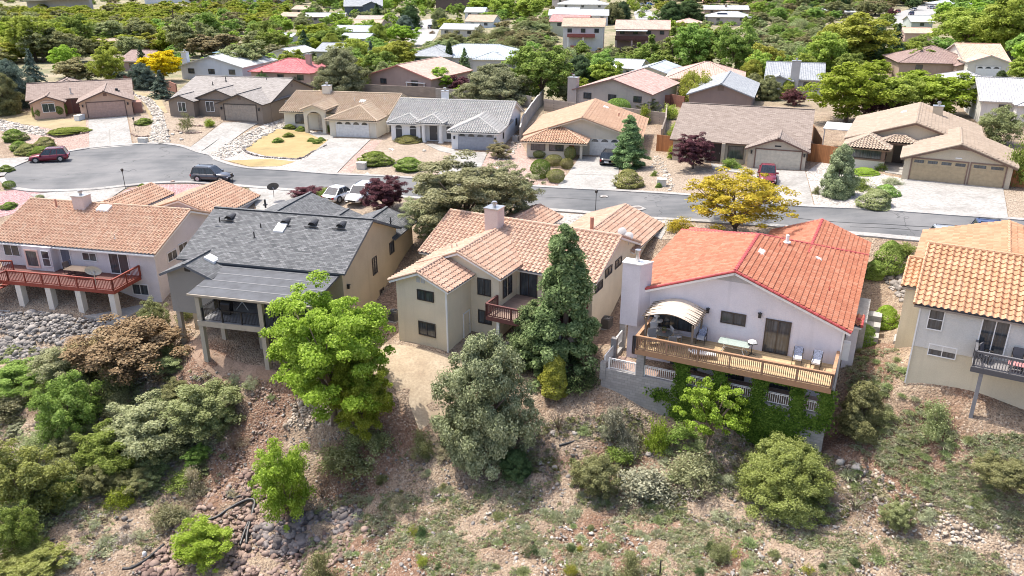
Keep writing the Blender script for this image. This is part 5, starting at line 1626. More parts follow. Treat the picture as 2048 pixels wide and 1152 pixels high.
# beige three door house
WT = stucco("warm beige stucco", (.55, .47, .35)); BG = plain("tan brown garage door", (.40, .31, .19), .6); BGT = plain("brown frame", (.19, .12, .09), .6)
h = House("house", "beige tile roofed house with three car garage, at the right end across the street", 1348 + 1350 / 2.88, 1032 / 2.88, .3, -27, WT, BEIT, BGT, cap=BEIT)
h.wing(-.7, 9.1, 0, 9, 2.6, 'y', .36, over=.4)
h.wing(-6.9, 6.4, 7.5, 22, 2.75, 'y', .33, over=.45)
h.garage('f', 0, .05, 5.1, .3, 2.55, BG, 4, trimw=BGT); h.garage('f', 0, 5.45, 8.5, .3, 2.55, BG, 2, trimw=BGT)
h.part('bay_wall', stucco("off white stucco", (.62, .58, .5)), (-6.6, -2.7, 3.7, 8, -1, 1.1)); 
h.part('bay_band', BGT, (-6.65, -2.65, 3.65, 8, 1.1, 1.25)); h.part('bay_wall', BGT, (-6.58, -2.72, 3.72, 8, 1.25, 2.6))
h.wing(-6.7, -2.6, 3.6, 8.4, 2.6, 'y', .42, over=.4, kind='hip', ends=(True, False), wall=False)
h.window('f', 3.72, -6.3, -3.1, 1.3, 2.45, BRONZE, 2); h.window('r', -2.72, 4.0, 5.6, 1.3, 2.45, BRONZE, 1)
h.part('entry_beam', BGT, (-2.6, -.75, 6.2, 6.6, 2.5, 2.8))
h.wing(-3.2, -.1, 5.9, 8.2, 3.0, 'x', .38, over=.3, kind='hip', wall=False)
h.door('f', 7.5, -2.0, -1.0, .3, 2.4, plain("dark brown door", (.06, .045, .04), .4))
h.part('step', CONC, (-2.6, -.7, 4.5, 7.5, -.5, .32), (-2.6, -.7, 3.6, 4.5, -.5, .2))
m = MB(); m.face([(2.2, -.01, 3.5), (6.3, -.01, 3.5), (4.2, -.01, 4.0)]); o_ = m.build('gable_panel', BGT, h.root)
h.part('utility', WHITE, (3.9, 4.5, -.04, -.01, 2.9, 3.0))
h.chimney(1.2, 2.3, 17.5, 18.5, 3.8, 5.4, pot=True); h.skylight(-1.9, 17, 4.5, .33, 'y', 1.2, .6)
h.finish()

# ================================================================ houses further back
def back(label, px, py, z, yaw, wallc, roofm, trimc, wings, style='flat', extra=None, base=3.0):
    wm = stucco("w%.2f%.2f%.2f" % wallc, wallc)
    h = House("house", label, px, py, z, yaw, wm, roofm, plain("t%.2f%.2f%.2f" % trimc, trimc, .6), style=style, base=base)
    for wg in wings:
        wg = dict(wg); a = wg.pop('a'); h.wing(*a, **wg)
    if extra: extra(h)
    h.finish()
    return h
MET = flattile("pale blue grey roof", (.31, .36, .40), (.38, .43, .46), (.43, .47, .50), .5, 9, True)
WHR = flattile("white roof", (.43, .45, .46), (.50, .52, .53), (.56, .58, .59), .4, .4)
SALM = flattile("salmon tile", (.52, .31, .22), (.60, .38, .28), (.66, .45, .35))
PNK = flattile("pink tile", (.43, .28, .23), (.50, .345, .285), (.56, .42, .35))
MAUV = flattile("mauve tile", (.34, .22, .19), (.43, .29, .25), (.48, .35, .31), .45, .4)
BRN = flattile("brown roof", (.2, .13, .115), (.26, .18, .155), (.3, .22, .19), .3, .25, False)
GRY = flattile("grey roof", (.23, .25, .27), (.3, .32, .34), (.35, .37, .39), .3, .25, False)
GRL = flattile("light grey roof", (.34, .36, .36), (.42, .44, .44), (.48, .50, .5), .3, .25, False)
TNR = flattile("tan roof", (.34, .25, .18), (.42, .32, .235), (.48, .385, .30), .3, .3, False)
REDM = flattile("crimson roof", (.36, .08, .09), (.44, .12, .13), (.5, .19, .19), .35, .32)
CRF = flattile("grey white tile far", (.34, .34, .34), (.42, .42, .42), (.49, .49, .49), .33, .36)
# measured like the others: fx gives local metres from picture points
def fx(px, py, z, yaw, pts, zz):
    o = at(px, py, z); a = R(yaw); out = []
    for qx, qy in pts:
        p = at(qx, qy, zz); x, y = p.x - o.x, p.y - o.y
        out.append((x * math.cos(a) + y * math.sin(a), -x * math.sin(a) + y * math.cos(a)))
    return out
def simple(label, px, py, w_, dp, ht, yaw, wallc, roofm, kind='gable', axis='x', pitch=.34, trimc=(.5, .48, .45), z=None, wins=3, extra=None, wings=(), win_z=(1.0, 2.0), frame=BRONZE):
    """front left base corner at picture point, width from the right picture column"""
    g = G(px, py) if z is None else at(px, py, z)
    q = ray(w_, py); a = R(yaw)
    # intersect column w_ with the facade line
    t = (math.cos(a) * g.y - math.sin(a) * g.x) / (math.cos(a) * q[1] - math.sin(a) * q[0])
    W_ = ((q[0] * t - g.x) ** 2 + (q[1] * t - g.y) ** 2) ** .5
    wm = stucco("w%.2f%.2f%.2f" % wallc, wallc)
    h = House("house", label, 0, 0, 0, yaw, wm, roofm, plain("t%.2f%.2f%.2f" % trimc, trimc, .6), style='flat', base=3.0, world=g)
    h.wing(0, W_, 0, dp, g.z + ht, axis, pitch, kind=kind, over=.5)
    for (f0, f1, y0, y1, dz, ax, kd) in wings: h.wing(f0 * W_, f1 * W_, y0, y1, g.z + ht + dz, ax, pitch, kind=kd, over=.4)
    for k in range(wins):
        x = W_ * (k + .5) / wins
        h.window('f', 0, x - .7, x + .7, g.z + win_z[0] + ht - 2.6, g.z + win_z[1] + ht - 2.6, frame)
    h.W = W_; h.g = g
    if extra: extra(h, W_, g.z)
    h.finish()
    return h
def chim(x, y, top, base=0):
    return lambda h, W_, z: h.chimney(x * W_ - .5, x * W_ + .5, y, y + .9, z + base, z + top)
BLUEW = (.60, .62, .68)
simple("white gabled house with pale grey roof and solar panel, behind the dark taupe house", 366, 163, 487, 14, 3.3, -12, BLUEW, GRL, 'gable', 'y', .28, z=-1.2,
       extra=lambda h, W_, z: (h.chimney(.3, 1.5, .2, 1.2, z, z + 5.8), h.part('solar_panel', plain("solar blue", (.12, .25, .32), .2), (2.6, 4.6, 8, 10, z + 5.0, z + 5.1))))
simple("house with crimson roof behind the dark taupe house", 505, 168, 622, 11, 2.7, -14, (.5, .35, .3), REDM, 'hip', 'x', .36, z=-1.2, trimc=(.35, .1, .1), extra=chim(.8, 4.5, 5.6, 2))
simple("mauve grey gabled house with pink tiled right slope, left of the bright round tree", 738, 180, 862, 15, 3.0, -26, (.36, .27, .24), PNK, 'gable', 'y', .30, z=-1.2, trimc=(.55, .2, .17), wins=2)
simple("large house with pale blue grey hipped roof below the wild hill", 850, 138, 1050, 15, 3.0, -8, (.45, .45, .45), MET, 'hip', 'x', .32, z=-2.5, wins=4, wings=((.5, .85, -2, 6, -.2, 'y', 'hip'),))
simple("grey hip roofed house left of the slim cypress", 815, 137, 900, 15, 3.2, -12, (.35, .35, .35), GRY, 'hip', 'x', .32, z=-2.4, wins=2)
simple("grey walled house with mauve tiled gable roof behind the orange roof", 1150, 216, 1300, 15, 3.3, -27, (.42, .37, .34), MAUV, 'gable', 'y', .30, z=-1.3, trimc=(.2, .11, .1), wins=3, extra=lambda h, W_, z: h.chimney(-1.3, .3, -.4, .8, z - 1, z + 5.0, pot=True))
simple("cream house with pale blue ribbed roof behind the mauve roof", 1262, 172, 1330, 12, 3.0, -25, (.58, .56, .48), MET, 'gable', 'y', .3, z=-1.6, wins=2)
simple("long white roofed house left of the ribbed roof", 1208, 160, 1275, 10, 2.8, -20, (.6, .6, .58), WHR, 'gable', 'x', .25, z=-2.0, wins=2)
simple("pink tiled house behind the weeping willow", 1332, 186, 1482, 13, 3.0, -16, (.55, .42, .36), PNK, 'hip', 'x', .36, z=-1.5, wins=3, wings=((.55, .95, -2.5, 6, 0, 'y', 'gable'),), trimc=(.6, .4, .33))
simple("taupe gabled house with slate grey roof behind the brown shingle roof", 1376, 223, 1500, 17, 3.0, -19, (.26, .2, .18), GRY, 'gable', 'y', .36, z=-1.3, wins=0, trimc=(.25, .27, .29),
       extra=lambda h, W_, z: h.part('gable_vent', plain("taupe louvre", (.16, .12, .1), .7), (W_ / 2 - .5, W_ / 2 + .5, -.04, -.005, z + 3.6, z + 4.5)))
simple("pale house with blue grey roof and tall chimney, left of the large bright tree", 1530, 190, 1640, 12, 3.2, -18, (.5, .48, .46), GRY, 'gable', 'x', .36, z=-1.0, wins=2, wings=((.0, .45, -2.2, 5, -.1, 'y', 'gable'),), extra=lambda h, W_, z: h.chimney(.42 * W_, .42 * W_ + 1.5, -1.4, -.3, z, z + 6.3))
simple("brown hip roofed house among trees at the upper right", 1796, 150, 1955, 15, 2.8, -12, (.35, .26, .2), BRN, 'hip', 'x', .36, z=-.6, wins=2, wings=((.68, .92, -2.5, 6, -.3, 'y', 'gable'),), trimc=(.13, .09, .08))
simple("house with salmon tile roof and white arched garage at the upper right", 1925, 152, 2010, 16, 3.2, -12, (.6, .57, .5), SALM, 'gable', 'x', .34, z=-.2, wins=0, wings=((-.02, .95, -2.5, 8, 0, 'y', 'gable'),),
       extra=lambda h, W_, z: h.garage('f', -2.5, W_ * .18, W_ * .75, z, z + 2.3, WHITE, 3, True))
simple("pale grey hip tile roof behind the large bright trees, left of the blue pickup", 1900, 196, 1985, 10, 2.8, -14, (.6, .58, .55), CRF, 'hip', 'x', .34, z=.2, wins=0)
simple("white walled house with grey white tile roof at the right edge", 1955, 250, 2140, 13, 3.6, -20, (.62, .60, .56), CRF, 'gable', 'x', .36, z=.0, wins=2, wings=((.35, .8, -2.5, 6, -.1, 'y', 'hip'),))
# hill houses
simple("white two storey house with tan roof and red balconies on the far slope", 1125, 106, 1205, 12, 8.2, -8, (.58, .57, .54), TNR, 'gable', 'x', .34, z=-4.4, wins=3, win_z=(.6, 1.8),
       extra=lambda h, W_, z: (h.part('balcony', plain("red brown wood", (.25, .07, .06), .7), (1.5, W_ - 2.5, -2, -.05, z + 4.9, z + 5.1), (1.5, W_ - 2.5, -2.05, -1.95, z + 5.1, z + 6.0)), h.part('balcony', plain("red brown wood", (.25, .07, .06), .7), (2.5, W_ - 6, -2, -.05, z + 1.4, z + 1.6), (2.5, W_ - 6, -2.05, -1.95, z + 1.6, z + 2.5)),
                               h.part('post', WHITE, (1.6, 1.9, -2, -1.7, z - 1, z + 5), (W_ / 2, W_ / 2 + .3, -2, -1.7, z - 1, z + 5))))
simple("mauve house with pinkish roof and a dark shaded deck on the far slope", 1230, 100, 1335, 13, 6.6, -10, (.36, .25, .22), PNK, 'gable', 'x', .34, z=-3.8, wins=4, win_z=(.9, 2.0), trimc=(.4, .26, .22),
       extra=lambda h, W_, z: (h.part('deck', plain("dark red wood", (.09, .035, .03), .7), (0, W_ * .62, -3.2, -.05, z + 3.2, z + 3.5), (0, W_ * .62, -3.3, -3.2, z + 3.5, z + 4.6)), h.part('awning', WHITE, (.2, W_ * .6, -3.3, -.05, z + 6.0, z + 6.15)), h.part('post', stucco("w", (.4, .3, .26)), (.1, .6, -3.2, -2.8, z - 2, z + 3.2), (5, 5.5, -3.2, -2.8, z - 2, z + 3.2), (9.5, 10, -3.2, -2.8, z - 2, z + 3.2))))
simple("pale yellow green house with pink red roof left of the red balconies", 1100, 84, 1172, 12, 7.0, -14, (.48, .50, .38), flattile("pink red roof", (.42, .16, .15), (.5, .22, .2), (.55, .3, .28)), 'gable', 'x', .3, z=-3.6, wins=2, trimc=(.4, .18, .16))
simple("wide white house with pale roof above the red roofed hill house", 1098, 52, 1215, 14, 4.5, -6, (.6, .6, .62), WHR, 'gable', 'x', .28, z=-2.6, wins=5, wings=((.1, .5, 4, 14, 1.2, 'x', 'gable'),))
simple("second pale roofed house further up the hill", 1115, 26, 1215, 14, 4.5, -6, (.6, .58, .55), WHR, 'hip', 'x', .28, z=-2.0, wins=3)
simple("pinkish roofed house at the top edge above the white hill houses", 1104, 12, 1200, 14, 4.0, -6, (.6, .52, .47), PNK, 'hip', 'x', .28, z=-1.5, wins=3)
simple("long grey roofed house on the flat below the wild hill", 882, 76, 950, 10, 3.2, -14, (.5, .48, .44), GRL, 'gable', 'x', .3, z=-2.6, wins=3)
simple("pale blue house with brown roof right of the turning street", 932, 61, 985, 12, 3.6, -14, (.55, .60, .64), TNR, 'gable', 'x', .34, z=-2.4, wins=2)
simple("light blue roofed house behind the pale blue house", 930, 42, 968, 12, 4, -8, (.55, .58, .6), MET, 'gable', 'x', .3, z=-2.5, wins=2)
simple("dark slate house with grey gables near the top centre", 690, 30, 765, 14, 4.5, 8, (.10, .12, .15), GRY, 'gable', 'x', .4, z=-3.0, wins=2, wings=((.5, .95, -5, 8, .6, 'y', 'gable'),), trimc=(.2, .2, .22))
simple("long house with pale grey roof among the trees, top left of centre", 612, 50, 690, 10, 3.6, 4, (.3, .27, .25), GRL, 'gable', 'x', .28, z=-3.5, wins=2)
simple("small tan roofed house among the trees near the utility pole", 585, 32, 612, 10, 3.6, -20, (.4, .3, .22), TNR, 'gable', 'x', .34, z=-4.0, wins=1)
simple("low brown roofed house behind a round bush near the utility pole", 560, 46, 606, 10, 3.2, -16, (.3, .22, .17), TNR, 'gable', 'x', .3, z=-4.0, wins=1)
simple("teal grey roofed house left of the bright round crowns", 668, 84, 745, 12, 3.5, -8, (.4, .42, .42), MET, 'gable', 'x', .26, z=-2.8, wins=2)
simple("pale teal roof just in front of the other teal roof", 682, 96, 735, 9, 3.0, -12, (.45, .46, .45), MET, 'gable', 'x', .26, z=-2.6, wins=1)
simple("tan roofed house above the teal roof", 690, 66, 760, 11, 3.3, -6, (.42, .36, .3), TNR, 'gable', 'x', .26, z=-2.8, wins=2)
simple("brown grey roofed house above the tan roof", 712, 56, 790, 11, 3.3, -6, (.36, .32, .28), flattile("brown grey roof", (.3, .25, .22), (.37, .32, .28), (.42, .37, .33), .3, .3, False), 'gable', 'x', .26, z=-2.8, wins=2)
simple("dark house with a shaded ground floor porch at the top edge", 872, 14, 948, 14, 5.5, -4, (.14, .1, .09), BRN, 'gable', 'x', .3, z=-2.4, wins=5)
simple("salmon roofed house at the top edge right of the big grey tree", 1405, 16, 1466, 14, 4, -8, (.5, .36, .3), SALM, 'gable', 'x', .3, z=-3.0, wins=2)
simple("grey roofed house with chimney below the salmon roof", 1408, 34, 1496, 12, 3.8, -6, (.34, .26, .22), GRL, 'gable', 'x', .28, z=-3.2, wins=3, extra=chim(.5, 3, 6, 2))
simple("pale roofed house with blue solar panel above the poplars", 1412, 50, 1505, 13, 3.6, -10, (.5, .42, .38), WHR, 'hip', 'x', .3, z=-3.4, wins=2, extra=lambda h, W_, z: h.part('solar_panel', plain("solar blue deep", (.05, .1, .25), .2), (4.5, 9, 2.5, 4.5, z + 4.9, z + 5.0)))
simple("grey house behind the row of dark cypresses at the upper right", 1640, 38, 1715, 12, 3.4, -10, (.4, .42, .42), GRL, 'gable', 'x', .28, z=-3, wins=2)
simple("grey green house below the turning circle", 1820, 66, 1862, 12, 4.2, -10, (.42, .46, .42), GRL, 'gable', 'x', .3, z=-2.4, wins=1)
simple("teal roofed house above the turning circle", 1868, 22, 1950, 13, 3.8, -4, (.3, .3, .3), MET, 'hip', 'x', .26, z=-2, wins=3)
simple("tan roofed cabin at the upper left beside the purple bush", 190, 112, 232, 10, 3, 12, (.34, .25, .2), TNR, 'gable', 'x', .3, z=-3.4, wins=1)
simple("second tan roofed cabin right of the first among the trees", 262, 106, 312, 10, 3.2, -14, (.34, .25, .2), TNR, 'gable', 'y', .3, z=-3.4, wins=1)
simple("mauve brown roofed house behind the golden tree", 245, 148, 290, 10, 3.0, -12, (.3, .22, .2), BRN, 'gable', 'x', .34, z=-1.2, wins=1)
simple("white tent like roof between the trees left of centre", 546, 128, 592, 9, 2.8, -20, (.6, .58, .55), WHR, 'gable', 'y', .3, z=-1.5, wins=0)
simple("grey roof peeping out left of the big juniper tree", 635, 130, 700, 10, 3.4, -12, (.4, .38, .35), GRY, 'gable', 'x', .3, z=-1.5, wins=1)
simple("small white roof among bright trees", 556, 92, 580, 8, 2.6, -20, (.55, .55, .55), WHR, 'gable', 'x', .3, z=-2.6, wins=0)
for q in ((290, 8, 382, "long white shed at the top left edge"), (482, 10, 560, "low white shed right of the long one at the top"), (500, 2, 590, "pale flat roofed shed at the very top"), (395, 4, 455, "small pale shed between the two long ones")):
    simple(q[3], q[0], q[1], q[2], 22, 5.0, -3, (.6, .62, .65), WHR, 'gable', 'x', .08, wins=0)
def yard_wall():
    g = G(60, 24); q = G(185, 20)
    e = empty("quarry_wall", g, 0, "long grey retaining wall at the top left beyond the wood", "wall")
    m = MB(); m.bar((0, 0, 3), (q.x - g.x, q.y - g.y, 3 + q.z - g.z), 2, 9); m.build('wall', stucco("quarry grey", (.36, .35, .34)), e)
    m = MB(); m.bar((0, 0, 7.6), (q.x - g.x, q.y - g.y, 7.6 + q.z - g.z), 12, .5); m.build('yard_surface', stucco("quarry pale", (.5, .46, .4)), e)
yard_wall()
simple("salmon roofed house glimpsed between tall poplars", 1150 + 202, 66, 1400, 10, 4, -12, (.5, .38, .32), PNK, 'hip', 'x', .3, z=-3.6, wins=0)
simple("small salmon tiled roof right of the fir trees", 1808, 84, 1862, 9, 3, -10, (.5, .36, .3), SALM, 'gable', 'x', .3, z=-2.2, wins=0)
# ================================================================ vehicles
RUB = plain("tyre", (.02, .02, .02), .8); RIM = plain("alloy", (.45, .45, .46), .3, .7)
CGL = glass("car glass", (.015, .018, .022))
LAMPW = plain("headlight lens", (.7, .7, .72), .15); LAMPR = plain("tail light lens", (.35, .01, .01), .2)
def car(name, label, p, yaw, col, L=4.5, Wd=1.85, Ht=1.66, kind='suv', cat=None, roofcol=None, detail=True):
    """x forward; body lofted from cross sections"""
    e = empty(name, p, yaw, label, cat or ('pickup' if kind == 'pickup' else 'car'))
    hb = Ht * .56                                    # belt line
    w2 = Wd / 2
    # sections: x, bottom, belt height, half width
    S = [(-L*.5, .42, hb*.80, w2*.84), (-L*.485, .30, hb*.95, w2*.93), (-L*.40, .26, hb*1.0, w2), (-L*.1, .24, hb*1.0, w2), (L*.17, .24, hb*.99, w2), (L*.30, .24, hb*.95, w2*.99), (L*.43, .28, hb*.86, w2*.94), (L*.485, .32, hb*.72, w2*.84), (L*.5, .42, hb*.60, w2*.74)]
    b = MB(); rings = []
    for x, z0, z1, hw in S:
        zm = z0 + (z1 - z0) * .55
        rings.append([(x, -hw*.90, z0), (x, -hw, zm*.8), (x, -hw*.985, zm), (x, -hw*.90, z1), (x, -hw*.5, z1*1.015), (x, hw*.5, z1*1.015), (x, hw*.90, z1), (x, hw*.985, zm), (x, hw, zm*.8), (x, hw*.90, z0)])
    i0 = len(b.v); n = len(rings[0])
    for r in rings: b.v += r
    for i in range(len(rings) - 1):
        for k in range(n):
            f = (i0+i*n+k, i0+(i+1)*n+k, i0+(i+1)*n+(k+1) % n, i0+i*n+(k+1) % n); b.f.append(f[::-1]); b.uv += [(0, 0)] * 4
    b.f.append(tuple(i0 + k for k in range(n))); b.uv += [(0, 0)] * n
    b.f.append(tuple(i0 + (len(rings)-1)*n + k for k in range(n-1, -1, -1))); b.uv += [(0, 0)] * n
    body = b.build('body', col, e, True)
    # cabin
    if kind == 'pickup': cx = [(-L*.12, -L*.09), (L*.16, L*.06)]
    elif kind == 'suv': cx = [(-L*.475, -L*.41), (L*.21, L*.05)]
    else: cx = [(-L*.40, -L*.24), (L*.22, L*.03)]
    (xb0, xb1), (xf0, xf1) = cx
    tw = w2 * .74; bw = w2 * .89; zt = Ht * .965
    g = MB()
    g.hexa([(xb0, -bw, hb*.97), (xf0, -bw, hb*.97), (xf0, bw, hb*.97), (xb0, bw, hb*.97)], [(xb1, -tw, zt), (xf1, -tw, zt), (xf1, tw, zt), (xb1, tw, zt)])
    g.build('windows', CGL, e)
    r = MB()
    r.hexa([(xb1-.03, -tw-.015, zt-.05), (xf1+.02, -tw-.015, zt-.05), (xf1+.02, tw+.015, zt-.05), (xb1-.03, tw+.015, zt-.05)], [(xb1+.05, -tw*.9, Ht), (xf1-.12, -tw*.9, Ht), (xf1-.12, tw*.9, Ht), (xb1+.05, tw*.9, Ht)])
    for sy in (-1, 1):
        for (a0, a1) in ((xb0, xb1), (xf0, xf1)): r.bar((a0, sy*bw*1.0, hb*.97), (a1, sy*tw*1.01, zt-.02), .07, .05)
        for t in ((.36, .62) if kind == 'suv' else (.5,)):
            xa = xb0 + (xf0 - xb0) * t; xb = xb1 + (xf1 - xb1) * t
            r.bar((xa, sy*bw*1.005, hb*.97), (xb, sy*tw*1.01, zt-.02), .06, .04)
    r.build('roof', roofcol or col, e)
    if kind == 'suv' and detail:
        k = MB()
        for sy in (-1, 1): k.bar((xb1+.15, sy*tw*.85, Ht+.05), (xf1-.3, sy*tw*.85, Ht+.05), .04, .04); k.bar((xb1+.2, sy*tw*.85, Ht-.02), (xb1+.2, sy*tw*.85, Ht+.05), .04); k.bar((xf1-.35, sy*tw*.85, Ht-.02), (xf1-.35, sy*tw*.85, Ht+.05), .04)
        k.build('roof_rail', BLACK, e)
    if kind == 'pickup':
        k = MB(); k.box(-L*.47, -L*.14, -w2*.78, w2*.78, hb*.99, hb*1.03); k.build('bed_cover', BLACK, e)
        k = MB()
        for sy in (-1, 1): k.box(-L*.485, -L*.13, sy*w2*.80, sy*w2*.93, hb*.95, hb*1.08)
        k.box(-L*.49, -L*.475, -w2*.9, w2*.9, hb*.6, hb*1.08); k.build('bed_rail', col, e)
    rw_ = .36 if kind != 'pickup' else .39
    for sx in (-.30, .31):
        for sy in (-1, 1):
            a = MB(); a.tube([(L*sx, sy*(w2-.01), rw_*1.02), (L*sx, sy*(w2+.004), rw_*1.02)], [rw_*1.16, rw_*1.16], 20); a.build('wheel_arch', BLACK, e)
            t = MB(); t.tube([(L*sx, sy*(w2-.22), rw_), (L*sx, sy*(w2+.02), rw_)], [rw_, rw_], 20); wo = t.build('wheel', RUB, e)
            t = MB(); t.tube([(L*sx, sy*(w2+.015), rw_), (L*sx, sy*(w2+.035), rw_)], [rw_*.66, rw_*.6], 10); t.build('rim', RIM, wo)
            if sx > 0:
                q = MB(); q.box(L*.465, L*.492, sy*w2*.5, sy*w2*.84, hb*.56, hb*.70); q.build('headlight', LAMPW, e)
                q = MB(); q.box(L*.16, L*.20, sy*w2*.9, sy*(w2+.17), hb*.95, hb*1.13); q.build('mirror', col, e)
            else:
                q = MB(); q.box(-L*.503, -L*.47, sy*w2*.66, sy*w2*.90, hb*.62, hb*.88); q.build('tail_light', LAMPR, e)
    q = MB(); q.box(L*.485, L*.503, -w2*.45, w2*.45, hb*.42, hb*.62); q.build('grille', BLACK, e)
    q = MB(); q.box(-L*.506, -L*.49, -.26, .26, hb*.5, hb*.66); q.build('number_plate', plain("plate", (.55, .57, .6), .5), e)
    return e
def pcar(name, label, pa, pb, yawfix, col, **k):
    """centre given by a picture point on the ground"""
    p = G(*pa); p.z = T(p.x, p.y) + .06
    return car(name, label, p, yawfix, col, **k)
PR = paint("paint dark red", (.19, .015, .03)); PG = paint("paint graphite", (.055, .055, .062)); PB = paint("paint black", (.02, .022, .028))
PW = paint("paint white", (.7, .7, .7)); PBL = paint("paint blue", (.02, .17, .6)); PNV = paint("paint navy", (.02, .035, .12)); PSI = paint("paint silver", (.4, .42, .45))
pcar("parked_car", "dark red suv parked at the kerb beside the clipped mounds of the turning bulb", (100, 323), None, R(200), PR)
pcar("parked_car", "graphite suv parked along the near kerb by the mauve gravel", (426, 362), None, R(-8), PG)
pcar("parked_car", "black suv on the driveway half hidden by the young spruce", (1220, 326), None, R(72), PB)
pcar("pickup_truck", "dark red pickup parked nose out on the driveway before the tan garage", (1533, 362), None, R(-105), PR, L=5.0, Ht=1.8, kind='pickup')
pcar("parked_car", "white hatchback behind the slate garage roof, left one of two", (683, 399), None, R(60), PW, kind='sedan', Ht=1.5, L=4.3)
pcar("parked_car", "white suv behind the slate garage roof, beside the purple tree", (722, 401), None, R(255), PW)
pcar("parked_car", "dark blue suv at the near kerb, upper right edge of the orange roof", (1996, 484), None, R(-20), PNV)
pcar("parked_car", "grey car with a roof rack mostly hidden behind the orange roof ridge", (1912, 492), None, R(-15), PSI, Ht=1.5)
pcar("pickup_truck", "bright blue pickup at the right edge beyond the pale tile roofs", (1998, 180), None, R(172), PBL, L=5.6, Ht=1.85, kind='pickup')
for px, py, col, yw, lab in ((1795, 26, PR, 80, "small dark red car on the far turning circle"), (1822, 30, PNV, 80, "dark blue car on the far turning circle"), (1827, 22, PSI, 80, "silver car behind the dark blue one on the far turning circle"),
        (1862, 18, PW, 20, "white car parked left under the teal roofed house"), (1873, 18, PW, 20, "white car parked right of the other white one under the teal roofed house"), (1285, 12, PW, 20, "white car at the top of the far curving street"), (1300, 11, PBL, 20, "blue car at the top of the far curving street"),
        (835, 56, PG, 10, "dark car on the far street left of the hill"), (862, 58, PB, 80, "black van like car on the far street by the rust bush"), (870, 38, PB, 10, "black car at the top of the far street"), (1240, 44, PW, 8, "white car half under trees left of the far curving street")):
    g = G(px, py); car("parked_car", lab, (g.x, g.y, g.z + .12), R(yw), col, detail=False)

# ================================================================ walls and fences
def wall_line(name, label, cat, pix, h_, th, mat, cap=None, zb=None):
    pts = [G(*p) for p in pix]
    o = pts[0]; e = empty(name, o, 0, label, cat)
    m = MB(); c = MB()
    for a, b in zip(pts[:-1], pts[1:]):
        L = (b - a).length; n = max(1, int(L / 6))
        for i in range(n):
            p = a.lerp(b, i / n); q = a.lerp(b, (i + 1) / n)
            z = max(T(p.x, p.y), T(q.x, q.y)) + h_ - o.z
            d = (q - p); d.z = 0; d.normalize(); nrm = Vector((-d.y, d.x, 0)) * th / 2
            P, Q = p - o, q - o
            A = [P - nrm, Q - nrm, Q + nrm, P + nrm]
            m.hexa([(v.x, v.y, -2.5) for v in A], [(v.x, v.y, z) for v in A])
            if cap: c.hexa([(v.x * 1, v.y, z + .002) for v in A], [(v.x, v.y, z + .06) for v in A])
    m.build('wall', mat, e)
    if cap: c.build('wall_cap', cap, e)
    return e
BLK = block("tan block", (.30, .25, .21)); BLK2 = block("grey tan block", (.36, .33, .30))
wall_line("block_wall", "brown block wall behind the cream house, under the big juniper", "wall", [(700, 185), (762, 190), (872, 196)], 1.8, .2, BLK)
wall_line("block_wall", "tan block wall continuing behind the white columned house", "wall", [(872, 198), (960, 203), (1062, 215)], 1.9, .2, BLK2)
wall_line("block_wall", "stepped grey block wall beside the white columned house", "wall", [(1086, 205), (1064, 232), (1045, 262), (1040, 285)], 2.0, .2, BLK2, plain("block cap", (.42, .4, .37), .9))
wall_line("block_wall", "tan block wall behind the orange tiled house", "wall", [(1088, 222), (1200, 236), (1330, 250)], 1.8, .2, BLK)
wall_line("block_wall", "block wall running down between the orange and the brown roofed houses", "wall", [(1332, 232), (1330, 260), (1322, 285)], 1.8, .2, BLK)
wall_line("block_wall", "reddish block wall behind the peach house", "wall", [(250, 172), (330, 178), (355, 190)], 1.9, .2, block("red block", (.26, .12, .085)))
wall_line("block_wall", "dark reddish wall below the weeping willow", "wall", [(1300, 214), (1340, 212), (1368, 216)], 1.9, .2, block("red block", (.26, .12, .085)))
FW = wood("cedar fence", (.42, .18, .07), 'z', .14); FW2 = wood("cedar fence weathered", (.33, .17, .08), 'z', .14)
wall_line("wooden_fence", "orange brown board fence between the orange and brown roofed houses", "fence", [(1312, 302), (1362, 305)], 1.9, .06, FW)
wall_line("wooden_fence", "orange brown board fence right of the tan garage", "fence", [(1614, 322), (1700, 332)], 1.9, .06, FW)
wall_line("wooden_fence", "board fence running back behind the tan garage", "fence", [(1640, 310), (1625, 282), (1608, 255)], 1.9, .06, FW2)
wall_line("wooden_fence", "low board fence at the right end of the wide garage", "fence", [(2015, 372), (2100, 380)], 1.7, .06, FW)
wall_line("wooden_fence", "dark fence behind the mauve gabled house", "fence", [(640, 182), (700, 185)], 1.8, .06, FW2)
# white patio cover between the brown roof and the beige house
def patio_cover(label, px, py, z, yaw, x, y, hz):
    g = G(px, py); e = empty("patio_cover", g, R(yaw), label, "patio cover")
    m = MB(); m.hexa([(0, 0, hz), (x, 0, hz), (x, y, hz + .25), (0, y, hz + .25)], [(0, 0, hz + .1), (x, 0, hz + .1), (x, y, hz + .35), (0, y, hz + .35)]); m.build('roof', WHITE, e)
    for a in (.2, x - .2):
        m = MB(); m.box(a - .06, a + .06, .1, .22, -.5, hz); m.build('post', WHITE, e)
patio_cover("white flat patio cover between the brown roof and the beige house", 1640, 300, 0, -27, 5.5, 3.5, 2.6)
patio_cover("white lean-to patio cover below the mauve grey gabled house", 812, 190, 0, -26, 4.2, 3.2, 2.3)

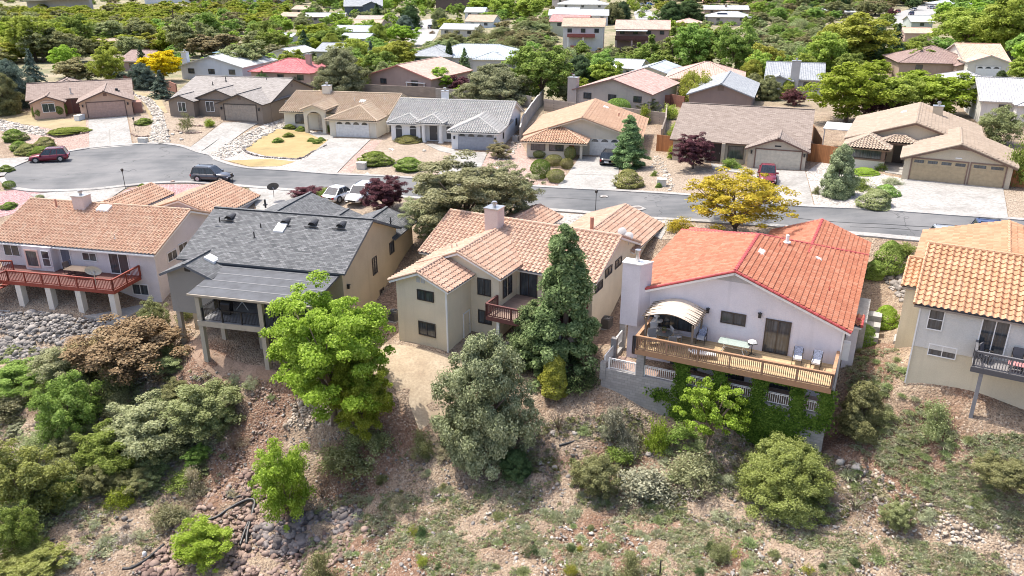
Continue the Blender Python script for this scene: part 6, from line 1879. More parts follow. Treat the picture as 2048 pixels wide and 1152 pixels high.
# street lamps, mailboxes, posts
def post_lamp(px, py, hgt, label):
    g = G(px, py); e = empty("lamp_post", g, 0, label, "lamp post")
    m = MB(); m.tube([(0, 0, -.2), (0, 0, hgt)], .035, 8); m.build('pole', BLACK, e)
    m = MB(); m.tube([(0, 0, hgt), (0, 0, hgt + .05), (0, 0, hgt + .3), (0, 0, hgt + .38)], [.05, .13, .16, .02], 6); m.build('lamp_head', BLACK, e)
post_lamp(251, 377, 1.9, "black post lamp in the mauve gravel by the turning bulb")
post_lamp(469, 392, 2.2, "black post lamp right of the graphite suv")
post_lamp(1191, 424, 1.9, "thin black post at the kerb behind the terracotta garage roof")
post_lamp(271, 262, 1.6, "black post lamp beside the small lawn of the peach house")
def utility_pole(px, top, bot, label):
    g = G(px, bot); q = atd(px, top, g.y); e = empty("utility_pole", g, 0, label, "utility pole"); hh = q.z - g.z
    m = MB(); m.tube([(0, 0, -1), (0, 0, hh)], [.35, .25], 8); m.build('pole', plain("pole wood", (.09, .06, .045), .9), e)
    m = MB(); m.bar((-1.5, 0, hh - 1), (1.5, 0, hh - 1), .25); m.build('crossarm', plain("pole wood", (.09, .06, .045), .9), e)
utility_pole(350, 18, 58, "dark utility pole rising from the wood at the upper left")
utility_pole(590, -6, 26, "tall dark utility pole at the top left of centre")
def ubox(px, py, w_, d_, hh, c, label):
    g = G(px, py); e = empty("utility_box", g, R(-12), label, "utility box")
    m = MB(); m.box(-w_/2, w_/2, -d_/2, d_/2, -.2, hh); m.build('cabinet', c, e)
    m = MB(); m.box(-w_/2-.04, w_/2+.04, -d_/2-.04, d_/2+.04, hh, hh + .06); m.build('lid', c, e)
UB = plain("utility beige", (.55, .53, .47), .6)
ubox(724, 338, 1.0, .8, .75, UB, "pale utility box by the kerb left of the flat green juniper beds")
ubox(1323, 372, .95, .8, .75, UB, "beige utility box by the kerb left of the straw grass strip")
ubox(287, 285, 1.1, .8, .6, UB, "pale utility box between the peach driveway and the cobbles")
ubox(160, 240, .8, 1.3, .7, WHITE, "white bench like box left of the peach driveway")
# air conditioners
def ac(px, py, label, col=(.32, .32, .31), s_=.85, hh=.85, z=None):
    g = G(px, py) if z is None else at(px, py, z)
    e = empty("air_conditioner", g, R(-28), label, "air conditioner")
    m = MB(); m.box(-s_*.62, s_*.62, -s_*.62, s_*.62, -.5, .06); m.build('base_slab', CONC, e)
    m = MB(); k = s_ / 2
    m.prism([(-k, -k*.8), (-k*.8, -k), (k*.8, -k), (k, -k*.8), (k, k*.8), (k*.8, k), (-k*.8, k), (-k, k*.8)], .06, hh)
    for i in range(9): z0 = .14 + i * (hh - .2) / 9; m.box(-k-.012, k+.012, -k*.8, k*.8, z0, z0 + .03); m.box(-k*.8, k*.8, -k-.012, k+.012, z0, z0 + .03)
    m.build('casing', plain("ac%.2f" % col[0], col, .6), e)
    m = MB(); m.cyl((0, 0), k * .8, hh, hh + .03, 20); f_ = m.build('fan_guard', BLACK, e)
    m = MB()
    for i in range(3): r_ = k * .8 * (i + 1) / 3; m.tube([(r_*math.cos(t/16*6.283), r_*math.sin(t/16*6.283), hh + .045) for t in range(17)], .012, 4, False)
    m.build('fan_ring', METAL, f_)
ac(1212, 655, "dark air conditioner on a slab beside the yellow wall, right of the cedar", (.12, .11, .1))
ac(1808, 680, "grey air conditioner on a slab between the red roofed and the orange roofed house", (.38, .38, .37), 1.0, 1.0)
ac(1706, 690, "beige heat pump against the right wall of the red roofed house", (.5, .49, .45), .8, .85)
ac(789, 640, "dark air conditioner in the gap left of the ivory house", (.1, .1, .1), .8, .8)
ac(789, 263, "tan air conditioner at the right wall of the cream house", (.3, .27, .24), .9, .85)
ac(1032, 283, "small grey air conditioner right of the white columned house", (.4, .4, .4), .8, .8)

# ================================================================ things on the decks
def on(hh, x, y, z):     # house local -> world
    a = hh.root.rotation_euler.z; o = hh.root.location
    return Vector((o.x + x * math.cos(a) - y * math.sin(a), o.y + x * math.sin(a) + y * math.cos(a), z))
def yw(hh, k=0): return hh.root.rotation_euler.z + k
CUSH = plain("white cushion", (.66, .66, .66), .9); NAVC = plain("navy white cushion", (.28, .31, .40), .9, var=.5, scale=12); BRM = plain("dark bronze metal", (.05, .042, .035), .5)
def chair(hh, x, y, z, rot, label, back=NAVC, seat=CUSH, frame=BRM, group=None):
    e = empty("patio_chair", on(hh, x, y, z), yw(hh, rot), label, "chair", group)
    m = MB()
    for sx in (-.28, .28):
        m = MB(); m.bar((sx, -.28, 0), (sx, -.28, .62), .04); m.build('leg', frame, e)
        m = MB(); m.bar((sx, .26, 0), (sx, .34, 1.0), .04); m.build('leg', frame, e)
        m = MB(); m.bar((sx, -.3, .63), (sx, .3, .66), .07, .035); m.build('armrest', frame, e)
    m = MB(); m.box(-.27, .27, -.28, .28, .36, .47); m.build('seat', seat, e)
    m = MB(); m.hexa([(-.26, .22, .47), (.26, .22, .47), (.26, .30, .47), (-.26, .30, .47)], [(-.26, .32, 1.08), (.26, .32, 1.08), (.26, .40, 1.06), (-.26, .40, 1.06)]); m.build('backrest', back, e)
    return e
zf = -2.5
chair(H4, -9.0 + .5, 2.7, zf, .0, "white and navy cushioned patio chair right of the pergola under the left wall lamp")
chair(H4, -2.3, 2.45, zf, .05, "left one of the two striped cushion chairs right of the sliding door")
chair(H4, -1.15, 2.35, zf, -.05, "right one of the two striped cushion chairs at the end of the golden deck")
def table(hh, x, y, z, rot, w_, d_, hgt, top, legm, label, round_=False, group=None):
    e = empty("patio_table", on(hh, x, y, z), yw(hh, rot), label, "table", group)
    m = MB()
    if round_: m.cyl((0, 0), w_ / 2, hgt - .03, hgt, 28)
    else: m.prism([(-w_/2, -d_/2+.1), (-w_/2+.1, -d_/2), (w_/2-.1, -d_/2), (w_/2, -d_/2+.1), (w_/2, d_/2-.1), (w_/2-.1, d_/2), (-w_/2+.1, d_/2), (-w_/2, d_/2-.1)], hgt - .03, hgt)
    m.build('table_top', top, e)
    for sx in (-1, 1):
        for sy in (-1, 1):
            m = MB(); m.tube([(sx*w_*.34, sy*d_*.34, hgt-.03), (sx*w_*.28, sy*d_*.24, hgt*.5), (sx*w_*.40, sy*d_*.40, 0)], .025, 6); m.build('leg', legm, e)
    m = MB(); m.bar((-w_*.3, 0, hgt*.45), (w_*.3, 0, hgt*.45), .03); m.build('stretcher', legm, e)
    return e
FROST = plain("frosted glass top", (.34, .40, .36), .12)
table(H4, -6.25, 2.25, zf, 0, 2.0, 1.0, .74, FROST, WHITE, "long white metal patio table with greenish glass top under the window")
table(H4, -10.8, 1.7, zf, .2, 1.15, 1.15, .74, plain("grey glass top", (.2, .21, .2), .1), METAL, "round glass table under the fabric pergola", True)
GRC = plain("grey sling", (.22, .22, .22), .8)
for x, y, r_, l in ((-11.4, 1.0, .4, "grey sling chair left of the round glass table under the pergola"), (-10.1, .95, -2.6, "grey sling chair near the railing, right of the round glass table"), (-10.1, 2.3, 2.2, "white cushioned chair behind the round glass table"), (-11.5, 2.2, .9, "white cushioned chair beside the white fountain")):
    chair(H4, x, y, zf, r_, l, GRC if 'grey' in l else CUSH, GRC if 'grey' in l else CUSH, METAL)
# lounge, grill, fountain, pergola, rug
e = empty("sun_lounger", on(H4, -7.6, .75, zf), yw(H4, .25), "white sun lounger standing near the railing in the middle of the golden deck", "sun lounger")
m = MB(); m.box(-.9, .5, -.3, .3, .28, .36); m.build('seat', WHITE, e)
m = MB(); m.hexa([(-1.25, -.3, .5), (-.9, -.3, .28), (-.9, .3, .28), (-1.25, .3, .5)], [(-1.28, -.3, .58), (-.9, -.3, .36), (-.9, .3, .36), (-1.28, .3, .58)]); m.build('backrest', WHITE, e)
for sx in (-.8, .4):
    for sy in (-.25, .25): m = MB(); m.bar((sx, sy, 0), (sx, sy, .28), .04); m.build('leg', WHITE, e)
e = empty("grill", on(H4, -5.15, 2.45, zf), yw(H4), "small dark hexagonal grill with white cover on a stand beside the long patio table", "grill")
m = MB(); m.tube([(0, 0, 0), (0, 0, .8)], .03, 8); m.build('stand', BLACK, e)
m = MB()
for k in range(3): m.bar((0, 0, .1), (.3 * math.cos(k*2.1), .3 * math.sin(k*2.1), .0), .03)
m.build('foot', BLACK, e)
m = MB(); m.tube([(0, 0, .74), (0, 0, .84), (0, 0, .9)], [.12, .36, .36], 6); m.build('bowl', BLACK, e)
m = MB(); m.tube([(0, 0, .9), (0, 0, 1.0), (0, 0, 1.06)], [.34, .24, .05], 6); m.build('lid', plain("pale lid", (.6, .6, .58), .5), e)
e = empty("fountain", on(H4, -11.7, 2.95, zf), yw(H4), "white tiered garden fountain in the left corner of the golden deck", "fountain")
for nm, pts, rr in (('pedestal', [(0, 0, 0), (0, 0, .1), (0, 0, .8)], [.28, .18, .12]), ('basin', [(0, 0, .8), (0, 0, .92), (0, 0, .98)], [.14, .42, .44]), ('finial', [(0, 0, .98), (0, 0, 1.2), (0, 0, 1.25), (0, 0, 1.38), (0, 0, 1.45)], [.08, .07, .2, .16, .03])):
    m = MB(); m.tube(pts, rr, 20); m.build(nm, plain("fountain stone", (.62, .6, .56), .7), e)
e = empty("flower_pot", on(H4, -10.8, 1.7, zf + .74), yw(H4), "small dark potted plant on the round glass table", "flower pot")
m = MB(); m.tube([(0, 0, 0), (0, 0, .14)], [.1, .15], 14); m.build('pot', plain("terracotta pot", (.4, .2, .14), .8), e)
m = fmesh('leaves', leaves(np.random.RandomState(1), rdir(np.random.RandomState(2), 120) * .16 + [0, 0, .26], rdir(np.random.RandomState(2), 120), .06), LF['olive']); link('leaves', m, e)
e = empty("pergola", on(H4, -11.75, .5, zf), yw(H4), "fabric covered pergola with a curved beige canopy at the left end of the golden deck", "pergola")
PX, PY = 3.1, 2.55
TPW = wood("grey brown timber", (.20, .16, .12), 'z')
for x in (0, PX):
    for y in (0, PY): m = MB(); m.box(x-.06, x+.06, y-.06, y+.06, 0, 2.15); m.build('post', TPW, e)
for x in (0, PX): m = MB(); m.bar((x, -.25, 2.15), (x, PY + .25, 2.15), .07, .14); m.build('beam', TPW, e)
for i in range(9):
    y = PY * i / 8; m = MB()
    pts = [(-.3 + (PX + .6) * k / 8, y, 2.2 + .42 * math.sin(math.pi * k / 8)) for k in range(9)]
    for a, b in zip(pts[:-1], pts[1:]): m.bar(a, b, .03, .06)
    m.build('rafter', TPW, e)
m = MB(); n = 16; q = 12
def cz(k, j): return (-.1 + (PX + .2) * k / n, -.15 + (PY + .3) * j / q, 2.27 + .45 * math.sin(math.pi * k / n) - .05 * abs(math.sin(math.pi * j / q * 4)))
for k in range(n):
    for j in range(q):
        m.face([cz(k, j), cz(k+1, j), cz(k+1, j+1), cz(k, j+1)])
        a, b, c, d = cz(k, j), cz(k+1, j), cz(k+1, j+1), cz(k, j+1)
        m.face([(p[0], p[1], p[2] - .02) for p in (d, c, b, a)])
for j in range(q):
    for k in (0, n):
        a, b = cz(k, j), cz(k, j+1); dr = .28 + .03 * (j % 2)
        m.face([a, b, (b[0], b[1], b[2] - dr), (a[0], a[1], a[2] - dr)])
m.build('canopy', plain("beige canvas", (.50, .43, .36), .9, var=.1), e)
m = MB(); m.box(-.9, .9, -.45, .45, 0, .012); o = m.build("rug", plain("straw mat", (.42, .33, .2), .95), None); o.location = on(H4, -6.3, 1.6, zf + .002); o.rotation_euler.z = yw(H4); tag(o, "straw coloured mat in front of the long patio table", "rug")
# red deck: table, two chairs, satellite dish, vase
zr_ = -4.45
table(H1, -5.9, -2.0, zr_, 0, 2.3, 1.2, .75, plain("brown slate top", (.17, .13, .1), .3), BRM, "long brown slate patio table on the red deck")
chair(H1, -7.3, -1.6, zr_, 1.3, "brown metal chair at the left end of the slate table on the red deck", plain("brown sling", (.16, .12, .1), .8), plain("brown sling", (.16, .12, .1), .8))
def dish(p, rz, s_, label, c):
    e = empty("satellite_dish", p, rz, label, "satellite dish"); m = MB()
    m.tube([(0, 0, -.6 * s_), (0, 0, .3 * s_), (0, .1, .5 * s_)], .04, 8); m.build('mast', METAL, e)
    m = MB(); n = 18
    def dp(r, a): return (r * math.cos(a) * 1.15, .12 - r * r * .5 - .3 * r * math.sin(a), .6 * s_ + r * math.sin(a) * .8)
    rings = [0.01, .25 * s_, .55 * s_]
    for r0, r1 in zip(rings[:-1], rings[1:]):
        for k in range(n):
            a0, a1 = 6.283 * k / n, 6.283 * (k + 1) / n
            m.face([dp(r0, a0), dp(r1, a0), dp(r1, a1), dp(r0, a1)])
    m.build('dish', c, e)
    m = MB(); m.bar((0, .05, .3 * s_), (0, -.5 * s_, .55 * s_), .03); m.build('feed_arm', METAL, e)
dish(on(H1, -2.2, -4.45, -3.35), yw(H1, .3), 1.1, "grey satellite dish fixed to the railing of the red deck", plain("dish pale", (.5, .5, .48), .5))
dish(G(549, 402) + Vector((0, 0, 1.0)), .5, 1.0, "dark satellite dish on the gravel left of the slate garage", plain("dish dark", (.08, .08, .08), .5))
# covered deck of the grey house
table(H2, 6.6, 2.3, -3.36, 0, 1.8, 1.1, .74, plain("dark table top", (.06, .05, .05), .3), BRM, "dark dining table in the shade of the covered deck")
for x, y, r_, w_l in ((5.6, 1.4, 3.0, 'front left'), (7.3, 1.3, 3.3, 'front right'), (5.9, 3.3, 0.1, 'rear left'), (7.5, 3.3, -.1, 'rear right')):
    chair(H2, x, y, -3.36, r_, w_l + " dark chair at the dining table of the covered deck", plain("dark sling", (.05, .05, .05), .8), plain("dark sling", (.05, .05, .05), .8), group="dark chairs of the covered deck")
e = empty("grill", on(H2, 1.35, 1.4, -3.36), yw(H2), "dark barrel grill behind the corner railing of the covered deck", "grill")
m = MB(); m.box(-.35, .35, -.25, .25, .1, .75); m.build('cabinet', BLACK, e)
m = MB(); m.tube([(-.4, 0, .85), (.4, 0, .85)], .27, 12); m.build('lid', BLACK, e)
e = empty("drying_rack", on(H2, 1.9, 2.5, -3.36), yw(H2), "pale folding rack leaning behind the grill of the covered deck", "drying rack")
m = MB(); m.bar((-.5, 0, 0), (.4, .1, 1.1), .05); m.bar((.5, 0, 0), (-.3, .1, 1.1), .05); m.bar((-.3, .1, 1.1), (.4, .1, 1.1), .05); m.build('frame', WHITE, e)
# right deck
for x, y, r_, l in ((3.75, -.7, 1.2, "grey cushioned armchair at the left end of the grey deck"), (5.3, -.55, 0, "dark cushioned armchair against the wall of the grey deck")):
    chair(H5, x, y, -.2, r_, l, plain("charcoal cushion", (.1, .1, .11), .9), plain("charcoal cushion", (.1, .1, .11), .9), BRM)
table(H5, 5.3, -1.25, -.2, 0, .9, .6, .5, plain("red checked cloth", (.45, .2, .2), .8, var=.6, scale=6), BRM, "small table with a red and white cloth on the grey deck")
# ================================================================ trees and shrubs: key, leaf, column, top row, base row, width in px
PL = [
 # hero plants near the houses
 ('near0','bright',668,562,846,250,"large bright green tree in front of the grey shingle house"),
 ('near1','bright',728,690,878,130,"lower bright green tree right behind the large bright one"),
 ('fir0','cedar',1124,450,740,132,"tall drooping cedar between the ivory house and the lilac white house"),
 ('conejun0','cedar',1062,600,722,92,"smaller drooping cedar at the left foot of the tall one"),
 ('juniper0','juniper',972,668,902,182,"big blue green juniper below the ivory house"),
 ('column0','lime',1108,705,785,60,"small egg shaped lime green cypress right of the big juniper"),
 ('near0','greygreen',925,312,470,235,"wide grey green tree between the roofs and the street"),
 ('near1','greygreen',862,380,480,110,"grey green tree overhanging the corner of the ivory house"),
 ('near1','greygreen',1020,322,440,120,"right part grey green tree at the street behind the chimney"),
 ('near0','purple',770,350,425,90,"dark purple plum tree beside the white cars"),
 ('bigshrub0','purple',612,372,400,72,"purple brown shrub left of the white cars"),
 ('shrub1','mid',648,372,400,36,"green shrub between the purple shrub and the white cars"),
 ('open0','locust',1470,336,478,225,"golden leaved locust tree at the kerb behind the red roof"),
 ('shrub0','locust',1360,430,465,55,"golden green shrub at the kerb left of the golden locust"),
 ('bigshrub0','rust',255,640,800,225,"huge rust brown shrub at the upper left of the slope"),
 ('bigshrub1','rust',232,655,760,150,"rust coloured dense crown within the huge brown shrub"),
 ('bigshrub1','olive',315,590,672,62,"grey olive shrub between the two left houses"),
 ('conejun0','olive',1720,760,862,85,"tall olive juniper right of the ivy pillars"),
 ('sparse0','bright',1412,752,900,130,"slender bright green tree in front of the ivy wall"),
 ('dome0','dome',1577,872,1030,178,"very large round yellow green shrub below the ivy wall"),
 ('bigshrub0','bright',575,870,1045,118,"bright green bush beside the black pipes"),
 ('bigshrub1','bright',400,1040,1140,125,"bright yellow green bush at the bottom left by the black pipe"),
 # left slope
 ('bigshrub0','greygreen',115,690,790,115,"grey green shrub left of the rust shrub"),
 ('bigshrub1','mid',30,720,800,130,"green shrub at the left edge below the rock bank"),
 ('bigshrub1','mid',145,740,880,125,"green shrub under the rust shrub at the left"),
 ('bigshrub0','sageg',330,700,760,95,"fresh grey green shrub right of the rust shrub"),
 ('bigshrub1','greygreen',290,790,930,170,"broad twiggy grey green shrub in the middle of the left slope"),
 ('bigshrub0','olive',410,770,900,150,"olive shrub on the left slope by the red soil streak"),
 ('bigshrub1','mid',210,840,960,135,"mid green shrub on the left slope above the small round one"),
 ('shrub0','bright',238,966,1018,62,"small bright round shrub on the left slope"),
 ('bigshrub0','dome',60,880,1030,150,"yellow green tree like shrub at the left edge, lower down"),
 ('bigshrub1','mid',45,1000,1110,90,"dark based shrub below the yellow green one at the left edge"),
 ('bigshrub0','dome',50,1090,1165,130,"yellow green shrub in the bottom left corner"),
 ('shrub2','greygreen',330,1000,1055,70,"grey green shrub above the bottom left pipe"),
 ('shrub1','straw',390,930,985,45,"pale yellow dry shrub beside the red soil streak"),
 ('dead0','twig',180,790,850,90,"bare grey twiggy shrub on the left slope"),
 ('dead0','twig',310,720,790,90,"bare grey shrub below the rust coloured shrub"),
 ('dead0','twig',470,850,905,50,"dry dark shrub beside the red streak"),
 ('dead0','twig',640,960,1025,90,"dry grey shrub right of the bright pipe bush"),
 ('thin0','sage',505,745,775,30,"small pale sage on the bare soil above the red streak"),
 ('thin0','sage',470,742,765,24,"smaller pale sage left of the other on the bare soil"),
 ('shrub0','olive',735,850,935,95,"olive brush in the shade under the bright trees"),
 ('shrub1','olive',690,900,975,110,"dark olive brush in the shade below the bright trees"),
 ('shrub0','olive',845,855,910,45,"small olive brush on the path edge left of the big juniper"),
 ('juniper1','dark',1030,900,950,60,"low dark juniper skirt right of the big juniper"),
 # centre and right
 ('dead0','twig',1118,808,865,60,"fan of pale dry stalks beside the lone grey boulder"),
 ('shrub1','ash',1230,800,880,58,"pale flowering shrub on the bare slope below the grey wall"),
 ('shrub2','bright',1315,815,905,48,"upright bright green shrub right of the pale flowering one"),
 ('shrub0','ash',1255,860,905,50,"second pale shrub beside the upright bright green one"),
 ('bigshrub0','olive',1190,905,990,90,"golden olive bush on the lower middle slope"),
 ('shrub2','mid',1245,885,930,62,"green bush behind the golden olive one"),
 ('shrub1','ash',1300,920,1010,130,"straw and grey bush left of the very large round shrub"),
 ('shrub2','greygreen',1390,900,985,110,"silvery twiggy bush touching the very large round shrub"),
 ('shrub0','mid',1372,850,900,80,"green brush at the foot of the slender bright tree"),
 ('dead0','twig',1400,950,1020,80,"grey dead twigs left of the very large round shrub"),
 ('shrub1','olive',1260,1100,1160,50,"dark olive clump at the bottom right of centre"),
 ('shrub2','olive',1440,1075,1120,42,"dark green clump at the bottom, below the large round shrub"),
 ('shrub1','olive',640,1100,1165,60,"dark green shrub at the bottom beside the gully rocks"),
 ('dead0','twig',1720,980,1045,110,"grey dry brush right of the very large round shrub"),
 ('bigshrub0','olive',1790,1000,1060,60,"small olive bush in the gully on the right"),
 ('bigshrub1','olive',2010,930,1010,110,"olive green bush at the right edge of the slope"),
 ('shrub1','sageg',1870,795,870,70,"green grey shrub on the slope left of the deck posts"),
 ('shrub0','sageg',1780,820,860,55,"grey green shrub right of the tall olive juniper"),
 ('mound0','bright',1775,605,655,56,"bright lime ground cover beside the right air conditioner"),
 ('mound0','mid',1730,640,690,60,"green ground cover in the shade right of the red roofed house"),
 ('mound0','mid',1775,480,540,66,"green creeping shrub right of the red roof towards the street"),
 ('shrub1','mid',1810,482,515,52,"dark green shrub near the kerb right of the red roof"),
 ('mound0','mid',1752,520,560,50,"low green patch beside the right eave of the red roof"),
 ('shrub2','dark',1160,735,790,75,"dark shrub between the lime cypress and the grey wall"),
 ('shrub0','olive',372,590,640,40,"tan shrub by the corner of the grey house"),
 # front yards across the street
 ('clip0','clip',80,208,237,24,"left of two clipped round shrubs at the peach house window"),
 ('clip0','clip',123,204,232,26,"right of two clipped round shrubs at the peach house window"),
 ('mound0','clip',24,256,284,48,"dark green clipped mound at the far left"),
 ('mound0','clip',35,280,302,40,"second dark clipped mound below the first one"),
 ('mound0','clipolive',86,272,297,44,"olive clipped mound above the red suv"),
 ('mound0','clipolive',50,285,310,46,"olive low mound left of the red suv"),
 ('mound0','clip',76,290,312,50,"green low mound just above the red suv"),
 ('mound0','clip',10,328,345,28,"green mound at the left edge of the bulb"),
 ('mound0','clip',135,256,268,82,"flat green ground cover bed left of the peach driveway"),
 ('mound0','clip',285,235,250,36,"flat green ground cover right of the peach driveway"),
 ('clip0','clip',16,361,378,24,"small round shrub left of the lower kerb at the bulb"),
 ('mound0','clip',15,403,418,32,"round green shrub on the mauve gravel at the left edge"),
 ('clip0','olive',78,389,399,16,"tiny round shrub on the mauve gravel"),
 ('mound0','clip',283,366,378,18,"small dark shrub by the kerb near the post lamp"),
 ('mound0','clip',400,375,390,50,"flat green shrub behind the red tile garage roof"),
 ('shrub1','brown',487,372,387,26,"grey brown shrub right of the second post lamp"),
 ('thin0','olive',376,215,262,34,"wispy young tree in the taupe house bed"),
 ('shrub2','bright',420,232,253,22,"bright green shrub left of the slanting driveway"),
 ('mound0','clip',578,247,259,26,"dark low juniper nearest the cream house window"),
 ('mound0','clip',601,251,263,22,"second dark low juniper on the straw lawn by the cream house"),
 ('mound0','clip',576,264,275,24,"dark low juniper in the middle of the straw lawn"),
 ('mound0','clip',555,274,286,24,"left dark low juniper on the straw lawn"),
 ('mound0','clip',622,274,284,18,"left of three dark junipers by the cream driveway"),
 ('mound0','clip',633,277,288,20,"front of three dark junipers by the cream driveway"),
 ('mound0','clip',641,273,283,18,"right of three dark junipers by the cream driveway"),
 ('shrub1','mid',658,246,264,14,"narrow green shrub at the cream garage corner"),
 ('mound0','clipolive',816,268,286,58,"long olive hedge under the arched windows of the white columned house"),
 ('mound0','clip',748,300,332,72,"left flat green juniper bed before the white columned house"),
 ('mound0','clip',817,312,343,66,"right flat green juniper bed before the white columned house"),
 ('bigshrub0','brown',998,281,318,48,"olive brown shrub between the white and the orange roofed house"),
 ('clip0','clip',1081,318,356,40,"big green clipped ball nearest the kerb"),
 ('clip0','clipolive',1108,308,333,36,"olive clipped ball behind the big green one"),
 ('clip0','clipolive',1134,315,338,27,"small olive clipped ball in the middle of the group"),
 ('clip0','clipolive',1112,337,366,36,"olive clipped ball close to the kerb right of the big green one"),
 ('clip0','clipolive',1079,299,316,26,"flat clipped shrub below the arched windows"),
 ('clip0','clipolive',1140,292,318,24,"upright clipped shrub at the rust coloured panel"),
 ('mound0','clipolive',1257,335,376,62,"wide clipped olive shrub right of the black car"),
 ('fir0','cedar',1256,230,336,62,"young green spruce beside the black car"),
 ('near0','purple',1385,264,338,78,"round purple plum tree left of the tan garage"),
 ('shrub1','mid',1465,312,338,40,"green shrub under the window left of the tan garage"),
 ('conejun0','juniper',1675,285,392,62,"rugged upright juniper left of the wide driveway"),
 ('mound0','olive',1757,374,418,70,"squared olive hedge at the kerb left of the wide driveway"),
 ('shrub1','mid',1722,350,380,60,"green shrub between the juniper and the hedge"),
 ('mound0','mid',1778,366,394,50,"dark green low shrub beside the wide driveway"),
 ('mound0','bright',1735,333,350,55,"bright ground cover under the bay window"),
 ('shrub2','sage',1788,350,370,38,"pale sage shrub near the front walk"),
 ('shrub0','mid',1764,322,342,24,"small green shrub at the bay window corner"),
 ('shrub1','olive',1632,368,388,16,"small spiky shrub by the driveway of the red pickup"),
 ('shrub2','mid',2035,240,370,60,"bright tree at the right edge beside the wide garage"),
 ('bigshrub1','olive',1993,205,290,88,"olive shrub before the grey white roof at the right"),
 ('shrub1','mid',1308,338,352,14,"small green shrub right of the clipped olive one"),
 ('mound0','clip',1318,364,376,14,"tiny round shrub near the beige utility box"),
 ('shrub2','bright',1345,283,318,22,"bright shrub by the board fence"),
 ('shrub1','lime',1348,238,275,28,"lime shrub at the corner of the brown roof"),
 ('shrub1','bright',1286,205,248,26,"bright green shrub by the block wall"),
 ('shrub2','lime',1340,200,238,36,"yellow green shrub above the lime one"),
 # middle band
 ('spruce0','blue',75,100,190,52,"blue green spruce at the upper left behind the peach house"),
 ('juniper1','blue',28,118,215,80,"wide blue grey cedar at the left edge"),
 ('juniper0','olive',15,145,228,62,"dark olive tree in front of the blue cedar at the left edge"),
 ('big0','lime',222,90,170,66,"round lime green tree behind the peach house"),
 ('broad1','yellow',328,100,162,76,"golden yellow tree between the peach and the taupe house"),
 ('broad0','yellow',270,115,142,24,"small golden crown left of the dark spruce"),
 ('spruce1','spruce',290,92,160,34,"dark narrow spruce left of the golden tree"),
 ('juniper1','blue',288,125,178,50,"blue green juniper below the dark spruce"),
 ('spruce0','blue',326,142,196,46,"pale blue spruce in front of the golden tree"),
 ('juniper0','blue',240,140,165,40,"low blue juniper behind the peach roof"),
 ('broad2','bright',135,85,155,60,"bright tree left of the lime one"),
 ('broad3','brown',150,115,165,70,"olive brown tree behind the peach roof"),
 ('broad0','olive',176,130,165,56,"olive tree above the peach roof ridge"),
 ('broad1','brown',430,65,122,95,"dark olive brown tree behind the white gabled house"),
 ('broad3','olive',497,80,155,88,"rounded olive green tree left of the crimson roof"),
 ('spruce1','spruce',613,62,130,48,"dark spruce above the crimson roof"),
 ('juniper1','juniper',683,96,187,98,"big dark juniper above the cream house"),
 ('spruce0','blue',745,84,156,36,"blue spruce right of the big dark juniper"),
 ('big1','lime',795,75,152,80,"large lime yellow tree at the left of the grey hip roof"),
 ('broad2','lime',715,78,140,70,"lime yellow tree behind the big dark juniper"),
 ('broad3','olive',735,130,170,30,"olive tree between the juniper and the blue spruce"),
 ('broad0','bright',560,55,105,50,"bright green tree above the white tent roof"),
 ('broad1','mid',545,60,110,60,"mid green tree left of the spruce group"),
 ('broad2','greygreen',560,85,125,60,"grey green tree beside the tent roof"),
 ('broad1','bright',635,45,105,70,"bright tree below the long grey roof"),
 ('broad3','mid',660,55,110,70,"mid green tree right of the bright one under the long grey roof"),
 ('spruce1','dark',755,8,52,36,"dark fir near the slate house"),
 ('spruce0','dark',780,18,50,20,"narrow dark fir right of the slate house"),
 ('juniper1','dark',822,10,58,40,"dark pine at the top of the far street"),
 ('juniper0','blue',810,30,62,34,"blue grey pine left of the far street"),
 ('broad0','bright',808,46,92,62,"bright tree left of the far street"),
 ('poplar0','dark',899,84,140,12,"slim dark italian cypress above the white columned house"),
 ('cypress0','dark',899,82,144,15,"very slim pointed cypress before the pale blue roof"),
 ('spruce1','cedar',930,98,166,40,"dark green pine right of the slim cypress"),
 ('big0','bright',878,132,188,58,"bright green tree above the white columned house"),
 ('broad1','purple',918,150,190,40,"purple shrub tree right of the bright green tree"),
 ('juniper0','juniper',990,128,208,135,"massive dark juniper behind the white columned house"),
 ('big1','mid',1080,80,205,118,"tall fresh green poplar like tree right of the massive juniper"),
 ('poplar1','mid',1045,95,190,50,"left tall crown beside the fresh green tree"),
 ('broad3','purple',1128,130,180,34,"purple tree behind the tall fresh green one"),
 ('juniper0','spruce',1160,110,172,60,"dark green tree above the tall white chimney"),
 ('broad0','mid',1185,100,165,50,"mid green tree right of the dark green one"),
 ('poplar0','bright',1194,130,170,24,"narrow bright tree above the mauve roof"),
 ('broad2','olive',1130,165,205,45,"olive shrub tree left of the white chimney"),
 ('clip0','mid',1238,195,228,48,"dense rounded green tree right of the orange roof"),
 ('bigshrub0','olive',1298,196,225,44,"olive shrub behind the orange roof"),
 ('willow0','lime',1390,140,205,84,"pale weeping willow before the pink roof"),
 ('poplar1','mid',1300,70,150,60,"leftmost poplar of the group above the pink roof"),
 ('poplar0','mid',1340,55,150,60,"second poplar of the group above the pink roof"),
 ('big1','mid',1385,38,150,95,"tallest broad poplar in the middle of the poplar group"),
 ('poplar1','mid',1425,60,150,60,"poplar right of the tallest one"),
 ('big0','mid',1470,42,155,78,"broad poplar at the right of the group"),
 ('poplar0','mid',1275,85,140,44,"small poplar left of the group"),
 ('dead0','twig',1512,50,150,30,"bare grey tree right of the poplars"),
 ('juniper0','dark',1340,2,50,50,"dark tree left of the big grey tree at the top"),
 ('juniper1','dark',1375,0,46,60,"big grey green tree at the top, right of the far curving street"),
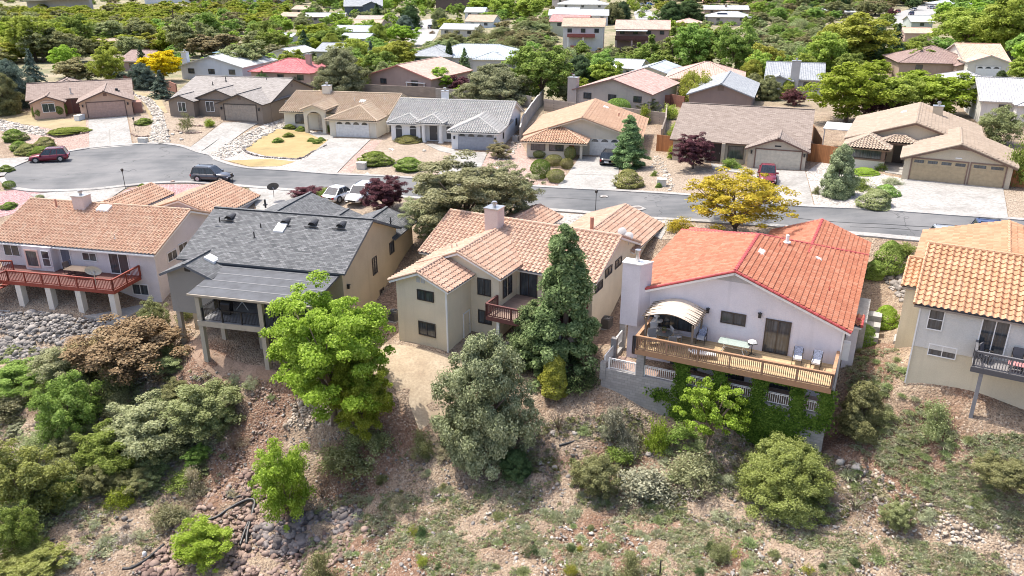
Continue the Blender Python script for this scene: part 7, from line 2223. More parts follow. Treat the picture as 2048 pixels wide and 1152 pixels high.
 ('broad0','lime',1325,0,30,40,"lime tree at the very top right of the far street"),
 ('juniper0','olive',1225,5,48,40,"dark pine left of the far curving street"),
 ('juniper1','spruce',1245,2,42,30,"second pine left of the far curving street"),
 ('column0','lime',1573,155,197,34,"bright lime cypress left of the purple bush"),
 ('bigshrub1','purple',1590,172,212,50,"purple bush right of the lime cypress"),
 ('juniper0','olive',1535,150,200,46,"olive juniper behind the slate roof"),
 ('juniper1','olive',1505,145,185,36,"olive juniper right of the pink roof"),
 ('big0','bright',1690,120,245,160,"very large bright green tree above the beige house"),
 ('big1','bright',1860,135,230,150,"very large bright green tree right of the first"),
 ('big1','wood',1780,140,238,110,"green tree between the two very large bright trees"),
 ('bigshrub0','purple',1760,185,240,85,"pink blossomed shrub under the very large bright trees"),
 ('big0','lime',1700,22,140,150,"huge pale lime green tree in the upper right"),
 ('broad2','lime',1660,45,145,70,"pale lime tree at the left of the huge one"),
 ('spruce1','cedar',1745,40,140,72,"tall layered fir before the huge lime tree"),
 ('spruce0','spruce',1785,50,135,50,"second fir right of the layered one"),
 ('broad3','mid',1830,68,130,60,"green tree right of the firs"),
 ('broad0','mid',1880,70,130,62,"green tree left of the salmon roof"),
 ('big1','wood',1930,5,110,130,"huge green tree at the upper right above the salmon roof"),
 ('big0','wood',2010,-20,120,130,"huge green tree at the top right corner"),
 ('broad1','wood',1975,45,105,70,"lower green tree between the two huge ones"),
 ('broad2','wood',2040,110,175,60,"green tree at the right edge above the blue pickup"),
 ('bigshrub0','brown',1985,125,160,60,"brown olive shrub before the white arched garage"),
 ('juniper1','dark',2000,140,165,24,"dark shrub right of the brown olive one"),
 ('cypress0','dark',1673,-8,24,7,"first slim cypress from the left at the top right"), ('cypress0','dark',1681,-8,24,7,"second slim cypress of the row at the top right"),
 ('cypress0','dark',1688,-6,24,7,"third slim cypress of the row at the top right"), ('cypress0','dark',1695,-4,24,7,"last slim cypress of the row at the top right"),
 ('broad1','brown',1750,0,30,60,"brown olive tree at the top beside the turning circle"),
 ('broad0','purple',1782,15,36,16,"small purple tree by the far turning circle"),
 ('broad2','dark',1825,-5,20,30,"dark tree at the top above the far turning circle"),
 ('broad1','bright',895,35,64,35,"bright tree above the long grey roof on the flat"),
 ('juniper1','olive',880,15,58,34,"olive pine right of the far street"),
 ('poplar0','bright',920,28,60,26,"bright upright tree left of the brown roofed pale blue house"),
 ('broad2','bright',975,22,50,34,"bright tree behind the pale blue house"),
 ('broad3','bright',960,-5,28,50,"bright tree at the top near the dark porch house"),
 ('broad0','wood',1010,-10,38,60,"green tree at the top above the wild hill"), ('broad1','wood',1060,-10,40,60,"second green tree at the top above the wild hill"),
 ('shrub0','rust',864,60,68,12,"round rust coloured bush by the far street"),
]
for a in PL: plant(*a)

PATCH = []
HUE = {'sage': 'pale sage', 'sageg': 'grey green', 'straw': 'straw coloured', 'olive': 'olive', 'brown': 'brown olive', 'mid': 'green', 'dark': 'dark green', 'lime': 'yellow green', 'bright': 'bright green', 'wood': 'fresh green', 'greygreen': 'silvery green', 'twig': 'bare twiggy'}
ANCH = [(655,700,'the large bright tree'),(972,800,'the big juniper'),(1575,960,'the big round shrub'),(575,950,'the pipe bush'),(400,1090,'the bottom left bush'),(255,720,'the rust shrub'),(1150,868,'the lone boulder'),
        (1700,940,'the pale boulders'),(1320,1130,'the dark stake'),(1940,1015,'the white rock'),(600,1080,'the lava outcrop'),(1923,825,'the deck post'),(1808,680,'the right air conditioner'),(290,1113,'the plastic jug'),(1230,840,'the pale flowering shrub'),(1190,950,'the golden olive bush'),
        (899,110,'the slim cypress'),(930,70,'the long grey roof'),(1160,75,'the red balcony house'),(1282,75,'the mauve deck house'),(1385,95,'the tallest poplar'),(1590,155,'the tall chimney house'),(1677,25,'the cypress row'),(1700,90,'the huge lime tree'),
        (1290,30,'the curving street'),(1450,30,'the grey chimney roof'),(728,25,'the slate house'),(910,8,'the dark porch house'),(613,95,'the dark spruce'),(545,140,'the crimson roof'),(430,130,'the solar panel house'),(328,130,'the golden tree'),(350,40,'the left utility pole'),(590,15,'the tall utility pole'),
        (715,90,'the teal roofs'),(1820,35,'the turning circle'),(1965,125,'the salmon roof'),(1875,135,'the brown hip roof'),(222,130,'the round lime tree'),(75,150,'the blue spruce'),(1150,195,'the white chimney'),(1390,175,'the weeping willow'),(1080,140,'the fresh green tree'),(990,170,'the massive juniper'),(20,870,'the left edge'),(60,950,'the yellow green tree'),(238,990,'the round bright shrub'),(1860,960,'the dry wash'),(2035,900,'the right edge')]
ORDN = ['nearest', 'second nearest', 'third nearest', 'fourth nearest', 'fifth nearest', 'sixth nearest', 'seventh nearest', 'eighth nearest', 'ninth nearest', 'tenth nearest'] + ['%dth nearest' % k for k in range(11, 60)]
def label_patches():
    grp = {}
    for o, x, y, hue, lab in PATCH:
        ax, ay, nm = min(ANCH, key=lambda a: (a[0] - x) ** 2 + (a[1] - y) ** 2)
        dx, dy = x - ax, y - ay
        dr = ('right of' if dx > 0 else 'left of') if abs(dx) > abs(dy) else ('below' if dy > 0 else 'above')
        grp.setdefault((hue, o['category'], dr, nm), []).append((dx * dx + dy * dy, o))
    KIND = {'wild_shrub': 'bush', 'grass_tuft': 'tuft', 'dead_shrub': 'dry shrub', 'broadleaf_tree': 'tree', 'juniper_tree': 'juniper', 'low_shrub': 'low shrub'}
    for (hue, cat, dr, nm), l in grp.items():
        byk = {}
        for d, o in sorted(l, key=lambda t: t[0]): byk.setdefault(KIND.get(o.name.split('.')[0], cat), []).append(o)
        for kd, os_ in byk.items():
            for i, o in enumerate(os_):
                o['label'] = '%s %s %s %s' % (hue, kd, dr, nm) + ('' if len(os_) == 1 else ', %s to it' % ORDN[i])

# wild scrub of the hill in the middle distance: countable bushes of one look
def patch(keys, leafs, poly, n, w0, w1, label, group, aspect=.55, bot=None):
    xs_ = [p[0] for p in poly]; ys_ = [p[1] for p in poly]
    k = 0; tries = 0
    def inside(x, y):
        c = False
        for i in range(len(poly)):
            (x1, y1), (x2, y2) = poly[i], poly[i-1]
            if (y1 > y) != (y2 > y) and x < (x2 - x1) * (y - y1) / (y2 - y1) + x1: c = not c
        return c
    while k < n and tries < n * 30:
        tries += 1
        x, y = rnd.uniform(min(xs_), max(xs_)), rnd.uniform(min(ys_), max(ys_))
        if not inside(x, y): continue
        k += 1
        p = G(x, y); wd = rnd.uniform(w0, w1)
        p.z -= .05
        lf = rnd.choice(leafs)
        o = plant_at(rnd.choice(keys), lf, p, wd, wd * aspect * rnd.uniform(.8, 1.3), label, group)
        PATCH.append((o, x, y, ('small ' if wd < w0 + (w1 - w0) * .33 else 'large ' if wd > w0 + (w1 - w0) * .67 else '') + HUE[lf], label))
SH = ['bigshrub0', 'bigshrub1', 'shrub0', 'shrub1']
patch(SH, ['olive', 'brown', 'olive', 'sageg'], [(840,100),(900,80),(1000,78),(1060,45),(1100,45),(1100,80),(1040,105),(960,110),(870,108)], 50, 3, 8, "olive scrub bush on the wild hill left of the far white houses", "bushes of the wild hill", .55)
patch(SH, ['olive', 'brown', 'sageg', 'mid', 'dark'], [(1510,10),(1640,8),(1650,60),(1640,150),(1560,160),(1520,120),(1500,70)], 55, 3, 8, "scrub bush in the wild strip between the poplars and the huge lime tree", "bushes of the wild strip", .65)
patch(SH, ['olive', 'sageg', 'mid'], [(1120,112),(1340,104),(1330,130),(1200,145),(1120,140)], 22, 2.5, 6, "green scrub bush below the far hill houses", "bushes below the hill houses", .7)
patch(['broad0','broad1','broad2','broad3'], ['mid', 'wood', 'olive', 'brown'], [(380,60),(560,30),(620,60),(560,110),(400,110)], 16, 5, 9, "green tree in the neighbourhood between the wood and the crimson roof", "trees of the far neighbourhood", .85)
patch(['broad0','broad1','broad2','broad3'], ['mid', 'wood', 'bright'], [(600,0),(1110,0),(1110,22),(860,30),(620,42)], 24, 6, 10, "green tree at the top behind the far houses", "trees along the top of the view", .85)
patch(['broad0','broad1','broad2','broad3'], ['mid', 'wood', 'olive', 'dark'], [(1250,0),(2048,-6),(2048,8),(1600,14),(1260,10)], 40, 9, 15, "distant tree along the top right of the view", "distant trees at the top right", .8)
patch(['broad0','broad1','juniper0'], ['mid', 'wood', 'olive', 'bright'], [(640,60),(830,90),(830,130),(760,150),(600,120)], 16, 5, 9, "garden tree among the teal and tan roofs", "garden trees of the far neighbourhood", .9)
BR = ['broad0','broad1','broad2','broad3']
patch(BR, ['wood', 'mid', 'bright', 'olive'], [(0,92),(420,84),(420,112),(340,118),(0,130)], 34, 8, 13, "tree between the wood and the peach house", "trees before the wood", .85)
patch(BR + ['juniper0'], ['mid', 'wood', 'olive', 'bright', 'lime'], [(500,108),(640,132),(760,150),(840,158),(840,176),(740,176),(500,150)], 12, 4, 7, "garden tree behind the crimson roof", "garden trees behind the second row", 1.0)
patch(BR + ['juniper0'], ['mid', 'wood', 'olive', 'mid'], [(1040,125),(1200,122),(1330,140),(1330,160),(1210,178),(1040,170)], 22, 4, 7, "garden tree behind the orange roof", "garden trees behind the orange roof", 1.0)
patch(BR + ['juniper1'], ['mid', 'wood', 'olive', 'lime'], [(1480,120),(1640,120),(1640,165),(1500,180)], 14, 4, 7, "garden tree left of the chimney house", "garden trees around the chimney house", 1.0)
patch(BR, ['mid', 'wood', 'bright'], [(1640,128),(1900,128),(1900,150),(1640,170)], 12, 5, 9, "garden tree behind the beige house", "garden trees behind the beige house", .9)
patch(['shrub0','shrub1','bigshrub0'], ['mid', 'olive', 'bright', 'dark'], [(330,172),(700,186),(880,200),(1060,216),(1060,200),(700,172),(340,160)], 20, 1.2, 3, "garden shrub along the block walls", "shrubs along the block walls", .8)
patch(BR, ['mid', 'wood', 'olive', 'brown'], [(860,10),(1120,8),(1110,38),(1040,48),(880,34)], 16, 5, 8, "tree above the wild hill", "trees above the wild hill", .85)
patch(BR, ['mid', 'olive', 'brown', 'wood'], [(1480,2),(1800,2),(1770,40),(1500,50)], 40, 5, 9, "tree above the wild strip", "trees above the wild strip", .85)
# foreground slope
sagel = "low sage or grass clump on the dry open slope"
patch(['tuft0', 'tuft1', 'tuft0'], ['sage', 'sageg', 'sage'], [(700,1000),(1050,960),(1500,1060),(1800,1080),(2048,1110),(2048,1152),(640,1152)], 110, .45, 1.0, "low pale sage clump on the open slope along the bottom", "sage clumps along the bottom", .6)
patch(['shrub0', 'shrub2', 'thin0'], ['lime', 'olive', 'dark'], [(760,1040),(1500,1060),(1800,1100),(1800,1152),(760,1152)], 20, .4, .75, "small upright yellow green shrublet on the open slope along the bottom", "yellow green shrublets along the bottom", 1.0)
patch(['tuft0', 'tuft1'], ['sageg', 'sageg', 'sage'], [(1720,700),(1800,720),(1880,860),(2048,880),(2048,1040),(1850,980),(1730,890),(1700,800)], 110, .5, .95, "grey green sage clump on the slope below the right house", "sage clumps on the right slope", .5)
patch(['tuft0', 'thin0', 'shrub1'], ['sage', 'straw', 'sageg'], [(1080,860),(1400,850),(1700,930),(1900,1040),(1500,1060),(1100,980)], 40, .6, 1.3, "dry sage clump in the hollow below the ivy wall", "sage clumps below the ivy wall", .6)
patch(['shrub0', 'shrub1', 'bigshrub0', 'bigshrub1'], ['olive', 'greygreen', 'olive', 'sageg', 'mid'], [(0,760),(120,720),(300,800),(460,800),(440,940),(330,1000),(200,1000),(0,1100)], 50, 1.6, 3.4, "green scrub bush on the left slope", "scrub bushes of the left slope", .75)
patch(['dead0', 'thin0', 'tuft1'], ['twig', 'straw', 'sage'], [(0,700),(300,760),(520,800),(500,1000),(300,1120),(0,1150)], 45, .6, 1.3, "dry twiggy clump on the left slope", "dry clumps of the left slope", .7)
patch(['thin0', 'tuft0', 'shrub1'], ['sage', 'olive', 'straw'], [(680,930),(900,900),(930,1000),(720,1040)], 12, .5, 1.1, "dull grass clump between the gully and the big juniper", "clumps left of the big juniper", .6)
patch(['thin0', 'tuft0'], ['sageg', 'straw'], [(390,735),(560,760),(560,800),(420,800)], 8, .3, .7, "small tuft on the bare soil behind the grey house", "tufts on the bare soil", .6)

label_patches()
# the wood at the upper left: one mass
def wood_mass(poly, n, label, leafs, w0=9, w1=15, name="far_wood", asp=.8):
    rs = np.random.RandomState(11)
    base = [crown_broad(np.random.RandomState(50 + i), .5, 1, .02, 48, 46, .05, .3, .10, .2) for i in range(5)]
    parts = {l: [] for l in leafs}
    xs_ = [p[0] for p in poly]; ys_ = [p[1] for p in poly]; k = 0
    def inside(x, y):
        c = False
        for i in range(len(poly)):
            (x1, y1), (x2, y2) = poly[i], poly[i-1]
            if (y1 > y) != (y2 > y) and x < (x2 - x1) * (y - y1) / (y2 - y1) + x1: c = not c
        return c
    ymin, ymax = min(ys_), max(ys_)
    V = []; I = []
    while k < n:
        x, row = rnd.uniform(min(xs_), max(xs_)), rnd.uniform(ymin, ymax)
        if not inside(x, row): continue
        k += 1
        p = G(x, row)
        wd = rnd.uniform(w0, w1); hh = wd * asp * rnd.uniform(.75, 1.2); a = rnd.uniform(0, 6.28)
        B = base[rnd.randrange(5)]
        q = np.stack([(B[:, 0] * math.cos(a) - B[:, 1] * math.sin(a)) * wd + p.x, (B[:, 0] * math.sin(a) + B[:, 1] * math.cos(a)) * wd + p.y, B[:, 2] * hh + p.z - .6], 1)
        V.append(q); I += [rnd.randrange(len(leafs))] * (len(B) // 4)
    V = np.concatenate(V)
    me = fmesh(name, V, LF[leafs[0]])
    for l in leafs[1:]: me.materials.append(LF[l])
    me.polygons.foreach_set("material_index", np.array(I, np.int32))
    tag(link(name, me), label, "wood", kind="stuff")
wood_mass([(-60,10),(60,22),(180,24),(290,17),(380,14),(520,16),(610,24),(520,60),(400,78),(330,105),(150,110),(60,112),(-60,150)], 800, "bright green cottonwood wood filling the upper left of the view", ['wood', 'bright', 'lime', 'wood', 'bright', 'olive'], 8, 14, asp=.5)

SC = ['olive', 'brown', 'sageg', 'mid', 'greygreen']
wood_mass([(830,105),(860,92),(900,80),(1000,74),(1060,40),(1110,36),(1112,84),(1060,118),(960,124),(860,120)], 420, "low olive scrub covering the wild hill", SC, 2, 6, "hill_scrub", .45)
wood_mass([(1480,-2),(1660,-2),(1650,60),(1640,165),(1560,175),(1515,120),(1490,60)], 420, "olive and green scrub filling the wild strip", SC, 2.5, 7, "scrub", .6)
wood_mass([(1116,108),(1345,100),(1340,150),(1200,160),(1116,150)], 170, "green scrub below the hill houses", SC, 2, 6, "hill_scrub", .6)
wood_mass([(-80,-8),(600,-8),(600,10),(290,4),(190,10),(60,6),(-80,10)], 300, "scattered scrub beyond the wood at the top left", ['mid', 'olive', 'wood', 'brown'], 5, 10, "scrub", .5)
wood_mass([(960,-6),(1110,-6),(1105,40),(1000,60)], 110, "scrub above the wild hill", ['mid', 'olive', 'wood', 'brown'], 4, 8, "scrub", .6)
wood_mass([(380,8),(1110,4),(1110,40),(880,34),(700,40),(600,50),(400,40)], 210, "small trees between the far roofs at the top", ['wood', 'mid', 'bright', 'olive'], 3.5, 6.5, "shrubbery", .7)
wood_mass([(1215,0),(1500,0),(1500,60),(1345,66),(1215,30)], 90, "small trees between the far roofs right of the hill", ['wood', 'mid', 'olive'], 3.5, 6, "shrubbery", .7)
wood_mass([(590,-6),(1110,-6),(1110,10),(590,10)], 110, "distant trees along the top edge", ['wood', 'mid', 'bright', 'olive'], 9, 15, "far_wood")
wood_mass([(1240,-6),(2100,-6),(2100,10),(1240,10)], 170, "distant trees along the top right edge", ['wood', 'mid', 'olive', 'mid'], 9, 15, "far_wood")
wood_mass([(330,100),(860,100),(860,150),(640,165),(330,150)], 70, "garden shrubs between the back houses on the left", ['mid', 'olive', 'bright', 'wood'], 3, 7, "shrubbery", .7)
wood_mass([(1040,130),(1660,130),(1660,190),(1040,190)], 90, "garden shrubs between the back houses in the middle", ['mid', 'olive', 'bright', 'wood'], 2.5, 5, "shrubbery", .7)
wood_mass([(400,30),(800,40),(830,100),(400,100)], 45, "trees and shrubs among the far roofs on the left", ['mid', 'olive', 'bright', 'wood'], 4, 7, "shrubbery", .8)
wood_mass([(0,700),(140,690),(480,800),(470,900),(300,1000),(160,1010),(0,1100)], 300, "low scrub between the bushes of the left slope", ['sageg', 'greygreen', 'sageg', 'olive', 'sage'], .8, 2.0, "scrub", .6)
wood_mass([(400,4),(1110,4),(1110,34),(880,30),(860,60),(700,60),(600,100),(400,100)], 60, "trees among the far roofs, left of the hill", ['wood', 'mid', 'bright', 'olive'], 6, 11, "shrubbery", .8)
wood_mass([(1215,4),(1280,4),(1265,60),(1340,60),(1500,60),(1500,100),(1345,100),(1215,40)], 30, "trees among the far roofs, right of the hill", ['wood', 'mid', 'bright', 'olive'], 5, 9, "shrubbery", .8)
wood_mass([(1480,2),(1790,2),(1770,45),(1830,60),(1800,110),(1650,60),(1500,30)], 110, "trees around the far turning circle", ['wood', 'mid', 'olive', 'brown'], 4, 7, "shrubbery", .8)
wood_mass([(1860,20),(2060,10),(2060,150),(1900,80)], 120, "bright trees filling the upper right corner", ['wood', 'bright', 'mid'], 7, 12, "shrubbery", .9)
# ================================================================ rocks
ROCKM = []
def rock_mesh(seed):
    rs = np.random.RandomState(seed); bm = bmesh.new(); bmesh.ops.create_icosphere(bm, subdivisions=2, radius=1)
    ds = rdir(rs, 15); dl = rs.uniform(.5, .85, 15)
    for v in bm.verts:
        d = np.array(v.co); k = 1.0
        for c, lim in zip(ds, dl): k = min(k, lim / max(lim, float(d @ c)))
        v.co *= k * rs.uniform(.93, 1.06)
        v.co.z *= .72
    V = np.array([v.co[:] for v in bm.verts]); Fa = np.array([[l.index for l in f.verts] for f in bm.faces]); bm.free()
    return V, Fa
RK = [rock_mesh(s) for s in range(6)]
def rockm(name, c1, c2):
    m, nt, b = newmat(name)
    geo = nd(nt, "ShaderNodeNewGeometry")
    c = ramp(nt, geo.outputs["Random Per Island"], [(0, c1), (1, c2)])
    c = mix(nt, .5, c, ramp(nt, noise(nt, 6, 5, pos(nt)), [(.3, .3), (.7, .7)]), 'OVERLAY')
    nt.links.new(c, b.inputs["Base Color"]); b.inputs["Roughness"].default_value = .95
    return m
RGREY = rockm("grey rock", (.12, .11, .10), (.36, .33, .30)); RPALE = rockm("pale rock", (.28, .25, .21), (.52, .48, .42)); RRED = rockm("reddish rock", (.14, .09, .075), (.36, .27, .22)); RTAN = rockm("tan rock", (.26, .21, .16), (.5, .43, .35)); RLAVA = rockm("lava rock", (.07, .06, .06), (.25, .22, .21))
def rocks(name, poly, n, s0, s1, mat, label, world=None, sink=.35):
    xs_ = [p[0] for p in poly]; ys_ = [p[1] for p in poly]
    VV = []; FF = []; o = 0; P = []
    while len(P) < n:
        x, y = rnd.uniform(min(xs_), max(xs_)), rnd.uniform(min(ys_), max(ys_))
        c = False
        for i in range(len(poly)):
            (x1, y1), (x2, y2) = poly[i], poly[i-1]
            if (y1 > y) != (y2 > y) and x < (x2 - x1) * (y - y1) / (y2 - y1) + x1: c = not c
        if c: P.append(G(x, y))
    for p in P:
        V, Fa = RK[rnd.randrange(6)]
        s = rnd.uniform(s0, s1) * (1.6 if rnd.random() < .08 else 1); a = rnd.uniform(0, 6.28)
        sx, sy = s * rnd.uniform(.7, 1.3), s * rnd.uniform(.7, 1.2)
        q = np.stack([V[:, 0] * sx * math.cos(a) - V[:, 1] * sy * math.sin(a) + p.x, V[:, 0] * sx * math.sin(a) + V[:, 1] * sy * math.cos(a) + p.y, V[:, 2] * s + p.z + s * (.5 - sink)], 1)
        VV.append(q); FF.append(Fa + o); o += len(V)
    me = npmesh(name, np.concatenate(VV), np.concatenate(FF)); me.materials.append(mat)
    tag(link(name, me), label, "rocks", kind="stuff")
rocks("rock_bank", [(-10,628),(60,624),(235,645),(300,640),(350,700),(180,700),(20,672),(-10,660)], 1100, .14, .30, RGREY, "bank of stacked grey stones below the red deck")
rocks("rock_bank", [(-10,676),(60,682),(95,700),(60,725),(-10,720)], 320, .14, .30, RGREY, "second short bank of grey stones at the left edge")
rocks("cobble_stones", [(590,805),(640,795),(700,815),(660,860),(590,850),(560,860)], 260, .08, .2, RTAN, "pale cobbles in the channel under the bright green tree")
rocks("gully_rocks", [(380,1010),(500,930),(560,960),(620,1040),(720,1030),(760,1060),(640,1152),(250,1152),(330,1090)], 1500, .08, .26, RRED, "loose reddish rocks filling the gully")
rocks("lava_rocks", [(500,1060),(600,1030),(720,1010),(720,1050),(640,1080),(600,1110),(540,1110)], 520, .1, .34, RLAVA, "rough grey lava outcrop at the bottom of the gully")
rocks("scattered_stones", [(0,760),(500,740),(760,900),(1200,840),(1700,920),(2048,1040),(2048,1152),(0,1152)], 3400, .04, .15, RGREY, "small stones scattered over the whole dry slope")
rocks("scattered_stones", [(640,1000),(1100,980),(1600,1050),(1700,940),(2048,1080),(2048,1152),(700,1152)], 2400, .04, .12, RPALE, "small pale stones on the lower open slope")
rocks("scattered_stones", [(400,750),(560,760),(560,880),(440,960),(380,900)], 500, .05, .14, RRED, "reddish stones along the red soil streak")
rocks("path_stones", [(1655,930),(1720,920),(1780,960),(2000,1080),(2048,1120),(1960,1110),(1760,1000),(1640,990)], 300, .05, .2, RTAN, "grey stones lining the dry wash on the right")
rocks("yard_stones", [(1775,520),(1835,545),(1835,640),(1800,600),(1765,560)], 240, .12, .34, RGREY, "grey rocks beside the cream wall at the right")
rocks("yard_cobbles", [(265,188),(300,196),(325,222),(332,250),(340,289),(300,287),(304,255),(306,232),(290,208)], 750, .12, .3, RPALE, "pale cobbles of the dry stream beside the peach house")
rocks("yard_cobbles", [(0,240),(40,248),(95,262),(92,272),(50,268),(0,262)], 260, .12, .3, RPALE, "pale cobbles left of the clipped mounds")
rocks("yard_cobbles", [(572,236),(575,250),(520,280),(470,312),(430,320),(420,308),(500,262)], 520, .12, .3, RPALE, "pale cobbles between the slanting and the cream driveway")
rocks("yard_cobbles", [(1030,280),(1044,290),(1010,330),(1000,345),(985,330)], 120, .1, .25, RPALE, "cobbles between the white columned and the orange roofed house")
rocks("yard_cobbles", [(1310,310),(1330,320),(1350,372),(1340,378),(1300,340)], 120, .1, .22, RPALE, "cobble line in the tan gravel yard")
def rim(pix, s, mat, label):
    pts = smooth_line([G(*p) for p in pix], 8); VV = []; FF = []; o = 0
    for p in pts:
        V, Fa = RK[rnd.randrange(6)]; k = s * rnd.uniform(.8, 1.3)
        VV.append(V * k + np.array([p.x, p.y, T(p.x, p.y) + k * .35])); FF.append(Fa + o); o += len(V)
    me = npmesh("stone_edging", np.concatenate(VV), np.concatenate(FF)); me.materials.append(mat)
    tag(link("stone_edging", me), label, "edging", kind="stuff")
rim([(487,300),(500,309),(530,315),(570,318),(600,318),(625,305),(652,292)], .2, RLAVA, "dark stone edging along the straw lawn")
rim([(356,249),(375,252),(405,253)], .2, RRED, "brick coloured edging of the upper planter in the taupe yard")
rim([(350,262),(375,267),(403,266)], .2, RRED, "brick coloured edging of the lower planter in the taupe yard")
rim([(93,268),(130,272),(176,266)], .2, RRED, "reddish block edging of the flat green bed")
rim([(262,268),(275,274),(297,273)], .2, RRED, "reddish block edging of the small planter right of the peach driveway")
def boulder(px, py, s, mat, label, k=0):
    g = G(px, py); V, Fa = RK[k % 6]
    me = npmesh("boulder", V * [s, s * .8, s * .8], Fa); me.materials.append(mat)
    o = tag(link("boulder", me), label, "boulder"); o.location = (g.x, g.y, g.z + s * .15); o.rotation_euler.z = k * 1.3
for i, q in enumerate(((1150,868,.38,RGREY,"lone grey boulder beside the short black pipe end"), (1298,910,.36,RGREY,"grey boulder below the upright bright green shrub"), (895,990,.32,RRED,"dark red brown rock left of the low clumps under the juniper"), (1680,925,.4,RPALE,"pale boulder right of the large round shrub, upper one"),
    (1712,935,.42,RPALE,"grey white boulder right of the upper pale one"), (1695,955,.38,RPALE,"pale boulder at the foot of the two upper ones"), (1730,945,.34,RGREY,"grey boulder at the right end of the small group"), (1940,1015,.3,RPALE,"white rock on the right slope"), (400,1015+0,.3,RRED,"reddish rock in the gully near the pipes"),
    (498,978,.34,RRED,"red rock at the bend of the pipe"), (735,350,.4,RPALE,"tan boulder right of the pale utility box"), (362,267,.45,RPALE,"tan boulder by the lower planter of the taupe yard"), (345,270,.5,RPALE,"larger tan boulder left of the lower planter"), (363,280,.4,RPALE,"tan boulder in front of the lower planter"), (780,300,.4,RPALE,"boulder on the gravel above the flat juniper beds"), (848,303,.35,RPALE,"boulder on the gravel by the front walk"),
    (1660,258+0,.3,RGREY,"stone behind the white patio cover"), (36,306,.6,RPALE,"pale boulder left of the red suv"), (322,402,.7,RGREY,"grey boulder between the two red tile roofs"), (345,365,.4,RRED,"flat red rock by the kerb above the mauve gravel"), (1340,381,.3,RPALE,"small tan rock at the kerb below the utility box"), (1716,405,.4,RGREY,"grey stone at the foot of the upright juniper"))):
    boulder(*q, k=i)

# ================================================================ black drain pipes
PIPE = plain("corrugated pipe", (.018, .018, .02), .45)
def hose(pix, r, label):
    pts = smooth_line([G(*p) for p in pix], 10)
    pts = [Vector((p.x, p.y, max(p.z, T(p.x, p.y)) + r * .9)) for p in pts]
    m = MB(); P = []; Rr = []
    for a, b in zip(pts[:-1], pts[1:]):
        n = max(1, int((b - a).length / .05))
        for k in range(n): P.append(a.lerp(b, k / n)); Rr.append(r * (1.06 if len(P) % 2 else .94))
    m.tube(P, Rr, 8)
    tag(m.build("drain_pipe", PIPE, None, True), label, "pipe")
hose([(246,1140),(262,1139),(290,1124),(310,1108),(330,1090)], .11, "black corrugated pipe at the bottom left")
hose([(385,1050),(430,1038),(455,1022),(480,1008),(500,1001),(510,1006),(505,1030),(492,1060),(480,1095)], .11, "long black corrugated pipe bending down in the gully")
hose([(508,1012),(504,1035),(496,1065),(493,1092)], .11, "second black pipe running beside the bent one")
hose([(513,950),(500,975),(488,990),(470,998),(458,996),(455,988),(462,984),(470,988)], .10, "black pipe end curled into a hook in the gully")
hose([(1118,893),(1140,887),(1155,882),(1162,874)], .09, "short black pipe beside the lone grey boulder")
def jug(px, py, label):
    g = G(px, py); m = MB(); m.tube([(0, 0, 0), (0, 0, .18), (0, 0, .3), (0, 0, .36)], [.13, .14, .1, .04], 12)
    o = m.build("plastic_jug", WHITE, None, True); o.location = g + Vector((0, 0, .05)); tag(o, label, "jug")
jug(290, 1113, "white plastic jug beside the bottom left pipe")
m = MB(); g = G(1320, 1150); m.tube([(0, 0, -.2), (-.02, 0, 1.0)], [.05, .04], 8); o = m.build("metal_stake", BLACK); o.location = g; tag(o, "dark stake sticking up at the bottom edge", "stake")

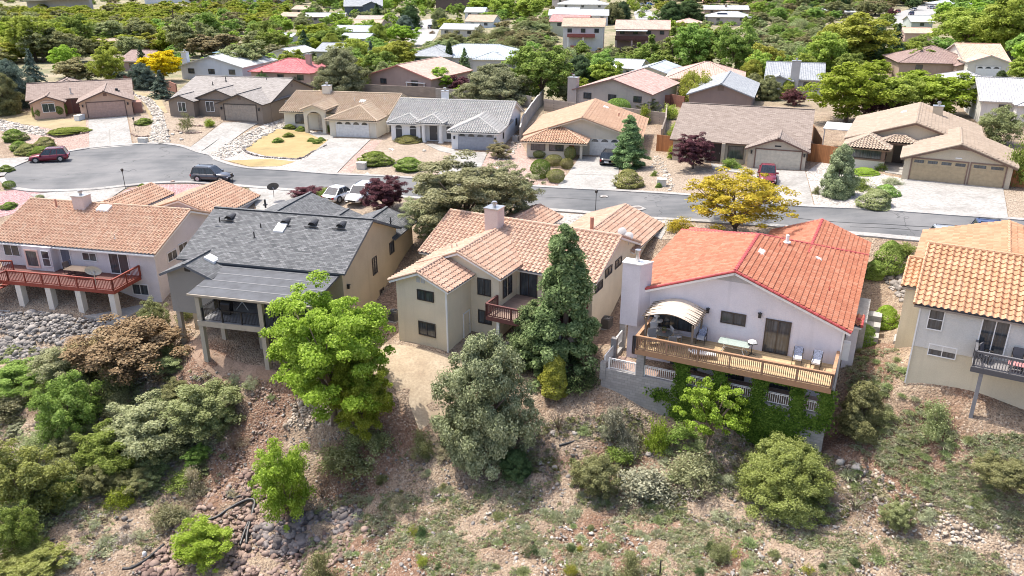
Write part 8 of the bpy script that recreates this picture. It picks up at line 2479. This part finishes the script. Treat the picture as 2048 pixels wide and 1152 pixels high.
# ================================================================ ground cover
def cover(poly, n, s0, s1, leafs, label, kind_='tuft'):
    rs = np.random.RandomState(21 + n)
    base = [tuft(np.random.RandomState(i), 54, .5, .8, .07) for i in range(2)] + [crown_shrub(np.random.RandomState(i), 96, .10, clumps=8) for i in range(3)]
    xs_ = [p[0] for p in poly]; ys_ = [p[1] for p in poly]; V = []; I = []; k = 0
    nn = noise2
    while k < n:
        x, y = rnd.uniform(min(xs_), max(xs_)), rnd.uniform(min(ys_), max(ys_))
        c = False
        for i in range(len(poly)):
            (x1, y1), (x2, y2) = poly[i], poly[i-1]
            if (y1 > y) != (y2 > y) and x < (x2 - x1) * (y - y1) / (y2 - y1) + x1: c = not c
        if not c: continue
        k += 1
        p = G(x, y)
        if nn(p.x, p.y) < rnd.uniform(-.6, .5): continue
        bi = rnd.randrange(5); s = rnd.uniform(s0, s1) * (1 if bi < 2 else .9); a = rnd.uniform(0, 6.28); B = base[bi]
        V.append(np.stack([(B[:, 0] * math.cos(a) - B[:, 1] * math.sin(a)) * s + p.x, (B[:, 0] * math.sin(a) + B[:, 1] * math.cos(a)) * s + p.y, B[:, 2] * s * .7 + p.z - .02], 1))
        I += [rnd.randrange(len(leafs))] * (len(B) // 4)
    me = fmesh("ground_cover", np.concatenate(V), LF[leafs[0]])
    for l in leafs[1:]: me.materials.append(LF[l])
    me.polygons.foreach_set("material_index", np.array(I, np.int32))
    tag(link("ground_cover", me), label, "ground cover", kind="stuff")
def noise2(x, y): return math.sin(x * .9 + 1.3 * math.sin(y * .7)) * math.cos(y * 1.1 + math.sin(x * .5)) 
cover([(640,1000),(1050,960),(1500,1050),(1800,1080),(2048,1110),(2048,1152),(600,1152)], 8500, .28, .62, ['sage', 'straw', 'straw', 'sageg'], "pale grass and sage tufts over the lower open slope")
cover([(1690,700),(1800,700),(1900,870),(2048,870),(2048,1100),(1850,1000),(1700,900)], 3200, .3, .6, ['sageg', 'sage', 'sage', 'straw'], "grey green grass tufts over the right slope")
cover([(0,740),(400,740),(470,800),(440,960),(300,1100),(0,1152)], 3000, .3, .7, ['straw', 'sage', 'olive', 'twig'], "dry grass and twigs between the bushes of the left slope")
cover([(1060,850),(1250,820),(1700,920),(1900,1040),(1500,1060),(1050,1000)], 3400, .3, .65, ['sageg', 'sage', 'olive', 'twig'], "dry grass in the hollow below the ivy wall")
cover([(660,880),(900,850),(930,1000),(680,1040)], 400, .2, .45, ['straw', 'olive', 'sage'], "dry grass left of the big juniper")
